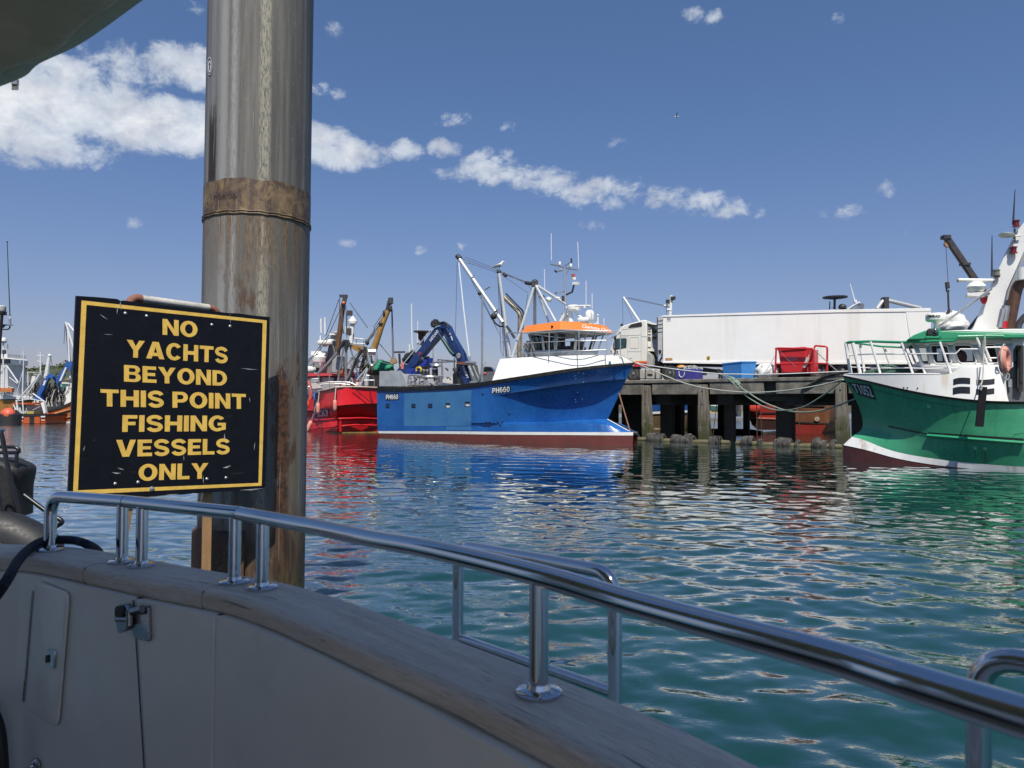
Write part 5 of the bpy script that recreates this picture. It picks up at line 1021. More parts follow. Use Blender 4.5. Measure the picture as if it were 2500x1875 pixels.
mb.tube(rounded(qy('R5',F_,1415,912,1425,690,1440,685,1755,690,1757,912),.08),.05,8); mb.tube(qy('R5',F_,1415,825,1757,818),.04,8); mb.tube(rounded(qy('R5',F_-1.0,1760,690,1765,663,1870,672,1875,690,1872,905),.08),.05,8); mb.tube([qy('R5',F_,1757,818)[0],qy('R5',F_-1,1878,822)[0]],.04,8); mb.tube([qy('R5',F_,1755,690)[0],qy('R5',F_-1,1760,690)[0]],.05,8); mb.tube([qy('R5',F_,1420,690)[0],qy('R5',F_-1,1440,684)[0]],.05,8); mb.build('cage',CAGE,cg)
mb=MB(); mb.tube(qy('R5',-1.05,1728,705,1700,790),.025,6); mb.tube(qy('R5',-1.05,1705,770,1670,855),.09,8); mb.build('catch_arm',pm('arm_white',(.6,.55,.5),.5,0,.4,12),cg)
mb=MB(); mb.tube(sag(qy('R5',-.9,1455,705)[0],qy('R5',-.9,1600,850)[0],.05),.010,5); mb.build('lashing',WIRE,cg); mb=MB(); mb.tube(sag(qy('R5',-.9,1410,760)[0],qy('R5',-.7,1320,900)[0],.05),.015,5); mb.tube(sag(qy('R5',-1.3,1768,700)[0],qy('R5',-.7,1970,890)[0],.05),.022,5); mb.build('lashing',GALV,cg)
TUBB=pm('tub_blue',(.045,.24,.62),.5,0,.1,3,grime=((.20,.22,.2),.35,5))
C0=qy('T5',-.75,612,540)[0]; Lp=qy('T5',-1.25,362,540)[0]; Rp=qy('T5',-1.5,798,540)[0]
def tubq(C0,Lp,Rp,ztop,zl,zr,flare=1.06):
    c,l,r=[np.array((p[0],p[1],ZD+.01)) for p in (C0,Lp,Rp)]; b=l+r-c; m=(l+r)/2; T=[]
    for p,z in ((c,ztop),(r,zr),(b,(zl+zr)/2),(l,zl)): k=m+(p-m)*flare; T.append(np.array((k[0],k[1],z)))
    return [c,r,b,l],T
b4,t4=tubq(C0,Lp,Rp,qy('T5',-.75,612,345)[0][2],qy('T5',-1.25,362,372)[0][2],qy('T5',-1.5,798,345)[0][2])
tub=thing('fish_tub','bright blue insulated fish tub standing tilted on the quay edge','tub',(b4[0]+b4[2])/2)
mb=MB(); mb.box8(b4+t4); mb.build('tub_body',TUBB,tub,bevel=.03)
mb=MB(); mb.box8([t+np.array((0,0,-.07)) +(t-sum(t4)/4)*.04 for t in t4]+[t+np.array((0,0,.01))+(t-sum(t4)/4)*.04 for t in t4]); mb.build('tub_rim',TUBB,tub,bevel=.015)
def onface(a,b,c_,d,u,v,off):
    p=bil((a,b,c_,d),u,v); nr=unit(np.cross(b-a,d-a)); nr=nr if nr@(EYE-p)>0 else -nr; return p+nr*off
mb=MB()
for (a,b,c_,d) in ((b4[3],b4[0],t4[0],t4[3]),(b4[0],b4[1],t4[1],t4[0])):
    mb.prism([onface(a,b,c_,d,u,v,.0) for u,v in ((.25,.08),(.8,.08),(.8,.5),(.25,.5))],onface(a,b,c_,d,.5,.3,.02)-onface(a,b,c_,d,.5,.3,0))
mb.build('tub_recess',TUBB,tub,bevel=.008)
VIO=pm('tub_violet',(.050,.048,.25),.45,0,.12,3)
l0,l1=[qy('R5',-.7,x,940)[0] for x in (540,728)]; zt_=qy('R5',-.7,560,872)[0][2]
tb2=thing('rope_tub','violet blue tub with white rope handle, full of rope and floats','tub',(l0+l1)/2)
mb=MB(); d_=-QF.n*.8; B4=[np.array((p[0],p[1],ZD+.01)) for p in (l0,l1,l1+d_,l0+d_)]; mb.box8(B4+[np.array((p[0],p[1],zt_)) for p in B4]); mb.build('tub_body',VIO,tb2,bevel=.03)
mb=MB(); mb.tube(cr(qy('R5',-.66,568,888,572,925,592,942,612,925,618,895),5),.022,6); mb.build('rope_handle',pm('handle_white',(.72,.72,.70),.8),tb2)
mb=MB(); rr=random.Random(2)
for k in range(14):
    p=bil([np.array((b[0],b[1],zt_)) for b in B4],rr.random(),rr.random()); t=bil([np.array((b[0],b[1],zt_)) for b in B4],rr.random(),rr.random()); mb.tube(cr([p,(p+t)/2+np.array((0,0,rr.uniform(.08,.22))),t],4),.022,5)
mb.build('rope_pile',ROPEW,tb2)
mb=MB(); mb.ball(qy('R5',-1.0,590,852)[0],(.26,.16,.12),10,6); mb.build('float',pm('float_orange',(.62,.26,.05),.6),tb2)
def blob(name,mat,pts,seed,loc,lab,cat,sub=2):
    "a slack heap: several noisy lumps run together"
    rr=np.random.default_rng(seed); mb=MB()
    for c,r in pts:
        n,m=18,12; r=V3(r) if hasattr(r,'__len__') else np.array((r,r,r)); ph=rr.uniform(0,6.28,6); rows=[]
        for i in range(m+1):
            t=math.pi*(.02+.96*i/m); row=[]
            for k in range(n):
                u=2*math.pi*k/n; f=1+.10*math.sin(3*u+ph[0]+2*t)+.08*math.sin(5*t+ph[1]+2*u)+.05*math.sin(9*u+ph[2]-4*t)
                row.append(V3(c)+r*f*np.array((math.sin(t)*math.cos(u),math.sin(t)*math.sin(u),math.cos(t))))
            rows.append(row)
        mb.loft(rows,True)
    o=mb.build(name,mat,loc=loc); return tag(o,lab,cat)
SACK=pm('sack_white',(.68,.68,.67),.85,0,.18,7,streak=((.3,.3,.3),.4,5),bump=.6,bscale=25)
c=qy('R5',-1.6,1320,890)[0]; blob('sack_heap',SACK,[(qy('R5',-1.5,a,b)[0],r) for a,b,r in ((1265,905,.22),(1300,890,.34),(1345,885,.38),(1385,895,.36),(1330,905,.4))],3,(c[0],c[1],ZD),'white plastic sacks heaped on the quay between blue tub and red cage','sacks')
DNET=pm('dark_net',(.05,.05,.055),.9,0,.5,12,bump=.8,bscale=50)
c=qy('R5',-1.8,1440,895)[0]; blob('net_bundle',DNET,[(qy('R5',-1.9,a,b)[0],r) for a,b,r in ((1425,895,.25),(1455,890,.25),(1405,905,.22))],5,(c[0],c[1],ZD),'grey net bundle on the quay inside the red cage frame','net')
mb=MB(); p=qy('R5',-1.5,935,905)[0]; mb.lathe((p[0],p[1],ZD),(0,0,1),[(.16,0),(.14,.05),(.11,.32),(.20,.36),(.20,.44),(.04,.47)],14); tag(mb.build('bollard',DARK,loc=(p[0],p[1],ZD)),'black mooring bollard on the quay left of the bright blue tub','bollard')
# the parked car at the far left of the quay
CARP=pm('car_grey',(.17,.19,.21),.22,.5,.04,2,coat=.5)
cc=qy('T3',-4.2,1810,1340)[0]; CF=Fr(cc,(.985,-.17))
def cy(y,*a): return [CF.hit(*p,CF.n,y) for p in q('T3',*a)]
car=thing('parked_car','grey hatchback seen from behind on the quay aft of the trawler','car',(cc[0],cc[1],ZD))
e_=-CF.n*3.7+CF.d*-.3
def prof(f): 
    k=e_*f; return k
sec=[(1700,1370),(1690,1250),(1705,1180),(1745,1075),(1790,1062),(1890,1072),(1935,1120),(1975,1180),(1980,1260),(1965,1370)]
s0_=cy(0,*[v for p in sec for v in p]); cen=sum(s0_)/len(s0_)
rows=[]
for f,top,wd in ((-.0,1,.97),(.08,1.0,1.0),(.5,1.05,1.02),(.62,.98,1.02),(.78,.62,1.02),(.96,.55,1.0),(1,.45,.95)):
    rows.append([np.array((0,0,0))+e_*f+cen+np.array(((p-cen)[0]*wd,(p-cen)[1]*wd,(p-cen)[2]*(top if (p-cen)[2]>0 else 1))) for p in s0_])
mb=MB(); mb.loft(rows,True); mb.f.append(tuple(range(len(sec)))); mb.f.append(tuple(range(len(mb.v)-1,len(mb.v)-1-len(sec),-1))); mb.build('body',CARP,car)
mb=MB(); mb.poly(cy(.03,1742,1155,1760,1075,1880,1080,1940,1150)); mb.build('rear_window',pm('car_glass',(.012,.016,.02),.08,0,.3,3),car)
mb=MB(); mb.poly([a+e_*.1-CF.d*.03 for a in cy(0,1702,1165,1738,1085)]+[a+e_*.60-CF.d*.03 for a in cy(0,1738,1085,1702,1165)]); mb.build('side_window',MATS['car_glass'],car)
for a in (1768,1955):
    mb=MB(); mb.ball(cy(.02,a,1200)[0],(.16 if a<1900 else .06,.05,.09),10,6); mb.build('tail_lamp',pm('tail_red',(.45,.02,.02),.2),car)
mb=MB(); mb.tube(cy(0,1745,1060,1790,985),.012,5); mb.build('car_aerial',BLACK,car)
for f in (.2,.8):
    mb=MB(); p=cy(0,1705,1370)[0]+e_*f; mb.lathe((p[0],p[1],ZD+.32),-CF.d,[(.32,-.2),(.32,.02),(.2,.04)],18); mb.build('wheel',TYRE,car)
# timber boom with tyres afloat along the quay face
def lx(x,y=.95): return (qy('R5',y,x,1530)[0]-QF.o)@QF.d
LOGM=pm('wet_log',(.12,.105,.06),.7,0,.35,3,grime=((.09,.10,.03),.6,2)); TYW=pm('weathered_tyre',(.050,.048,.046),.85,0,.5,6,grime=((.17,.16,.15),.6,4))
for a,b,ty,lab in ((175,1018,(195,318,345,372,400,428,525,550,578,606,634,662,690,862,890,925),'half sunk log boom threaded with old tyres afloat right of the blue trawler'),(1075,2005,(1140,1165,1205,1285,1438,1465,1492,1520,1545,1622,1768,1795,1822,1850,1930),'half sunk log boom threaded with old tyres afloat left of the green bow')):
    x0,x1=lx(a),lx(b); lg=thing('tyre_boom',lab,'boom',QF.w((x0+x1)/2,.95,0),'floating tyre booms along the quay')
    mb=MB(); mb.tube([QF.w(x0+(x1-x0)*t,.95+.03*math.sin(9*t),.04+.02*math.sin(7*t+1)) for t in np.linspace(0,1,14)],[.13,.15,.15,.14,.15,.16,.14,.15,.13,.15,.15,.14,.15,.12],10); mb.build('log',LOGM,lg)
    for i,x in enumerate(ty):
        l=lx(x); r=.34+.06*((i*7)%3-1)*.5; w=.085+.015*((i*5)%3); ax=unit(QF.d+QF.n*.10*math.sin(i*2.3)+np.array((0,0,.08*math.sin(i*1.7)))); mb=MB()
        c=QF.w(l,.95+.05*math.sin(i*3.1),.06+.05*math.sin(i*1.3)); mb.lathe(c-ax*w,ax,[(r*.55,.0),(r*.86,-.01),(r,.03),(r,w*.6),(r*.95,w*.64),(r*.95,w*.76),(r,w*.8),(r,w*1.2),(r*.95,w*1.24),(r*.95,w*1.36),(r,w*1.4),(r,w*2-.03),(r*.86,w*2+.01),(r*.55,w*2),(r*.5,w)],20); mb.build('tyre',TYW,lg)
# mooring ropes
def rope(pts,r,mat,label,name='mooring_line',n=6):
    mb=MB(); mb.tube(cr(pts,n),r,7); return tag(mb.build(name,mat,loc=pts[0]),label,'rope','mooring lines')
def mid(t,D0,D1,*a):
    P=q(t,*a); m=len(P); return [atY(*p,D0+(D1-D0)*i/(m-1)) for i,p in enumerate(P)]
rope(mid('R5',36,33.5,165,805,250,828,420,855,650,885,900,910,1100,915,1300,917,1600,908,1850,898,2075,888),.026,pm('bright_rope',(.55,.58,.58),.8),'taut pale rope running level across the quay edge to the green bow')
rope(mid('R5',36,26,60,745,165,802,300,865,450,930,600,988,750,1028,900,1052,1050,1068,1200,1076,1350,1072,1500,1060,1650,1040,1850,1003,2005,962),.027,ROPEW,'long pale rope sagging from the blue bow to the green bow')
rope(mid('T5',37.5,26,300,520,380,540,440,585,500,640,600,745,700,830,800,895,900,950,1000,985,1100,1005,1220,1003,1350,985,1500,935,1700,810,1850,700,1985,590),.028,ROPEG,'thin pale mooring line from the quay to the top of the green bow')
rope(mid('T5',37.5,26.5,360,520,430,545,490,580,545,640,640,725,760,805,900,890,1050,955,1200,1005,1350,1028,1500,1030,1700,1005,1900,945,2160,842),.031,ROPEG,'lowest pale mooring line from the quay to the side of the green bow')
mb=MB()
for a,b in ((485,600),(500,625),(545,630),(560,650),(470,585)): mb.ball(dp('T5',37.3,a,b)[0],(.16,.12,.13),8,6)
mb.tube(cr(dp('T5',37.3,450,560,500,570,540,610,500,630,470,600),5),.05,6); tag(mb.build('rope_knot',pm('knot_green',(.20,.27,.22),.85,0,.3,12),loc=dp('T5',37.3,510,610)[0]),'bulky green knot where two mooring lines meet on the quay edge','knot')
rope([QF.hit(*p,QF.n,.08) for p in q('T5',1430,705,1500,675,1600,620,1700,560,1800,527,1930,505,2050,490)],.06,pm('dark_edge_line',(.03,.028,.026),.9,0,.3,8),'thick dark line running over the concrete edge beam')  # thick dark tube along the front of the edge beam
# ---------------------------------------------------------------- green trawler
GG=atZ(*q1('R6',50,1508),0); GF=Fr(GG,(-.915,.403))
gx=lambda *a:q('R6',*a)[::-1]
ge=[(-15,2.3)]
def gl(pts,B,s0,p,zext,bend=0,q_=1.): return level(GF,pts[::-1],B,s0,p,bend=bend,q_=q_,ext=[(-15,zext),(-9,zext)])
g_w=gl(q('R6',50,1508,200,1522,400,1547,700,1567,1000,1587,1231,1594),2.63,-6.6,1.9,0,.10,.85)
g_r=gl(q('R6',50,1408,150,1428,250,1452,350,1487,500,1517,700,1547,860,1562,1100,1582,1231,1590),2.64,-6.6,1.9,.02,.11,.85)
g_b=gl(q('R6',108,1354,200,1376,250,1402,340,1442,500,1477,700,1507,1000,1537,1231,1553),2.66,-6.4,2.0,.22,.04,.85)
g_k=gl(q('R6',176,1290,300,1300,420,1330,600,1362,900,1390,1231,1412),2.74,-5.4,2.2,.75)
g_m=gl(q('R6',148,1150,300,1180,500,1215,800,1250,1231,1275),2.79,-5.2,2.2,1.5)
g_s=gl(q('R6',50,966,200,1000,400,1050,600,1090,800,1120,960,1135,1231,1147),2.82,-5.0,2.2,2.35)
g_t=gl(q('R6',46,952,200,986,400,1036,600,1076,800,1106,960,1121,1231,1133),2.88,-5.0,2.2,2.5)
GREENM=None
def greenpaint():
    m,h,b,tc,out=newmat('green_hull_paint'); n=h.noise(tc,1.1,5,.6); f=h.noise(h.scale(tc,(2.5,2.5,.25)),1.5,6,.65); r=h.noise(h.scale(tc,(5,5,.35)),1.1,5,.7); k=h.noise(tc,11,4,.6); sp=h.noise(tc,20,3,.6)
    c=h.mix(h.ss(n,.32,.68),(.048,.285,.150),(.065,.355,.19)); c=h.mix(h.m('MULTIPLY',h.ss(f,.54,.72),.4),c,(.015,.15,.08)); c=h.mix(h.m('MULTIPLY',h.ss(r,.64,.74),.5),c,(.10,.09,.03)); c=h.mix(h.m('MULTIPLY',h.ss(sp,.74,.78),.5),c,(.25,.32,.28))
    h.set(b.inputs['Base Color'],c); h.set(b.inputs['Roughness'],h.ss(k,.3,.7,.2,.38)); return m
GREENM=greenpaint(); GRT=pm('green_trim',(.030,.30,.15),.4,0,.1,3)
green=thing('fishing_trawler','green fishing trawler with white bow shelter and green rails, cut by the right edge','fishing boat',GF.w(-5,0,0))
gh=strip(GF,subrows([g_s,g_m,g_k,g_b],4)); GS=Skin(gh); gh.build('hull',GREENM,green)
strip(GF,[between(g_b,g_b,0,.01),between(g_r,g_r,0,.012)]).build('waterline_band',pm('dirty_white_band',(.62,.63,.64),.5,0,.12,2,streak=((.30,.20,.10),.5,3)),green)
strip(GF,[g_r,g_w,[(a,b*.97,-.7) for a,b,z in g_w]]).build('antifouling',pm('dark_antifouling',(.085,.022,.024),.7,0,.3,2.5),green)
strip(GF,[[(a,b-.03,z) for a,b,z in g_t],[(a,b+.05,z) for a,b,z in g_t],[(a,b+.05,z) for a,b,z in g_s],[(a,b-.03,z) for a,b,z in g_s]]).build('rubbing_band',pm('green_boat_band',(.022,.02,.018),.6,0,.5,4,streak=((.16,.09,.05),.6,4)),green)
mb=MB(); mb.loft([[GF.w(p[0],p[1]-.08,p[2]-.25) for p in g_t],[GF.w(p[0],-p[1]+.08,p[2]-.25) for p in g_t]]); mb.build('deck',MATS['grey_deck'],green)
plg=GS.quad(MB(),q('T1',500,700,992,852,855,432,240,362),.012,10,5).build('registration_plate',PLATE,green)
GS.text(MB(),'T1052',q('T1',440,640,945,775,805,470,330,395),.02,.02).build('registration_number',LETW,plg)
pts=[GS.px(*p,.05) for p in q('R6',605,1345,800,1360,1000,1375,1229,1392)]; rod('rubbing_pipe',GRT,green,cr([p for p in pts if p is not None],4),.05,8)
mb=MB(); GS.quad(mb,q('R6',345,1290,605,1345,605,1335,345,1280),.012,10,1); GS.quad(mb,q('R6',605,1335,1229,1382,1229,1366,605,1325),.012,12,1); mb.build('hull_scar',PLATE,green)
mb=MB(); GS.quad(mb,q('R6',1163,1375,1168,1335,1171,1335,1167,1378),.012,1,2); GS.quad(mb,q('R6',1166,1338,1229,1330,1229,1326,1168,1333),.012,3,1); GS.quad(mb,q('R6',458,1168,585,1188,585,1186,460,1165),.01,3,1); GS.quad(mb,q('R6',490,1300,690,1340,690,1337,490,1296),.01,4,1); mb.build('weld_seam',GRT,green)
mb=MB()
for a,b in ((912,1428),(977,1433),(610,1155)):
    p=GS.px(*q1('R6',a,b),.006); mb.lathe(p,GF.n,[(.06,-.01),(.06,.008),(.045,.009)],14)
mb.build('outlet',GREENM,green)
RST=pm('rust_run',(.09,.075,.025),.8,0,.5,9)
mb=MB()
for c in (q('R6',910,1490,913,1490,915,1432,909,1432),q('R6',976,1520,981,1520,980,1440,975,1440),):
    GS.quad(mb,c,.008,1,4)
mb.build('rust_run',RST,green)
# white bow shelter
G6=lambda y,*a:[GF.hit(*p,GF.n,y) for p in q('R6',*a)]
gtp=level(GF,q('R6',62,947,250,946,560,947,760,950,800,915,850,900,1060,897)[::-1],2.55,-4.4,2.2,bend=.03)
ga=np.array([p[0] for p in g_t]); a_e=gtp[0][0]; uu=np.linspace(0,1,44); uu=1-(1-uu)**1.5; aa=a_e+(g_t[-1][0]-a_e)*uu
glo=[(a,np.interp(a,ga,[p[1] for p in g_t])-.02,np.interp(a,ga,[p[2] for p in g_t])+.01) for a in aa]
glo[0]=tuple(np.array(glo[0])+np.array((-.22,0,0)))
WST=pm('shelter_white',(.80,.79,.77),.4,0,.05,1.5,streak=((.52,.40,.20),.45,2.2))
sh=strip(GF,[glo,between(glo,gtp,.5),gtp]); sh.loft([[GF.w(*p) for p in gtp],[GF.w(p[0],-p[1],p[2]) for p in gtp]]); SS=Skin(sh); sh.build('bow_shelter',WST,green)
mb=MB(); mb.tube([GF.w(p[0],p[1]-.02,p[2]+.01) for p in gtp if p[0]>gtp[0][0]+1.4],.03,6); mb.build('shelter_edge',WHITE,green)
EM=pm('emblem_black',(.008,.009,.012),.4,0,.2,5)
def bow4(x0,x1,yt,yb,arc): 
    n=8; mb=MB(); T=[]; Bm=[]
    for i in range(n+1):
        u=i/n; x=x0+(x1-x0)*u; o=arc(u); T.append(SS.px(*q1('T6',x,yt(u)+o),.012)); Bm.append(SS.px(*q1('T6',x-4*(1-u)*0,yb(u)+o),.012))
    if all(p is not None for p in T+Bm): mb.loft([T,Bm])
    return mb
for x0,x1,yt,yb,ar in ((605,890,1258,1358,lambda u:28*(2*u-1)**2*(1 if u<.5 else .3)),(598,888,1410,1522,lambda u:24*(2*u-1)**2*(1 if u<.5 else .3)),(995,1300,1300,1388,lambda u:-26*u*u+2-10*(1-u)**2),(990,1295,1458,1552,lambda u:-24*u*u+2-10*(1-u)**2)):
    bow4(x0,x1,lambda u,k=yt:k,lambda u,k=yb:k,ar).build('black_emblem',EM,green)
mb=MB()
p=[SS.px(*q1('T6',a,b),.01) for a,b in ((1012,1090),(1016,1385))]; mb.tube(p,.018,5); mb.build('shelter_seam',pm('seam_dark',(.3,.3,.3),.6),green)
mb=MB()
for a,b in ((1735,512),(1835,516),(2110,525)):
    p=SS.px(*q1('T1',a,b),.01)
    if p is not None: mb.ball(p,(.03,.02,.025),6,4)
mb.build('rust_spots',BLACK,green)
# wheelhouse
GWW=pm('green_boat_house',(.60,.61,.62),.4,0,.05,1.5)
yw=1.55
wo=G6(yw,470,720,1231,690,1231,1120,1125,1120,1060,900,760,950,600,948,575,900,540,800,500,735)
ws=[(540,766,608,880,.28,0),(612,755,760,876,.2,1),(770,750,920,875,.2,1),(930,750,1068,878,.2,1)]
wq=[(q('R6',572,880,608,880,590,766,540,762)),(q('T6',292,1020,578,1020,500,712,208,712)),(q('T6',705,1015,995,1010,905,706,605,706)),(q('T6',1125,1015,1370,1015,1305,695,1022,695))]
hp=[]
for c in wq: 
    o=[]; bl,br_,tr_,tl=[np.array(k) for k in c]
    for u,v in rrect(0,1,0,1,.14,4): o.append((bl*(1-u)+br_*u)*(1-v)+(tl*(1-u)+tr_*u)*v)
    hp.append([GF.hit(*p,GF.n,yw) for p in o])
# wall panels between the openings so that the windows are real holes
def strip2(mb,pts): mb.poly([GF.hit(*p,GF.n,yw) for p in pts])
mb=MB()
top=[(540,762),(590,766)]+[]; 
def z6(t,a,b): return q1(t,a,b)
TLs=[c[3] for c in wq]; TRs=[c[2] for c in wq]; BLs=[c[0] for c in wq]; BRs=[c[1] for c in wq]
strip2(mb,[z6('R6',470,722),z6('R6',1150,694),z6('R6',1150,745)]+[p for k in (3,2,1,0) for p in (TRs[k],TLs[k])]+[z6('R6',505,745)])
strip2(mb,[z6('R6',1150,900)]+[z6('R6',1060,1000),z6('R6',590,960),z6('R6',560,900)]+[p for k in range(4) for p in (BLs[k],BRs[k])])
strip2(mb,[z6('R6',505,745),TLs[0],BLs[0],z6('R6',560,900)])
for k in range(3): strip2(mb,[TRs[k],TLs[k+1],BLs[k+1],BRs[k]])
strip2(mb,[TRs[3],z6('R6',1150,745),z6('R6',1150,900),BRs[3]])
house=mb.build('wheelhouse',GWW,green,solid=.05)
mb=MB(); fx=G6(yw,505,745,470,722,575,905); bx=[p-GF.n*3.1 for p in fx]
mb.poly([fx[0],fx[1],bx[1],bx[0]]); mb.poly([fx[2],fx[2]+(fx[0]-fx[2])*.3,bx[2]+(bx[0]-bx[2])*.3,bx[2]]); 
for u0,u1 in ((0,.06),(.47,.53),(.94,1)): mb.poly([(fx[0]*(1-u0)+bx[0]*u0),(fx[0]*(1-u1)+bx[0]*u1),(fx[2]+(fx[0]-fx[2])*.3)*(1-u1)+(bx[2]+(bx[0]-bx[2])*.3)*u1,(fx[2]+(fx[0]-fx[2])*.3)*(1-u0)+(bx[2]+(bx[0]-bx[2])*.3)*u0])
fw_=G6(yw-3.1,1150,690,1150,960,560,900,470,722); hh=[]
mb.poly([p*1 for p in G6(yw-3.1,470,722,1150,694,1150,770,520,775)]); mb.poly(G6(yw-3.1,560,860,1150,860,1150,1000,570,960)); mb.poly(G6(yw-3.1,690,770,740,770,740,862,700,862)); mb.poly(G6(yw-3.1,890,770,940,770,940,862,900,862)); mb.build('house_front',GWW,green,solid=.04)
for o in hp:
    c_=sum(o)/len(o); mb=MB(); mb.loft([[p+(p-c_)*.10+GF.n*.028 for p in o],[p+GF.n*.045 for p in o],[p+(c_-p)*.06+GF.n*.03 for p in o],[p+(c_-p)*.06-GF.n*.06 for p in o]],True); fr_=mb.build('window_frame',GWW,house)
    mb=MB(); mb.poly([p+(p-c_)*.02-GF.n*.01 for p in o]); mb.build('window_pane',GLASS,fr_)
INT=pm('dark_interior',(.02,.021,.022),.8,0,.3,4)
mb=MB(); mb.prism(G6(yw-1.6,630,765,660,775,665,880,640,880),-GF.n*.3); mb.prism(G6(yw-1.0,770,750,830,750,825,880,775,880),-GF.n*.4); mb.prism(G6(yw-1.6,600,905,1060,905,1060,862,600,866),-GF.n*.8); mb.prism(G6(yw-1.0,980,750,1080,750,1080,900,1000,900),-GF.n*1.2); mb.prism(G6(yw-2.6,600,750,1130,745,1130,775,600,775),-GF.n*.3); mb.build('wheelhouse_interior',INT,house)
mb=MB(); mb.ball(G6(yw-.8,828,835)[0],(.14,.14,.22),10,7); mb.build('red_jacket',pm('jacket_red',(.45,.03,.05),.7),house)
# open doorway aft of the windows
mb=MB(); mb.prism(G6(yw-.02,1150,700,1231,690)+G6(yw-.02,1260,690,1260,760,1180,755,1160,790,1160,900,1150,900),-GF.n*.05); mb.build('door_frame',GWW,green)
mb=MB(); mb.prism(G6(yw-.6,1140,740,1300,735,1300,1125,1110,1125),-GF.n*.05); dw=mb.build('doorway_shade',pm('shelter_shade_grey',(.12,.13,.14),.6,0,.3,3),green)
mb=MB()
for a in ((1195,770,1190,1040),(1212,760,1212,1000),(1168,780,1172,860)): mb.tube(G6(yw-.45,*a),.05,6)
mb.prism(G6(yw-.5,1178,795,1225,795,1225,880,1178,880),-GF.n*.05); mb.prism(G6(yw-.45,1195,1000,1225,1000,1225,1060,1195,1060),-GF.n*.1); mb.build('door_gear',BLACK,dw)
mb=MB(); mb.prism(G6(yw-.45,1128,975,1150,978,1150,1030,1128,1030),-GF.n*.08); mb.build('switch_box',GALV,dw)
mb=MB(); mb.prism(G6(2.3,1060,950,1075,945,1128,1120,1110,1120),-GF.n*.06); mb.prism(G6(1.9,1088,960,1108,960,1125,1120,1100,1120),-GF.n*.06); mb.build('shelter_post',WHITE,green)
# roof
mb=MB(); rf=G6(1.95,470,718,510,690,580,662,650,657,690,664,1150,680); rb=G6(1.95,1150,708,700,718,600,716); 
mb.prism(rf+G6(1.95,1260,684,1260,706)+rb,-GF.n*4.0); mb.build('roof_trim',GRT,green,bevel=.02)
mb=MB(); mb.prism(G6(1.6,690,662,1150,650,1260,650,1260,684,1150,680),-GF.n*3.3); mb.build('roof_deck',WHITE,green,bevel=.02)
mb=MB(); mb.prism(G6(2.05,598,655,612,646,668,648,668,694,598,694),-GF.n*.3); fl=mb.build('roof_locker',BLACK,green,bevel=.03)
mb=MB(); mb.prism(G6(2.05,592,696,672,696,682,708,585,708),-GF.n*.35); mb.prism(G6(2.0,670,645,685,645,690,700,672,700),-GF.n*.05); mb.build('locker_bracket',GRT,fl)
mb=MB(); mb.tube(cr(G6(2.1,640,660,655,655,660,668,652,675),4),.02,6); mb.build('padlock',STEEL,fl)
p=G6(1.2,655,598)[0]; k=np.linalg.norm(G6(1.2,725,590)[0]-G6(1.2,585,590)[0])/2; hgt=G6(1.2,655,550)[0][2]-p[2]
mb=MB(); mb.lathe(p,(0,0,1),[(k*.8,-.02),(k*.97,.02),(k,hgt*.35),(k*.97,hgt*.85),(k*.86,hgt),(k*.05,hgt*1.05)],32); RDS=Skin(mb); rad=mb.build('radome',WHITE,green)
RDS.text(MB(),'SIMRAD',q('R6',599,577,684,575,684,558,600,558),.006,.045).build('radome_lettering',PLATE,rad)
mb=MB(); mb.tube([p,p-np.array((0,0,.6))],.06,8); mb.tube(G6(1.2,640,600,670,640),.04,6); mb.build('radome_stand',WHITE,rad)
# slab mast with its radar, lamps and aerials
MST=pm('mast_white',(.74,.74,.735),.4,0,.06,1.5)
mb=MB(); mb.prism(G6(.6,893,656,1000,405,1108,160,1180,20,1290,-120,1330,-120,1260,80,1190,240,1118,400,1062,656),-GF.n*.15); mast=mb.build('slab_mast',MST,green,bevel=.02)
mb=MB(); mb.prism(G6(.2,1072,656,1125,400,1195,240,1230,150,1250,150,1150,400,1100,656),-GF.n*1.6); mb.build('mast_back',pm('mast_grey',(.30,.30,.31),.5,0,.1,2),mast)
mb=MB(); mb.prism(G6(.9,860,415,1006,406,1010,424,968,440,862,432),-GF.n*.5); mb.build('radar_shelf',WHITE,mast)
mb=MB(); c=G6(.7,918,400)[0]; mb.lathe(c,(0,0,1),[(.18,-.05),(.25,.02),(.29,.12),(.27,.17),(.17,.27),(.06,.30)],16); rr_=mb.build('radar_motor',WHITE,mast)
mb=MB(); p0,p1=G6(.7,800,332,1032,335); mb.tube([p0,p0+(p1-p0)*.02,p0+(p1-p0)*.98,p1],[.055,.065,.065,.055],12); mb.build('radar_bar',WHITE,mast)
mb=MB(); mb.tube([p0-unit(p1-p0)*.03,p0+(p1-p0)*.015],.067,12); mb.tube([p1-(p1-p0)*.015,p1+unit(p1-p0)*.03],.067,12); mb.build('radar_bar_end',pm('end_grey',(.2,.21,.22),.5),mast)
mb=MB(); mb.lathe(G6(.8,1118,30)[0]-np.array((0,0,.06)),(.15,.1,1),[(.23,.01),(.24,.03),(.15,.07),(.03,.09)],20); mb.tube(G6(.7,1118,35,1125,50,1210,40),.03,6); mb.build('receiver_dish',WHITE,mast)
REDL=pm('lamp_dark_red',(.16,.012,.018),.25)
for a,b in ((1163,158),(1180,-15)):
    mb=MB(); c=G6(.7,a,b)[0]; mb.lathe(c,(0,0,1),[(.11,0),(.11,.03),(.085,.035),(.085,.18),(.11,.185),(.11,.22),(.02,.24)],14); mb.build('red_lamp',REDL,mast)
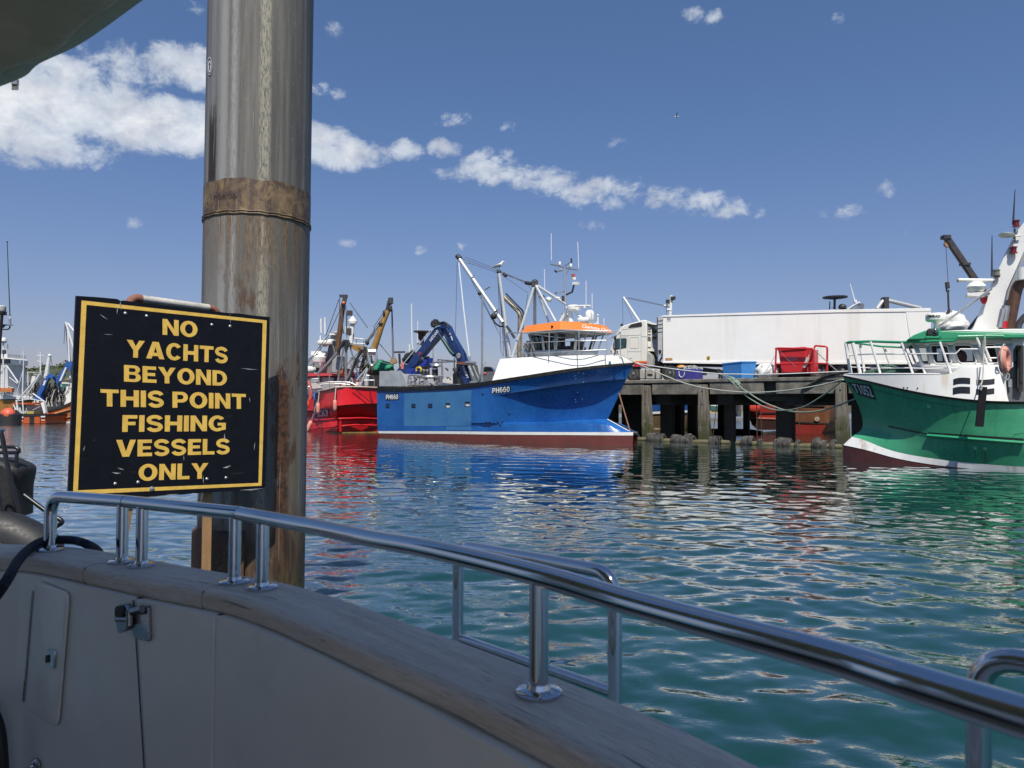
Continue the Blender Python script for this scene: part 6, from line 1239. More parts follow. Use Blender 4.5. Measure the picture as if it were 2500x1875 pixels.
mb=MB(); c=G6(.7,1052,303)[0]; mb.lathe(c,(0,0,1),[(.11,0),(.11,.04),(.09,.045),(.09,.16),(.11,.165),(.11,.2)],14); mb.tube(G6(.7,1018,308,1075,308),.03,6); mb.build('mast_lamp',pm('lamp_glass',(.20,.19,.16),.2),mast)
mb=MB(); mb.tube(G6(.7,1022,40,1021,308),[.012,.032],6); mb.tube(G6(.7,1172,-260,1160,-30),[.012,.035],6); mb.tube(G6(.7,1170,-5,1170,80),.03,6); mb.build('whip_aerial',pm('aerial_black',(.03,.035,.05),.5),mast)
rod('roof_stay',GALV,green,G6(1.0,670,640,1020,385),.045,6); rod('roof_stay',DARK,green,G6(-.8,868,655,990,500),.06,6); mb=MB(); mb.ball(G6(.6,968,450)[0],(.12,.1,.2),8,6); mb.build('red_flag',pm('flag_red',(.5,.03,.05),.8),green)
rod('exhaust_pipe',pm('brown_exhaust',(.11,.055,.035),.6,.3,.35,3,grime=((.05,.03,.025),.6,3)),green,rounded(G6(.7,1130,652,1175,420,1190,365,1250,320),.3),.17,12)
mb=MB(); mb.tube(G6(.9,1228,330,1228,250),.2,12); mb.build('fuel_drum',WHITE,green)
mb=MB(); mb.tube(cr(G6(1.2,1190,655,1200,615,1231,575,1250,560),4),.10,8); mb.build('hydraulic_arm',DARK,green); mb=MB(); mb.tube(G6(1.2,1070,640,1095,520),.09,8); mb.tube(G6(1.1,1095,620,1112,500),.12,8); mb.build('air_bottle',GALV,green); mb=MB(); mb.tube(G6(1.15,1098,645,1105,600),.09,8); mb.build('extinguisher',pm('extinguisher_red',(.5,.02,.03),.3),green)
# rails round the bow: white posts, green top bar
def gline(ys,*a): 
    P=q('R6',*a); return [GF.hit(*p,GF.n,y) for p,y in zip(P,ys)]
RL=pm('rail_white',(.78,.78,.77),.4,0,.05,3)
mb=MB(); near=[.25,.55,1.2,1.8,2.2,2.2,2.2,2.0]
mb.tube(gline([.05,.2,.7,1.5,2.05,2.2,2.25,2.25,2.25,2.3],66,744,90,736,230,732,430,738,620,732,775,728,800,700,912,698,1000,695,1100,698),.045,8); mb.tube(gline([.05,-.3,-1.0,-1.6],66,744,110,740,300,765,520,775),.035,8); mb.build('top_rail',GRT,green)
mb=MB()
mb.tube(gline([.1,.5,1.5,2.05,2.2,2.2,2.2],80,822,230,815,440,815,600,812,785,812,815,782,960,782),.024,6); mb.tube(gline([2.2,2.2],975,771,1090,770),.024,6); mb.tube(gline([2.2,2.2],985,842,1065,840),.024,6)
mb.tube(gline([.1,.5,1.5,2.0,2.2,2.2,2.2,2.2],105,900,240,905,470,905,620,910,795,905,825,880,960,880,1060,880),.022,6)
for a in ((68,745,98,940,.1),(112,742,160,940,.5),(228,732,292,942,.95),(430,740,505,944,1.7),(680,734,755,948,2.2),(918,698,1000,894,2.25),(975,770,1015,865,2.2),(545,830,585,942,1.6)):
    mb.tube([GF.hit(*q1('R6',a[0],a[1]),GF.n,a[4]),GF.hit(*q1('R6',a[2],a[3]),GF.n,a[4])],.036 if a[0]>150 else .06,6)
for a in ((160,750,190,938,-.6),(315,765,370,925,-1.2)): mb.tube([GF.hit(*q1('R6',a[0],a[1]),GF.n,a[4]),GF.hit(*q1('R6',a[2],a[3]),GF.n,a[4])],.045,6)
mb.build('rail_posts',RL,green)
GNET=pm('green_net',(.035,.10,.075),.9,0,.5,12,bump=.8,bscale=40)
c=gline([.3],350,930)[0]; blob('net_bundle',GNET,[(gline([y],a,b)[0],r) for a,b,y,r in ((300,935,-.2,(.4,.4,.14)),(350,932,0,(.45,.4,.16)),(420,940,.3,(.4,.35,.12)),(250,940,-.1,(.3,.3,.10)))],8,c,'green net and rope piled behind the rails on the green bow','net')
mb=MB(); 
for k in range(9): mb.tube(cr([gline([.2],260+k*16,915+6*math.sin(k*2))[0],gline([.4],290+k*14,890+8*math.sin(k))[0],gline([.3],320+k*16,925)[0]],4),.025,5)
tag(mb.build('rope_coil',pm('coil_green',(.10,.20,.15),.85),loc=c),'pale green rope coiled on the green bow behind its rails','rope')
# lifebuoy
lb=thing('lifebuoy','faded salmon lifebuoy hung beside the doorway of the green trawler','lifebuoy',G6(2.35,1105,940)[0])
BUOY=pm('faded_salmon',(.62,.26,.20),.75,0,.2,5,grime=((.35,.12,.08),.3,5)); c=G6(2.35,1104,853)[0]
ax=unit(GF.n*.36+GF.d*-.93); e1=unit(np.cross(ax,(0,0,1))); R0=G6(2.35,1104,765)[0][2]-c[2]-.09
cir=[c+(e1*math.cos(t)+np.array((0,0,1))*math.sin(t))*R0 for t in np.linspace(0,2*math.pi,33)[:-1]]
mb=MB(); mb.tube(cir,.105,12,closed=True); mb.build('ring',BUOY,lb)
mb=MB(); mb.tube([c+(e1*math.cos(t)+np.array((0,0,1))*math.sin(t))*(R0+.13+.03*math.cos(4*t)) for t in np.linspace(0,2*math.pi,41)[:-1]],.018,6,closed=True); mb.tube(cr(G6(2.4,1108,940,1130,945,1134,965,1118,985,1105,970),5),.018,6); mb.build('grab_line',ROPEW,lb)
mb=MB()
for t in (.8,2.4,3.9,5.5): 
    pc=c+(e1*math.cos(t)+np.array((0,0,1))*math.sin(t))*R0; tv=-e1*math.sin(t)+np.array((0,0,1))*math.cos(t); mb.tube([pc-tv*.02,pc+tv*.02],.109,12)
mb.build('reflective_band',pm('buoy_band',(.30,.13,.10),.6),lb)
# plank fender hung over the side
fd=thing('plank_fender','long black plank fender hung by a rope over the side of the green trawler','fender',G6(3.35,940,1290)[0])
mb=MB(); mb.prism(G6(3.35,942,1026,992,1030,968,1291,913,1287),-GF.n*.10); mb.build('plank',pm('plank_black',(.008,.0085,.011),.7,0,.3,6,spec=.2),fd,bevel=.01)
mb=MB(); mb.tube(cr(G6(2.6,972,690,968,800)+G6(2.9,962,960)+G6(3.3,952,1010,948,1035),4),.018,6); mb.tube(G6(3.4,940,1010,955,1025,948,1050),.03,6); mb.tube(cr(G6(2.4,975,690,962,760,968,775,978,760,975,690),4),.022,6); mb.tube(G6(2.4,972,770,1000,860),.02,6); mb.build('fender_rope',ROPEW,fd)
# crane on the quay behind, lifting white sacks
qc=thing('quay_crane','dark lattice free quay crane jib with hook and wire, behind the green wheelhouse','crane',(atY(2440,900,32)[0],32,ZD))
qc['label']='slim dark quay crane jib with hook and wire behind the green wheelhouse'
d6=lambda D,*a:dp('R6',D,*a)
mb=MB(); mb.bar(*d6(32,722,50,1020,490),.20,.22); mb.build('jib',DARK,qc)
pz=d6(32,1030,500)[0]; mb=MB(); mb.tube([pz,(pz[0],pz[1],ZD)],.24,12); mb.build('column',DARK,qc)
mb=MB(); mb.box(d6(32,720,52)[0],(.3,.3,.16)); mb.build('jib_head',DARK,qc); mb=MB(); mb.box(d6(32,845,228)[0],(.34,.3,.1)); mb.build('jib_collar',DARK,qc)
mb=MB(); mb.tube(d6(32,718,75,735,345),.014,5); mb.tube(d6(32,740,105,880,315),.012,5); mb.build('wire',WIRE,qc)
mb=MB(); mb.lathe(d6(32,726,98)[0],(0,1,0),[(.12,-.05),(.14,0),(.12,.05)],14); mb.build('sheave',pm('sheave_tan',(.30,.17,.10),.6),qc)
mb=MB(); mb.tube(d6(32,728,345,732,385),.09,8); mb.tube(cr(d6(32,730,380,724,400,735,408,740,395),4),.035,6); mb.tube(d6(32,734,400,738,500,742,580),.04,6); mb.build('hook',DARK,qc)
c=d6(32.2,770,655)[0]; blob('lifted_sacks',SACK,[(d6(32.2,a,b)[0],r) for a,b,r in ((715,625,(.5,.4,.4)),(760,615,(.55,.45,.5)),(800,630,(.45,.4,.45)),(775,640,(.6,.5,.35)))],11,c,'cluster of white sacks slung under the quay crane hook','sacks')
mb=MB()
for a,b in ((690,600),(720,590),(760,570),(790,590),(745,585)): mb.tube(d6(32.1,742,520,a,b),.03,5)
tag(mb.build('lifting_sling',GALV,loc=d6(32.1,742,520)[0]),'grey strops between the crane hook and the white sacks','sling')
# ---------------------------------------------------------------- boats beyond the quay
def bq(y,*a): return [QF.hit(*p,QF.n,y) for p in q('R5',*a)]
def simple_boat(label,y,hullpoly,lines,depth,loc,cat='boat'):
    t=thing('moored_trawler',label,cat,loc,'boats beyond the quay')
    mb=MB(); mb.prism(bq(y,*hullpoly),-QF.n*depth); return t,mb
RUSTR=pm('rusty_red_hull',(.30,.028,.022),.55,0,.2,1.2,grime=((.16,.03,.02),.5,1.5)); RUSTO=pm('rusty_brown_hull',(.17,.065,.030),.75,0,.35,1.2,streak=((.26,.12,.05),.5,2))
YB=-18.
t,mb=simple_boat('blue and rust hulled trawler half hidden by the dark piles under the quay',YB,(330,1168,640,1172,636,1262,330,1262),0,4.2,QF.w(2,YB-2,0)); 
mb.build('hull',pm('far_blue_hull',(.012,.08,.27),.5,0,.15,1),t)
mb=MB(); mb.prism(bq(YB+.03,330,1246,637,1233,637,1252,330,1266),-QF.n*4.2); mb.build('rubbing_strake',WHITE,t)
mb=MB(); mb.prism(bq(YB-.05,330,1264,637,1252,625,1390,600,1425,330,1425),-QF.n*4.0); mb.build('lower_hull',pm('rust_tan_hull',(.13,.085,.035),.8,0,.4,1.3,grime=((.04,.03,.02),.6,1.5)),t)
mb=MB(); mb.prism(bq(YB+.03,330,1392,622,1392,604,1410,330,1410),-QF.n*.1); mb.build('waterline_mark',pm('cream_mark',(.5,.44,.28),.7,0,.4,5),t)
rod('derrick',WHITE,t,bq(YB-2,80,238,250,495),.10,8); rod('mast',WHITE,t,bq(YB-2,500,220,487,480,480,1000),.13,8)
mb=MB(); mb.bf(QF,-3,4,YB-3.4,YB-.8,2.5,5.0); mb.build('deckhouse',WHITE,t)
mb=MB(); mb.tube(bq(YB-2,95,240,455,318),.02,5); mb.tube(bq(YB-2,120,240,450,310),.02,5); mb.tube(bq(YB-2,72,245,78,600),.018,5); mb.tube(bq(YB-2,85,260,165,450),.016,5); mb.tube(bq(YB-2,458,320,458,500),.02,5); mb.build('rigging',WIRE,t)
mb=MB(); mb.bar(*bq(YB-2,470,285,525,240),.2,.2); mb.box(bq(YB-2,482,275)[0],(.5,.3,.3)); mb.box(bq(YB-2,515,245)[0],(.4,.3,.25)); mb.build('mast_floodlight',BLACK,t)
mb=MB(); mb.tube(bq(YB-2,440,315,490,310),.12,6); mb.tube(bq(YB-2,470,350,505,350),.14,6); mb.build('mast_fitting',WHITE,t)
t,mb=simple_boat('bright red hulled trawler glimpsed between the piles under the quay',YB,(1190,1168,1420,1168,1420,1250,1420,1405,1260,1405,1210,1360,1190,1300),0,4.0,QF.w(12,YB-2,0))
mb.build('hull',RUSTR,t); mb=MB(); mb.prism(bq(YB+.05,1192,1312,1420,1316,1420,1405,1260,1405,1212,1362),-QF.n*.1); mb.build('lower_hull',pm('maroon_hull_shade',(.035,.008,.008),.8,0,.4,1.5),t); mb=MB(); mb.prism(bq(YB+.1,1195,1290,1415,1300,1415,1312,1195,1305),-QF.n*.2); mb.build('rubbing_strake',pm('pink_strake',(.55,.2,.15),.6),t)  # maroon prism: shade beneath the quay put into the lower hull's colour
mb=MB(); mb.prism(bq(YB+.04,1180,1252,1420,1252,1420,1265,1180,1265),-QF.n*.1); mb.build('hull_stripe',BLACK,t)
mb=MB(); mb.ball(bq(YB+.5,1215,1205)[0],(.62,.5,.6),14,10); tag(mb.build('round_fender',pm('fender_red',(.62,.07,.05),.4,0,.15,3),loc=bq(YB+.5,1215,1205)[0]),'round red fender at the end of the red hull under the quay','fender')
t,mb=simple_boat('rust brown steel hull glimpsed beneath the quay beside the right hand post',YB,(1590,1160,1905,1150,1895,1330,1820,1442,1590,1442),0,4.0,QF.w(19,YB-2,0))
mb.build('hull',RUSTO,t); mb=MB(); mb.prism(bq(YB+.05,1590,1185,1850,1192,1850,1203,1590,1196),-QF.n*.1); mb.build('rubbing_strake',DARK,t); mb=MB(); mb.prism(bq(YB+.05,1590,1330,1880,1345,1880,1358,1590,1343),-QF.n*.1); mb.build('rubbing_strake',DARK,t)
mb=MB(); mb.prism(bq(YB+.04,1590,1360,1870,1362,1820,1440,1590,1440),-QF.n*.1); mb.build('lower_hull',RUSTR,t)
mb=MB(); mb.lathe(bq(YB+.06,1785,1310)[0],QF.n,[(.17,0),(.17,.06),(.1,.07)],16); mb.build('anchor_port',pm('port_light',(.5,.42,.34),.5,0,.5,6),t)
mb=MB(); mb.prism(bq(YB-1,1900,320,1960,345,2110,340,2170,285,2160,345,1960,362),-QF.n*1.0); mb.bf(QF,14,22,YB-3.2,YB-1,2.4,5.2); mb.build('deckhouse',GALV,t)
mb=MB(); mb.tube(bq(YB-1,1938,340,1940,245),.09,8); mb.lathe(bq(YB-1,1943,240)[0],(0,0,1),[(.25,-.12),(.85,-.02),(.85,.06),(.5,.1)],16); mb.tube(bq(YB-1,1895,345,1898,275),.04,6); mb.ball(bq(YB-1,2008,325)[0],(.3,.3,.25),8,6); mb.build('satellite_dish',DARK,t)
mb=MB(); mb.tube(bq(YB-1,2076,118,2118,275),[.02,.05],6); mb.tube(bq(YB-1,2118,262,2122,285),.12,8); mb.tube(cr(bq(YB-1,2060,345,2130,300,2164,285),4),.10,6); mb.build('whip_aerial',LETW,t)
mb=MB(); mb.tube(rounded(d6(48,270,520,310,462,345,465,555,515),.3),.13,8); mb.tube(d6(48,330,465,335,520),.14,8); mb.build('deck_gantry',STL,t)
mb=MB(); mb.box(d6(48,322,490)[0],(.3,.5,.9)); mb.build('gantry_motor',DARK,t)
# far pontoon and small craft seen through the piles
D9=105.
t=thing('small_cabin_boat','small boat with green hull and white cabin seen far off under the quay','boat',dp('R5',D9,900,1275)[0])
mb=MB(); mb.prism(dp('R5',D9,845,1190,945,1200,935,1245,855,1245),(0,2.5,0)); mb.build('hull',pm('far_green_hull',(.03,.10,.075),.6),t)
mb=MB(); mb.prism(dp('R5',D9+.5,850,1160,950,1155,948,1205,850,1195),(0,1.8,0)); ch=mb.build('cabin',WHITE,t)
mb=MB()
for a in (865,890,915,935): mb.prism(dp('R5',D9+.45,a,1165,a+12,1165,a+12,1182,a,1182),(0,.1,0))
mb.build('cabin_windows',PLATE,ch)
mb=MB(); mb.prism(dp('R5',D9,500,1232,1130,1240,1130,1262,500,1262),(0,4,0)); tag(mb.build('floating_pontoon',pm('pontoon_tan',(.42,.33,.17),.8,0,.2,1),loc=dp('R5',D9,800,1260)[0]),'tan floating pontoon far off beneath the quay deck','pontoon')
mb=MB(); mb.prism(dp('R5',D9+14,-600,1165,700,1158,2600,1165,2600,1262,-600,1262),(0,3,0)); tag(mb.build('harbour_wall',pm('wall_dark_stone',(.13,.125,.115),.9,0,.3,.3),loc=dp('R5',D9+14,800,1255)[0]),'low grey stone harbour wall on the far shore','wall')
for i,(a,c_) in enumerate(((1075,(.10,.12,.11)),(1100,(.05,.06,.07)))):
    t=thing('small_cabin_boat',('grey ' if i==0 else 'dark ')+'open boat far off between two piles under the quay','boat',dp('R5',D9-6,a,1285)[0])
    mb=MB(); mb.prism(dp('R5',D9-6-i,a-18,1245,a+22,1240,a+16,1288,a-12,1288),(0,2,0)); mb.build('hull',pm('far_hull_%s'%('grey' if i==0 else 'dark'),c_,.6),t)
    mb=MB(); mb.prism(dp('R5',D9-5.6-i,a-10,1180,a+12,1178,a+12,1245,a-10,1248),(0,1.5,0)); mb.build('cabin',WHITE if i==0 else DARK,t)
mb=MB(); mb.tube([atY(*p,50) for p in q('R5',725,1418,960,1420,1130,1422,1200,1425,1300,1440)],.2,8); tag(mb.build('floating_boom',BLACK,loc=dp('R5',50,900,1420)[0]),'black floating boom line on the water behind the quay piles','boom')
# ---------------------------------------------------------------- red trawler behind the blue stern
RD=48.6
RED=pm('red_hull_paint',(.64,.014,.020),.32,0,.10,1,streak=((.30,.012,.015),.4,2)); 
red=thing('fishing_trawler','red fishing trawler seen from its stern behind the blue one','fishing boat',atZ(830,1060,0))
def rp2(*a): return [atY(*q1('R2',a[i],a[i+1]),a[i+2]) for i in range(0,len(a),3)]
# plan depth of each column: left flank runs away, stern corner nearest, transom runs to the right
cols=[(120,54.5),(250,52.5),(318,51.6),(400,50.4),(470,49.5),(510,49.1),(600,49.2),(750,49.8),(915,50.6),(980,51.2)]
rows_=[]
for nm,ys,dd in (('sheer',[1225,1225,1222,1130,1108,1098,1095,1097,1105,1108],0),('mid',[1270,1275,1260,1215,1195,1190,1190,1195,1200,1205],-.04),('knuckle',[1335,1335,1330,1312,1296,1288,1278,1268,1262,1262],-.12),('tuck',[1400,1400,1410,1412,1410,1408,1405,1408,1412,1415],.95),('skirt',[1450,1455,1450,1455,1450,1445,1440,1438,1440,1445],.62),('water',[1565,1560,1555,1552,1552,1552,1552,1552,1555,1558],.8)):
    rows_.append([atY(*q1('R2',x,y),D+dd) for (x,D),y in zip(cols,ys)])
pr=subrows(rows_[:3],3)+[np.array(r) for r in rows_[3:]]+[np.array([(p[0],p[1]+.2,-.6) for p in rows_[-1]])]
mb=MB(); mb.loft(pr); RHS=Skin(mb)
bk_=[p+np.array((-1.2,5,0)) for p in rows_[0]]; mb.loft([[p-np.array((0,0,.9)) for p in rows_[0]],[p-np.array((0,0,.9)) for p in bk_]]); mb.build('hull',RED,red)
mb=MB(); mb.tube(rp2(318,1142,51.5,400,1126,50.3,500,1100,49.0,560,1096,49.1,750,1098,49.7,915,1105,50.5),.06,6); mb.build('bulwark_cap',pm('cap_cream',(.5,.42,.34),.6),red)
mb=MB(); mb.prism(rp2(318,1142,51.5,318,1225,51.5,500,1225,49.1,500,1100,49.1),(0,.06,0)); mb.build('quarter_plate',RED,red)
mb=MB(); mb.tube(rp2(185,1440,53.4,330,1435,51.2,500,1420,49.3,750,1412,50.0,910,1420,51.0),.07,6); mb.tube(rp2(185,1530,53.6,330,1512,51.4,500,1498,49.5,700,1480,50.0,910,1488,51.0),.06,6); mb.tube(rp2(543,1430,49.5,545,1550,49.6),.09,6); mb.build('rubbing_strake',RED,red)
mb=MB(); mb.loft([rp2(185,1545,54,360,1556,51.4,480,1552,50.0,530,1560,49.8),rp2(185,1570,54,360,1580,51.4,480,1575,50.0,530,1572,49.8)]); mb.build('waterline_mark',pm('yellow_weed',(.28,.18,.05),.8,0,.4,4),red)
mb=MB(); mb.loft([rp2(500,1556,49.6,700,1553,50.2,920,1550,51.0),rp2(500,1568,49.6,700,1566,50.2,920,1562,51.0)]); mb.build('waterline_mark',MATS['yellow_weed'],red)
mb=MB(); RHS.quad(mb,q('R2',270,1400,432,1395,432,1318,270,1325),.03,6,2); pz_=mb.build('registration_plate',pm('plate_navy',(.02,.03,.12),.5),red)
RHS.text(MB(),'PZ63',q('R2',280,1396,425,1391,425,1322,280,1328),.06,.035).build('registration_number',LETW,pz_)
mb=MB(); mb.prism(rp2(280,1225,51.4,318,1222,51.2,300,1290,51.4,268,1300,51.7),(0,.05,0)); mb.build('net_guard',pm('guard_blue',(.03,.10,.22),.7,0,.4,6),red)
mb=MB(); mb.prism(rp2(150,1160,54,290,1155,53.5,282,1225,53.3,150,1225,54),(-.3,2,0)); mb.build('tarpaulin',pm('tarp_blue',(.03,.13,.40),.7,0,.2,2),red)
for i,(a,b,c_,d,r) in enumerate(((488,1225,488,1345,.13),(318,1255,316,1372,.13),(250,1440,200,1560,.16))):
    D=(48.6,50.6,51.6)[i]; p0,p1=rp2(a,b,D,c_,d,D); e=unit(p1-p0); L=np.linalg.norm(p1-p0)
    lab=('long faded pink fender hung at the stern corner of the red trawler','faded pink fender hung over the red number PZ63','faded pink fender hung low at the waterline left of the red hull')[i]
    f=thing('long_fender',lab,'fender',p1,'fenders on the red trawler'); mb=MB(); mb.tube([p0,p0+e*.08,p0+e*.2,p1-e*.2,p1-e*.06,p1],[r*.4,r*.8,r,r,r*.75,r*.3],12); mb.build('body',pm('faded_pink',(.72,.30,.24),.7,0,.2,3),f)
    mb=MB(); mb.tube([p0-e*.03,p0+e*.08],r*.45,8); mb.build('fender_eye',pm('eye_dark',(.10,.06,.10),.6),f)
    mb=MB(); mb.tube([p0,rp2(*((498,1105,49),(330,1140,50.8),(310,1240,51.3))[i])[0]],.03,5); mb.build('lanyard',ROPEW,f)
mb=MB(); mb.tube(rp2(665,1095,49.2,850,1255,49.9),.03,5); mb.tube(rp2(830,1100,49.8,872,1260,50.2),.03,5); mb.build('hull_line',BLACK,red)
# upperworks
RG=pm('deck_grey_paint',(.30,.31,.33),.5,0,.2,2); BROWN=pm('derrick_brown',(.15,.07,.03),.7,.2,.35,2,grime=((.05,.03,.025),.5,2)); OCH=pm('derrick_ochre',(.34,.19,.05),.6,.1,.25,2,streak=((.16,.08,.03),.5,3))
r2=lambda D,*a:dp('R2',D,*a)
mb=MB(); mb.prism(r2(54,185,1000,560,1000,640,1010,640,1090,185,1120),(-.5,3,0)); dh=mb.build('deckhouse',pm('house_pale',(.55,.56,.57),.5,0,.12,2),red)
mb=MB(); mb.prism(r2(53.7,160,962,200,958,440,958,575,968,580,990,440,985,220,990,195,1000,160,1005),(-.5,3.6,0)); mb.build('house_roof',pm('roof_red',(.50,.05,.06),.5,0,.1,2),dh)
mb=MB(); mb.prism(r2(53.9,305,990,348,990,348,1040,305,1040),(0,.2,0)); mb.prism(r2(53.9,475,1000,508,1000,508,1042,475,1042),(0,.2,0)); mb.build('house_window',PLATE,dh)
mb=MB(); mb.prism(r2(53.2,230,1020,330,1000,330,1040,250,1060),(0,.3,0)); mb.prism(r2(51.5,340,1075,640,1062,640,1095,360,1120),(0,1.5,0)); mb.build('working_deck',RG,red)
mb=MB()
for a in ((235,1130,235,1015,320,1015),(322,965,325,1075),(432,965,435,1115),(330,1062,420,1045,640,1050,700,1080),(340,1075,470,1060,640,1075),(765,1090,768,985,800,980,870,985,888,1010,885,1090),(765,1030,890,1030),(820,985,830,1090),(195,1095,240,1090,245,1150)): mb.tube(rounded(r2(50.5,*a),.2),.035,6)
mb.build('deck_railing',GALV,red)
mb=MB(); mb.tube([rp2(195,1040,53)[0]+np.array((.35*math.cos(t),0,.9*math.sin(t)-.9)) for t in np.linspace(0,2*math.pi,25)[:-1]],.14,8,closed=True); tag(mb.build('lifebuoy',pm('lifebuoy_orange',(.60,.10,.05),.6),loc=rp2(195,1040,53)[0]),'orange red lifebuoy on the red trawler next to the pile','lifebuoy')
rod('derrick_boom',BROWN,red,r2(53,512,780,530,600,570,270,600,175),[.20,.19,.17,.14],10)
mb=MB(); mb.bar(*r2(52.8,535,178,615,178),.18,.2); mb.bar(*r2(52.8,600,165,585,250),.2,.2); mb.tube(r2(52.8,575,250,575,320),.13,8); mb.build('boom_head',DARK,red)
mb=MB(); mb.ball(r2(52.6,574,248)[0],.14,8,6); mb.build('orange_light',pm('light_orange',(.6,.15,.05),.5),red)
rod('derrick_boom',OCH,red,r2(50.5,865,770,960,480,1025,325),[.23,.20,.17],10)
rod('boom_end',DARK,red,r2(50.5,1022,330,1045,225),.17,8); mb=MB(); mb.bar(*r2(50.4,1030,225,1075,225),.3,.4); mb.ball(r2(50.3,1052,300)[0],(.12,.12,.25),8,6); mb.ball(r2(50.3,950,455)[0],(.17,.12,.12),8,6); mb.ball(r2(50.3,985,350)[0],(.1,.1,.22),8,6); mb.build('pulley_block',DARK,red)
mb=MB(); mb.tube(cr(r2(50,862,720,830,760,840,850,870,880,905,830,900,750,862,720),5),.10,8); mb.tube(r2(50,830,740,905,740),.2,8); mb.build('net_drum_hanger',STAIN,red)
mb=MB()
for a in ((1062,310,1072,820),(1068,310,1086,815),(530,210,395,580),(540,320,400,620),(535,200,535,330,580,560),(400,600,200,870),(430,600,290,780),(1010,330,820,620),(1000,370,830,640),(960,440,800,660),(1010,300,880,490,895,560,850,610),(600,270,605,560),(610,340,610,600),(565,320,570,560),(640,245,820,500),(330,760,190,830),(940,660,1080,830),(920,840,1060,870),(680,900,780,760),(560,930,750,720)): mb.tube(r2(51,*a),.028,5)
mb.build('wire_rigging',WIRE,red)
mb=MB()
for a,r in (((590,625,520,740,400,880,320,960),.10),((600,620,600,1060),.10),((585,640,515,1060),.07),((625,625,700,900,745,1040),.06),((775,700,700,830,640,960,615,1040),.10)): mb.tube(r2(51,*a),r,8)
mb.build('stern_gantry',pm('gantry_grey',(.22,.22,.23),.5,.3,.3,3),red)
mb=MB(); mb.tube(r2(50.9,585,625,520,735),.115,8); mb.tube(r2(50.9,605,620,605,720),.13,8); mb.tube(r2(50.9,615,625,640,690),.115,8); mb.tube(r2(50.9,760,720,690,850,650,980,615,1040),.09,8); mb.build('gantry_sleeve',BLACK,red)
mb=MB(); mb.prism(r2(55,450,560,510,558,500,640,450,960,370,960,420,700),(0,.6,0)); mb.build('funnel_mast',pm('mast_mid_grey',(.16,.165,.17),.5,0,.1,2),red)
mb=MB(); mb.prism(r2(54.8,420,555,520,560,515,572,425,568),(0,1.2,0)); mb.prism(r2(54.8,365,608,500,618,500,630,420,630),(0,1,0)); mb.prism(r2(54.7,395,740,415,740,345,955,315,955),(0,.3,0)); mb.build('mast_platform',WHITE,red)
mb=MB(); mb.lathe(r2(54.5,385,672)[0],(0,0,1),[(.45,0),(.58,.06),(.58,.2),(.45,.3)],16); mb.tube(r2(54.5,385,690,385,675),.2,8); mb.lathe(r2(54.5,325,845)[0],(0,0,1),[(.5,0),(.55,.35),(.35,.6),(.25,.8)],12); mb.bar(*r2(54.5,252,758,395,756),.3,.3); mb.lathe(r2(54.5,330,795)[0],(0,0,1),[(.25,0),(.3,.2),(.15,.35)],10); mb.lathe(r2(54.5,500,560)[0],(0,0,1),[(.2,0),(.28,.1),(.1,.16)],10); mb.build('radar_scanner',WHITE,red)
mb=MB(); mb.tube(r2(54.5,345,405,348,550),.06,6); mb.tube(r2(54.5,386,392,388,560),.06,6); mb.tube(r2(54.5,340,575,338,745),.05,6); mb.tube(r2(53,668,415,648,655),.17,8); mb.lathe(r2(53,668,430)[0],(0,0,1),[(.3,-.2),(.32,0),(.05,.35)],10); mb.tube(r2(53,608,485,610,550),.14,8); mb.build('whip_aerial',WHITE,red)
mb=MB(); mb.bar(*r2(53,633,505,633,570),.4,.4); mb.box(r2(53,638,350)[0],(.35,.3,.35)); mb.tube(r2(53,605,362,650,362),.05,5); mb.box(r2(53,668,585)[0],(.15,.2,.35)); mb.box(r2(53,674,440)[0],(.2,.2,.4)); mb.ball(r2(53,815,645)[0],(.16,.15,.22),8,6); mb.build('mast_instruments',DARK,red)
mb=MB(); mb.prism(r2(53,640,668,680,668,780,682,780,700,740,745,690,730,640,690),(0,1.2,0)); gg=mb.build('crow_platform',OCH,red)
mb=MB(); mb.tube(r2(53,640,600,780,615,780,680),.04,5); mb.tube(r2(53,705,610,706,665),.04,5); mb.tube(r2(53,650,655,790,662),.04,5); mb.build('platform_rail',GALV,gg)
mb=MB(); rr=random.Random(5)
path=[]
for k in range(60):
    a,b=rr.uniform(715,880),rr.uniform(690,980); path+=r2(51.5+rr.uniform(-.3,.8),min(a,845+(b-690)*.2),b)
mb.tube(path,.035,5); mb.build('hanging_gear',pm('gear_brown',(.09,.075,.06),.8,.1,.5,3),red)
mb=MB(); mb.prism(r2(53.5,465,790,560,785,575,940,455,950),(0,1,0)); mb.prism(r2(53.5,630,800,700,800,700,900,630,900),(0,1,0)); mb.build('winch_housing',RG,red)
mb=MB(); mb.prism(r2(52.2,655,950,750,950,750,1000,655,1005),(0,1,0)); mb.build('fish_boxes',pm('box_blue',(.03,.08,.30),.6,0,.3,5),red)
mb=MB(); mb.ball(r2(52,590,950)[0],(.6,.4,.3),10,6); mb.ball(r2(52,620,965)[0],(.5,.4,.25),10,6); mb.build('orange_floats',pm('floats_orange',(.55,.16,.07),.7,0,.4,8),red)
mb=MB(); mb.prism(r2(52.4,660,1000,760,1000,760,1085,680,1080),(0,1,0)); mb.build('hatch_box',WHITE,red)
mb=MB(); mb.tube(r2(49.8,822,910,740,1095),.07,6); mb.tube(r2(49.8,815,905,710,1030),.06,6); mb.build('deck_stay',STL,red)
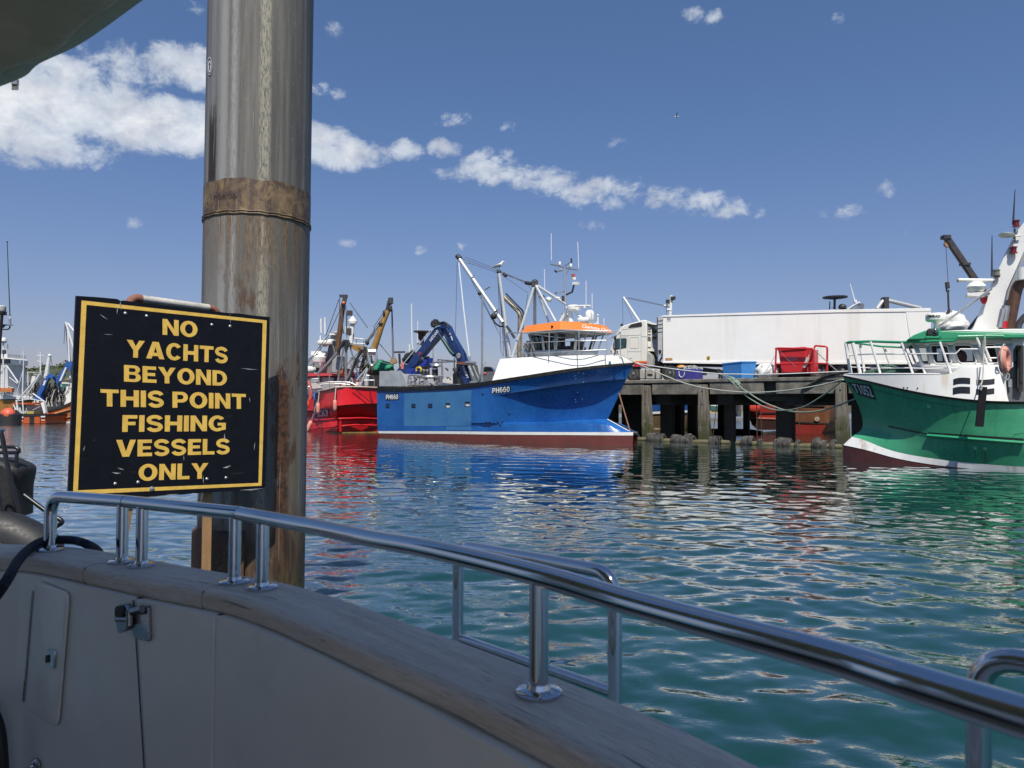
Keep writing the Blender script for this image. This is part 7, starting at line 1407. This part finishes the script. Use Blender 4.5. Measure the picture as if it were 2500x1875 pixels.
# grey craft left of the red trawler, by the pile
t=thing('net_barge','dark boat with a heap of green netting between red and blue trawlers','boat',atZ(930,1040,0))
mb=MB(); mb.prism(r2(54,830,960,1040,930,1100,1110,830,1110),(0,3,0)); mb.prism(r2(54,830,1110,1100,1110,1100,1560,850,1560),(0,3,0)); mb.build('hull',pm('black_hull',(.015,.015,.017),.7,0,.4,3),t)
mb=MB(); mb.tube(r2(52,1140,760,1145,860),.09,6); mb.bar(*r2(52,1088,746,1198,744),.14,.12); mb.tube(r2(52,1145,860,1143,1000),.05,6); mb.build('radar_bar',DARK,t)
mb=MB(); mb.bar(*r2(51,1072,815,1092,860),.4,.5); mb.build('rope_block',pm('block_tan',(.32,.20,.10),.7),t)
mb=MB(); mb.tube(dp('R3',53,333,515,337,780,342,870),[.03,.05,.05],6); mb.tube(dp('R3',52,318,830,318,900),.05,6); mb.tube(dp('R3',56,383,650,380,820),.03,5); mb.build('whip_aerial',WHITE,t)
mb=MB(); mb.tube(dp('R3',52,415,740,418,840),.13,8); mb.lathe(dp('R3',52,417,742)[0],(0,0,1),[(.2,-.25),(.35,0),(.62,.05),(.62,.12)],12); mb.ball(dp('R3',52,400,768)[0],(.15,.15,.3),8,6); mb.tube(dp('R3',52,375,828,425,828),.05,6); mb.build('mast_head',DARK,t)
GN2=pm('bright_green_net',(.02,.25,.15),.85,0,.5,9,bump=.9,bscale=30)
c=r2(52.5,940,930)[0]; blob('net_heap',GN2,[(r2(52.5,a,b)[0],r) for a,b,r in ((850,918,(.55,.6,.35)),(890,908,(.6,.6,.45)),(935,900,(.65,.6,.5)),(980,902,(.6,.6,.48)),(1020,908,(.5,.5,.4)))],21,c,'heap of bright green netting between the red and blue trawlers','net')
# ---------------------------------------------------------------- boats and shore at the far left
d7=lambda D,*a:dp('S7',D,*a)
OCHB=pm('ochre_hull',(.30,.135,.02),.5,0,.25,.8,streak=((.15,.07,.02),.4,1.5)); ORB=pm('orange_hull',(.46,.085,.022),.5,0,.15,.8); ORB2=pm('orange_brown_hull',(.40,.115,.03),.5,0,.2,.8,streak=((.22,.07,.02),.4,1.5))
MW=pm('spar_white',(.66,.67,.68),.5,0,.1,2)
t=thing('moored_trawler','ochre hulled trawler with white shelter deck and many spars at the left edge','fishing boat',atZ(0,1036,0),'moored boats in the left background')
mb=MB(); mb.prism(d7(76,-700,1310,20,1320,140,1330,175,1322,120,1470,80,1500,-700,1500),(-.8,4,0)); mb.build('hull',OCHB,t)
mb=MB(); mb.prism(d7(75.9,-700,1285,70,1272,190,1300,200,1318,120,1320,-700,1318),(-.8,4.2,0)); mb.build('shelter_deck',WHITE,t)
mb=MB(); mb.prism(d7(78,-300,830,80,825,82,870,105,880,100,940,-300,940),(0,3,0)); wh2=mb.build('wheelhouse',WHITE,t); mb=MB(); mb.prism(d7(77.9,-100,878,102,880,100,930,-100,930),(0,.2,0)); mb.build('wheelhouse_window',PLATE,wh2)
mb=MB(); mb.prism(d7(78,-300,940,75,940,85,1280,-300,1280),(0,3,0)); mb.build('deckhouse',pm('house_offwhite',(.5,.51,.52),.5,0,.2,1),t)
mb=MB()
for a,r in (((36,700,36,960),.12),((0,770,88,774),.05),((70,950,0,1040),.16),((75,955,200,1140),.12),((75,950,85,1260),.14),((40,1000,40,1230),.16),((-10,1080,60,1280),.10),((100,1080,190,1150),.06),((0,1160,150,1200),.05),((0,1230,160,1230),.05),((0,1260,160,1260),.05),((20,990,-20,1090),.1)): mb.tube(d7(75.5,*a),r*.6,6)
for k in range(9): mb.tube(d7(75.6,k*18-5,1225,k*18-5,1280),.05,5)
mb.lathe(d7(75.5,38,708)[0],(0,0,1),[(.2,0),(.35,.2),(.3,.45),(.05,.6)],10); mb.build('spars',MW,t)
mb=MB(); mb.bar(*d7(75.4,-5,1218,145,1222),.35,.4); mb.build('orange_lifebelts',pm('belt_orange',(.5,.16,.05),.7),t)
mb=MB(); mb.box(d7(75.4,45,805)[0],(.25,.2,.4)); mb.tube(d7(75.4,85,715,86,775),.03,5); mb.build('mast_lamp',DARK,t)
mb=MB(); mb.ball(d7(66,92,1495)[0],(.65,.6,.65),12,8); tag(mb.build('mooring_buoy',pm('buoy_orange',(.62,.10,.05),.5),loc=d7(66,92,1495)[0]),'round orange buoy on a dark float at the far left','buoy')
mb=MB(); mb.lathe((d7(66.2,100,1560)[0][0],66.3,0),(0,0,1),[(.9,-.5),(.9,.9),(.5,1.3)],12); tag(mb.build('buoy_float',BLACK,loc=(d7(66.2,100,1560)[0][0],66.3,0)),'dark float in the water under the orange buoy','float')
# small orange catamaran workboat
t=thing('small_fishing_boat','small orange open fishing boat with black and orange striped stern','fishing boat',atZ(*q1('S7',310,1590),0),'moored boats in the left background')
ST=69.
def stripem():
    m,h,b,tc,out=newmat('striped_stern'); x,y,z=h.sep(tc); w=h.m('FRACT',h.m('ADD',h.m('MULTIPLY',x,1.02),.12)); c=h.mix(h.ss(w,.44,.50),(.02,.02,.02),(.48,.09,.025)); h.set(b.inputs['Base Color'],c); b.inputs['Roughness'].default_value=.5; return m
mb=MB(); mb.prism(d7(ST,118,1500,205,1512,498,1500,497,1585,205,1588,130,1560),(.3,6,0)); mb.build('hull',ORB,t)
mb=MB(); mb.loft([d7(ST-.06,262,1500,442,1500),d7(ST-.06,262,1586,442,1586)]); mb.build('striped_stern',stripem(),t)
mb=MB(); mb.prism(d7(ST-.1,105,1478,205,1492,440,1484,500,1482,500,1504,205,1514,112,1502),(.3,6.2,0)); mb.build('gunwale',BLACK,t)
for a in ((172,1520,196,1555,165,1516,168,1552),(208,1510,256,1528,208,1510,208,1528),(446,1500,494,1520,446,1500,446,1520)):
    x0,x1=min(a[0],a[2]),max(a[0],a[2]); y0,y1=a[1],a[3]; mb=MB(); mb.loft([d7(ST-.1,x0,y0,x1,y0),d7(ST-.1,x0,y1,x1,y1)]); mb.build('name_board',LETW,t)
mb=MB(); mb.loft([d7(ST-.1,215,1552,250,1552),d7(ST-.1,215,1560,250,1560)]); mb.loft([d7(ST-.1,452,1545,488,1545),d7(ST-.1,452,1553,488,1553)]); mb.build('hull_mark',LETW,t)
mb=MB(); mb.prism(d7(ST+2,150,1385,290,1385,290,1480,170,1490),(.2,2,0)); cb=mb.build('cabin',pm('cabin_cream',(.5,.49,.46),.6,0,.2,1.5),t); mb=MB(); mb.prism(d7(ST+1.8,122,1375,140,1360,290,1358,300,1380),(.2,2.4,0)); mb.build('cabin_roof',ORB,cb); mb=MB(); mb.prism(d7(ST+1.9,225,1392,275,1390,275,1435,230,1440),(0,.2,0)); mb.build('cabin_window',PLATE,cb)
mb=MB(); mb.prism(d7(ST+1,285,1452,370,1450,370,1480,285,1482),(0,1,0)); mb.build('fish_box',pm('box_yellow',(.42,.35,.10),.6),t)
mb=MB()
for a,r in (((180,1330,200,1490),.14),((150,1380,180,1470),.10),((190,1340,330,1320,510,1350),.07),((200,1330,445,1040),.12),((445,1040,300,1270),.08),((255,990,245,1300,258,1480),.10),((260,800,256,990),.07),((255,990,180,1270),.05),((265,745,215,930),.05),((360,1440,440,1400),.05),((360,1260,490,1350,505,1480),.10),((110,1480,115,1440,150,1440),.06),((500,1350,490,1480),.14)): mb.tube(d7(ST+.5,*a),r*.6,6)
mb.build('spars',MW,t)
mb=MB(); mb.prism(d7(ST+.2,445,1365,480,1345,500,1470,480,1480),(0,.3,0)); mb.build('stern_post',WHITE,t)
# orange brown trawler behind the sign
t=thing('moored_trawler','orange brown trawler with white forecastle and folded blue crane left of the sign','fishing boat',atZ(150,1032,0),'moored boats in the left background')
OD=72.
rows=[d7(OD,500,1462,560,1448,640,1425,720,1398,800,1362,1050,1240),d7(OD,502,1500,560,1490,640,1470,720,1445,800,1412,1050,1320),d7(OD,500,1545,560,1545,640,1535,720,1522,800,1505,1050,1450),d7(OD,515,1585,600,1580,700,1568,800,1550,1050,1590,1060,1600)]
rows[3]=d7(OD,515,1585,600,1582,680,1575,770,1560,900,1570,1050,1590)
mb=MB(); mb.loft(rows); mb.loft([rows[0],[p+np.array((0,4,0)) for p in rows[0]]]); mb.poly([r[0] for r in rows]+[rows[-1][0]+np.array((0,4,0)),rows[0][0]+np.array((0,4,0))]); OHS=Skin(mb); mb.build('hull',ORB2,t)
mb=MB(); mb.loft([d7(OD-.1,500,1445,560,1430,640,1405,720,1375,800,1338,1050,1210),d7(OD-.1,500,1464,560,1450,640,1427,720,1400,800,1364,1050,1242)]); mb.build('rubbing_band',BLACK,t)
mb=MB(); mb.tube(d7(OD-.08,500,1505,600,1482,700,1455,790,1428,1000,1350),.08,5); mb.tube(d7(OD-.08,505,1552,650,1540,790,1510),.05,5); mb.build('rubbing_strake',pm('strake_tan',(.5,.22,.10),.6),t)
mb=MB(); mb.prism(d7(OD+.2,700,1385,760,1240,800,1215,1000,1160,1000,1290,790,1350),(0,3.5,0)); mb.build('forecastle',WHITE,t)
mb=MB(); mb.loft([d7(OD-.05,770,1560,900,1545,1050,1560),d7(OD-.05,640,1585,900,1582,1050,1595)]); mb.build('waterline_band',pm('pale_band',(.55,.57,.60),.5),t)
OHS.text(MB(),'PZ',q('S7',727,1420,778,1400,775,1365,725,1385),.1,.03).build('registration_number',LETW,t)
mb=MB(); mb.ball(d7(OD-.5,512,1535)[0],(.5,.4,.65),10,8); mb.build('red_fender',pm('fender_dark_red',(.45,.03,.03),.5),t)
CBL=pm('far_crane_blue',(.02,.09,.33),.5,0,.3,2)
mb=MB(); mb.bar(*d7(OD+1,435,1275,500,1140),.42,.4); mb.bar(*d7(OD+1.1,500,1140,548,1055),.3,.3); mb.bar(*d7(OD+1,545,1060,590,1085),.36,.3); mb.bar(*d7(OD+1.5,625,1165,690,1040),.42,.4); mb.bar(*d7(OD+1.6,690,1040,745,945),.3,.3); mb.bar(*d7(OD+1.4,590,1080,640,1150),.25,.25); mb.bar(*d7(OD+1.5,735,935,800,930),.42,.4); mb.bar(*d7(OD+1.5,780,920,770,1000),.4,.4); mb.bar(*d7(OD+1,430,1270,435,1330),.6,.6); mb.build('folded_crane',CBL,t)
mb=MB(); mb.bar(*d7(OD+.8,480,1170,500,1120),.15,.15); mb.bar(*d7(OD+1.2,660,1120,725,975),.12,.15); mb.build('crane_marking',LETW,t)
mb=MB(); rr=random.Random(12); path=[]
for k in range(120): path+=d7(OD+rr.uniform(1,3),380+k*2.8+rr.uniform(-35,35),rr.uniform(1100,1400))
mb.tube(path,[.03+.05*rr.random() for _ in path],5); mb.build('deck_gear',pm('gear_dark',(.06,.06,.06),.7,.1,.6,2),t)
mb=MB(); rr=random.Random(13); path=[]
for k in range(90): path+=d7(OD+rr.uniform(1,3),310+k*5+rr.uniform(-50,50),rr.uniform(1150,1360))
mb.tube(path,.03,5); mb.prism(d7(OD+4,440,1275,620,1275,620,1400,440,1400),(0,.5,0)); mb.build('pale_gear',pm('gear_pale',(.42,.42,.40),.6,0,.4,2),t)
for a in ((718,475,808,770,830,860),(740,490,830,600),(745,580,770,1100)): rod('mast_spar',MW,t,d7(OD+2,*a),.10,6)
mb=MB(); mb.tube(d7(OD+2,715,480,755,900,800,1120),.05,5); mb.tube(d7(OD+2,740,560,790,1100),.04,5); mb.tube(d7(OD+2,712,490,700,720),.03,5); mb.tube(d7(OD+2,555,860,600,1100),.03,5); mb.tube(d7(OD+2,700,980,420,1110),.03,5); mb.tube(d7(OD+2,690,1000,470,1170),.03,5); mb.build('wire_rigging',WIRE,t)
# white and grey boats behind those, mostly superstructure
t=thing('moored_trawler','grey and white workboat with tall lattice topped mast and funnel, behind the small orange boat','fishing boat',(d7(82,380,1400)[0][0],82,0),'moored boats in the left background')
mb=MB(); mb.prism(d7(82,130,1290,460,1320,700,1330,700,1560,180,1560),(0,4,0)); mb.build('hull',pm('dark_grey_hull',(.05,.055,.06),.6,0,.2,1),t)
mb=MB(); mb.prism(d7(81.8,300,1320,440,1322,440,1385,300,1395),(0,.3,0)); mb.prism(d7(83,160,1150,185,1150,190,1290,150,1290),(0,2,0)); mb.build('bow_panel',WHITE,t)
mb=MB(); mb.prism(d7(83,350,1070,388,1065,365,1170,330,1180),(0,1.5,0)); mb.build('funnel',WHITE,t)
mb=MB(); mb.prism(d7(84,300,1180,395,1178,390,1270,290,1290),(0,3,0)); mb.prism(d7(84,380,1025,470,1022,470,1032,380,1034),(0,1.5,0)); mb.prism(d7(84,360,1040,500,1050,500,1062,360,1060),(0,2,0)); mb.build('bridge',pm('bridge_grey',(.28,.29,.30),.6,0,.2,1.5),t)
mb=MB()
for a,r in (((443,800,443,1030),.13),((403,846,486,842),.08),((410,906,455,912),.12),((412,765,414,840),.03),((305,1020,308,1170),.10),((300,1025,390,1030),.06)): mb.tube(d7(83.5,*a),r*.6,6)
mb.tube(d7(83.4,540,850,505,1090),[.16,.26],8); mb.ball(d7(83.4,543,845)[0],.2,8,6); mb.build('mast',MW,t)
mb=MB()
rr=random.Random(31); path=[]
for k in range(110): path+=d7(80+rr.uniform(0,2),60+k*2.4+rr.uniform(-40,40),rr.uniform(1150,1330))
mb.tube(path,.035,5); mb.build('deck_gear',MATS['gear_pale'],t)
t=thing('cabin_cruiser','white cabin boat with turquoise cover behind the orange brown trawler','boat',(d7(84,720,1200)[0][0],86,0),'moored boats in the left background')
mb=MB(); mb.prism(d7(86,640,1150,800,1150,800,1330,640,1330),(0,3,0)); mb.prism(d7(86,640,1330,800,1330,800,1550,660,1550),(0,3,0)); mb.build('hull',WHITE,t); mb=MB(); mb.prism(d7(85.8,655,1172,715,1172,712,1205,660,1205),(0,.3,0)); mb.build('cover',pm('cover_turquoise',(.05,.35,.33),.7),t); mb=MB(); mb.prism(d7(85.8,660,1135,760,1140,760,1152,660,1150),(0,1,0)); mb.build('cabin_roof',WHITE,t)
# shore: quay wall, sheds, houses and the wooded hill
SLATE=pm('slate_roof',(.12,.12,.125),.8,0,.25,.4); STONE=pm('shed_stone',(.22,.20,.17),.9,0,.3,.3)
mb=MB(); mb.prism([(-150,128,0),(-20,128,0),(-20,128,3.2),(-150,128,3.2)],(0,60,0)); tag(mb.build('harbour_wall',pm('pale_stone',(.24,.23,.21),.9,0,.25,.3),loc=(-85,128,0)),'pale stone quay wall behind the moored boats at the left','wall')
S=thing('stone_shed','large stone shed with slate gable roof behind the left boats','building',(d7(135,150,1250)[0][0],135,3.2))
gp=d7(135,105,1180,105,918,190,905,250,980,262,1180); mb=MB(); mb.prism(gp,(-11,16,0)); mb.build('wall',STONE,S)
mb=MB(); mb.loft([d7(134.6,186,900,186,900),d7(134.6,268,992,268,992)]) if 0 else None
a1,a2,a3=d7(134.8,98,925,188,900,268,995); b1,b2,b3=[p+np.array((-11.5,17,0)) for p in (a1,a2,a3)]; mb.poly([a2,a3,b3,b2]); mb.poly([a1,a2,b2,b1]); mb.build('roof',SLATE,S,solid=.2)
mb=MB(); 
for x in (120,150,180): mb.prism(d7(134.9,x,1000,x+14,1000,x+14,1040,x,1040),(0,.2,0))
mb.build('window',PLATE,S)
S=thing('low_shed','low shed with broad grey roof right of the stone shed','building',(d7(130,330,1250)[0][0],130,3.2))
mb=MB(); mb.prism(d7(130,255,1150,500,1150,500,1260,255,1260),(-6,9,0)); mb.build('wall',pm('shed_pale',(.35,.34,.33),.8,0,.2,.4),S)
mb=MB(); mb.poly(d7(129.5,250,1155,345,1140)+d7(136,335,1060,258,1040)); mb.poly(d7(129.6,340,1150,510,1152)+d7(136,490,1095,345,1090)); mb.build('roof',SLATE,S,solid=.3)
mb=MB()
# wooded hill
HM=pm('hill_grass',(.05,.065,.025),.95,0,.3,.05)
def hz(px): return np.interp(px,[-400,60,100,130,165,200,300,420,560,760],[905,905,902,895,885,878,868,872,893,950]) if px>=0 else 905
HD=245.
xs=np.arange(-260,800,20); mb=MB(); ridge=[atY(x,hz(x)+14,HD) for x in xs]; foot=[np.array((p[0],p[1]-75,2.)) for p in ridge]; back=[np.array((p[0],p[1]+90,0)) for p in ridge]
mb.loft([foot,[ (a*.55+b*.45)+np.array((0,0,2)) for a,b in zip(foot,ridge)],ridge,back]); struct(mb.build('hillside',HM))
def leafmat():
    m,h,b,tc,out=newmat('wood_foliage'); n=h.noise(tc,.11,4,.6); k=h.noise(tc,.9,3,.6); c=h.mix(h.ss(n,.35,.65),(.022,.040,.012),(.060,.085,.025)); c=h.mix(h.m('MULTIPLY',h.ss(k,.4,.7),.5),c,(.085,.105,.035)); h.set(b.inputs['Base Color'],c); b.inputs['Roughness'].default_value=.8; return m
LEAF=leafmat(); g=np.random.default_rng(5); mb=MB()
for x in np.arange(-200,780,7):
    for f in (0,.3,.6):
        p=atY(x+g.uniform(-3,3),hz(x)+14,HD)*(1-f)+np.array((0,0,0)); base=np.array((p[0]/(1-f) if f else p[0],HD-75*f,0)); zr_=atY(x,hz(x)+14,HD)[2]; base[2]=zr_*(1-f)+2*f
        R=g.uniform(1.4,2.8)
        for k in range(34):
            d=g.normal(size=3); d/=np.linalg.norm(d); d[2]=abs(d[2])*.9; c=base+d*R*np.array((1,1,1.0))*g.uniform(.7,1.05); a=g.normal(size=3); a/=np.linalg.norm(a); b_=np.cross(a,d); s_=g.uniform(.25,.55)
            mb.add([c-a*s_-b_*s_,c+a*s_-b_*s_,c+a*s_+b_*s_,c-a*s_+b_*s_],[(0,1,2,3)])
o=mb.build('hill_woodland',LEAF); struct(o,'stuff')
HWC=pm('house_white',(.6,.58,.54),.8,0,.1,.5); HRO=pm('house_tile',(.30,.17,.11),.8,0,.2,.5)
for i,(a,b,w) in enumerate(((742,1108,40),(690,1118,26),(770,1112,26))):
    D=190+i*6; p=d7(D,a,b+25)[0]; hs=thing('hillside_house',('red roofed house low on the wooded hill, in the middle of three','red roofed house low on the wooded hill, the left of three','red roofed house low on the wooded hill, the right of three')[i],'house',p)
    mb=MB(); mb.prism(d7(D,a-w/2,b+25,a+w/2,b+25,a+w/2,b,a-w/2,b),(0,7,0)); mb.build('wall',HWC,hs); pk_=d7(D-.3,a-w/2-2,b+1,a+w/2+2,b+1); r1,r2_=d7(D+3.5,a-w/2-2,b-11,a+w/2+2,b-11); mb=MB(); mb.poly([pk_[0],pk_[1],r2_,r1]); mb.build('roof',HRO,hs,solid=.2)
# boat sheds seen between the pile and the red trawler
S=thing('thatched_shed','brown grey roofed shed between the pile and the red trawler','building',(r2(110,290,960)[0][0],110,2)); mb=MB(); mb.prism(r2(110,215,900,330,900,330,960,215,960),(0,8,0)); mb.build('wall',STONE,S); mb=MB(); mb.loft([r2(109.5,205,905,340,905),r2(113,235,845,315,840)]); mb.build('roof',pm('brown_roof',(.16,.145,.125),.9,0,.3,.5),S,solid=.3)
t=thing('moored_trawler','white boat with grey boom beside the pile, beyond the red trawler','fishing boat',(r2(62,250,940)[0][0],62,0),'moored boats in the left background')
mb=MB(); mb.prism(r2(62,100,940,235,945,300,960,300,1560,100,1560),(0,3,0)); mb.build('hull',WHITE,t); mb=MB(); mb.bar(*r2(61,150,905,265,835),.6,.5); mb.bar(*r2(61,150,935,270,865),.5,.4); mb.build('boom',GALV,t); mb=MB(); mb.tube(r2(61,150,815,200,820,265,840),.1,6); mb.ball(r2(61,235,920)[0],(.5,.4,.4),8,6); mb.build('boom_gear',WHITE,t)
# ---------------------------------------------------------------- black inflatable moored astern
RBD=7.0
rib=thing('inflatable_boat','black inflatable workboat with covered console, cage frame and lamp mast at the left edge','boat',(atY(20,1300,7)[0],7.0,0))
RBK=pm('black_hypalon',(.016,.017,.020),.55,0,.25,3); CVR=pm('black_cover',(.012,.012,.014),.65,0,.3,6,bump=.4,bscale=20); FRB=pm('black_tube_paint',(.012,.012,.013),.3,0,.2,5)
d7b=lambda D,*a:dp('T7',D,*a)
mb=MB(); c=[atY(-330,1245,8.3),atY(-100,1245,8.3),atY(0,1247,8.3),atY(50,1262,8.32),atY(98,1292,8.35),atY(112,1330,8.4)]; c=[p-np.array((0,0,.24)) for p in c]; mb.tube(cr(c,5),[.24]*21+[.235,.22,.2,.17,.12],16) if len(cr(c,5))==26 else mb.tube(cr(c,5),.24,16); mb.tube([p+np.array((-1.6,1.3,0)) for p in cr(c,5)],.24,16); mb.build('tube',RBK,rib)
mb=MB(); p=c[0]; mb.box((c[2][0]-2.2,9.0,.15),(3.2,1.2,.5)); mb.build('floor',RBK,rib)
rows=[]
for y,w0,w1 in ((365,0,105),(400,0,160),(435,0,262),(470,0,312),(520,0,316),(600,0,296),(680,0,276),(850,0,272),(1010,0,272)):
    p0,p1=d7b(9.0,-400,y,w1,y); rows.append([p0,p1+np.array((-.05,-.25,0)),p1,p1+np.array((-.03,.4,0)),p0+np.array((0,.5,0))])
mb=MB(); mb.loft(rows,True); mb.f.append((4,3,2,1,0)); mb.build('console_cover',CVR,rib,subd=2)
rod('frame_leg',FRB,rib,cr(d7b(8.5,-90,40,-20,60,20,110,48,240,70,370,110,560,165,800,220,1010,285,1265),4),.026,10)
rod('frame_leg',FRB,rib,cr(d7b(8.3,-60,560,-10,850,30,1020,80,1270),4),.028,10)
rod('grab_hoop',FRB,rib,rounded(d7b(8.9,-100,235,180,235,225,280,190,300,-100,300),.06),.022,10)
rod('hoop_post',FRB,rib,d7b(8.9,190,300,176,610),.022,8)
rod('grab_rail',FRB,rib,rounded(d7b(8.8,270,775,520,960,720,1078,620,1140),.05),.026,10)
mb=MB(); p=d7b(8.6,-10,450)[0]; mb.tube([p+np.array((.06*math.cos(t),-.1,.07*math.sin(t))) for t in np.linspace(0,6.283,21)[:-1]],.012,8,closed=True); mb.build('gauge_ring',LETW,rib)
rod('lamp_mast',FRB,rib,d7(9,-25,1450,-3,720,22,390),.018,10)
mb=MB(); p=d7(9,28,372)[0]; mb.lathe(p,(0,0,1),[(.03,-.03),(.045,0),(.045,.012),(.035,.016)],16); mb.tube(d7(9,22,390,70,393),.014,6); lm=mb.build('lamp_base',BLACK,rib)
mb=MB(); mb.lathe(p,(0,0,1),[(.033,.016),(.038,.03),(.038,.075),(.028,.085)],16); mb.build('lamp_lens',pm('lens_clear',(.5,.5,.48),.15,0,.3,20),lm)
mb=MB(); mb.prism(d7(9,15,498,130,506,130,511,45,512,18,540),(0,.03,0)); mb.tube(cr(d7(9,20,555,80,558,105,540,108,515),4),.008,6); mb.build('aerial_bracket',FRB,rib)
mb=MB(); mb.tube(d7(9,108,515,110,440),.014,10); mb.lathe(d7(9,110,440)[0],(0,0,1),[(.014,0),(.01,.015),(.004,.03)],10); ab_=mb.build('aerial_base',GALV,rib)
mb=MB(); mb.tube([d7(9,110,435)[0]]+dp('R1',9,53,125),[.006,.004],6); mb.tube(dp('R1',9,54,118,53,126),.009,6); mb.build('whip',BLACK,ab_)
mb=MB(); mb.tube(dp('R1',9,0,1540,20,1500),.03,8); mb.build('cleat',STEEL,rib)
# ---------------------------------------------------------------- gulls
GW=pm('gull_white',(.72,.72,.72),.8,0,.05,8); GGR=pm('gull_grey',(.28,.30,.33),.8,0,.1,8)
def gull(loc,label,fly):
    g=thing('gull',label,'bird',loc); L=V3(loc)
    if not fly:
        mb=MB(); mb.tube([L+np.array(k) for k in ((-.27,0,.10),(-.16,0,.15),(0,0,.20),(.12,0,.27),(.17,0,.36),(.22,0,.42),(.29,0,.42))],[.02,.075,.115,.10,.06,.065,.02],12); mb.build('body',GW,g)
        mb=MB(); mb.tube([L+np.array(k) for k in ((-.38,-.03,.10),(-.2,-.085,.17),(.0,-.11,.22),(.1,-.09,.26))],[.012,.05,.07,.03],8); mb.tube([L+np.array(k) for k in ((-.38,.03,.10),(-.2,.085,.17),(.0,.11,.22),(.1,.09,.26))],[.012,.05,.07,.03],8); mb.build('wings',GGR,g)
        mb=MB(); mb.tube([L+np.array((.28,0,.42)),L+np.array((.36,0,.40))],[.018,.005],6); mb.build('beak',pm('beak_yellow',(.55,.35,.05),.5),g)
        mb=MB(); mb.tube([L+np.array((.0,-.03,.1)),L+np.array((.02,-.03,0))],.010,5); mb.tube([L+np.array((.0,.03,.1)),L+np.array((.02,.03,0))],.010,5); mb.build('legs',MATS['beak_yellow'],g)
    else:
        mb=MB(); mb.tube([L+np.array(k) for k in ((-.30,.05,-.02),(-.12,0,0),(.05,0,.01),(.2,-.02,.03),(.28,-.03,.02))],[.02,.07,.09,.06,.015],10); mb.build('body',GW,g)
        for s in (-1,1):
            mb=MB(); P=[((.05,0,.03),(-.12,0,.03)),((.12,s*.22,.24),(-.08,s*.22,.22)),((.05,s*.4,.36),(-.10,s*.4,.34)),((-.08,s*.62,.40),(-.16,s*.62,.39)),((-.24,s*.80,.36),(-.26,s*.80,.355))]
            mb.loft([[L+np.array(a),L+np.array(b)] for a,b in P]); mb.build('wing',GGR if s>0 else GW,g,solid=.012)
gull(by('R3',.3,1015,246)[0],'gull perched on the masthead of the blue trawler',False)
gull(atY(1652,285,95),'gull in flight high in the blue sky above the lorry',True)
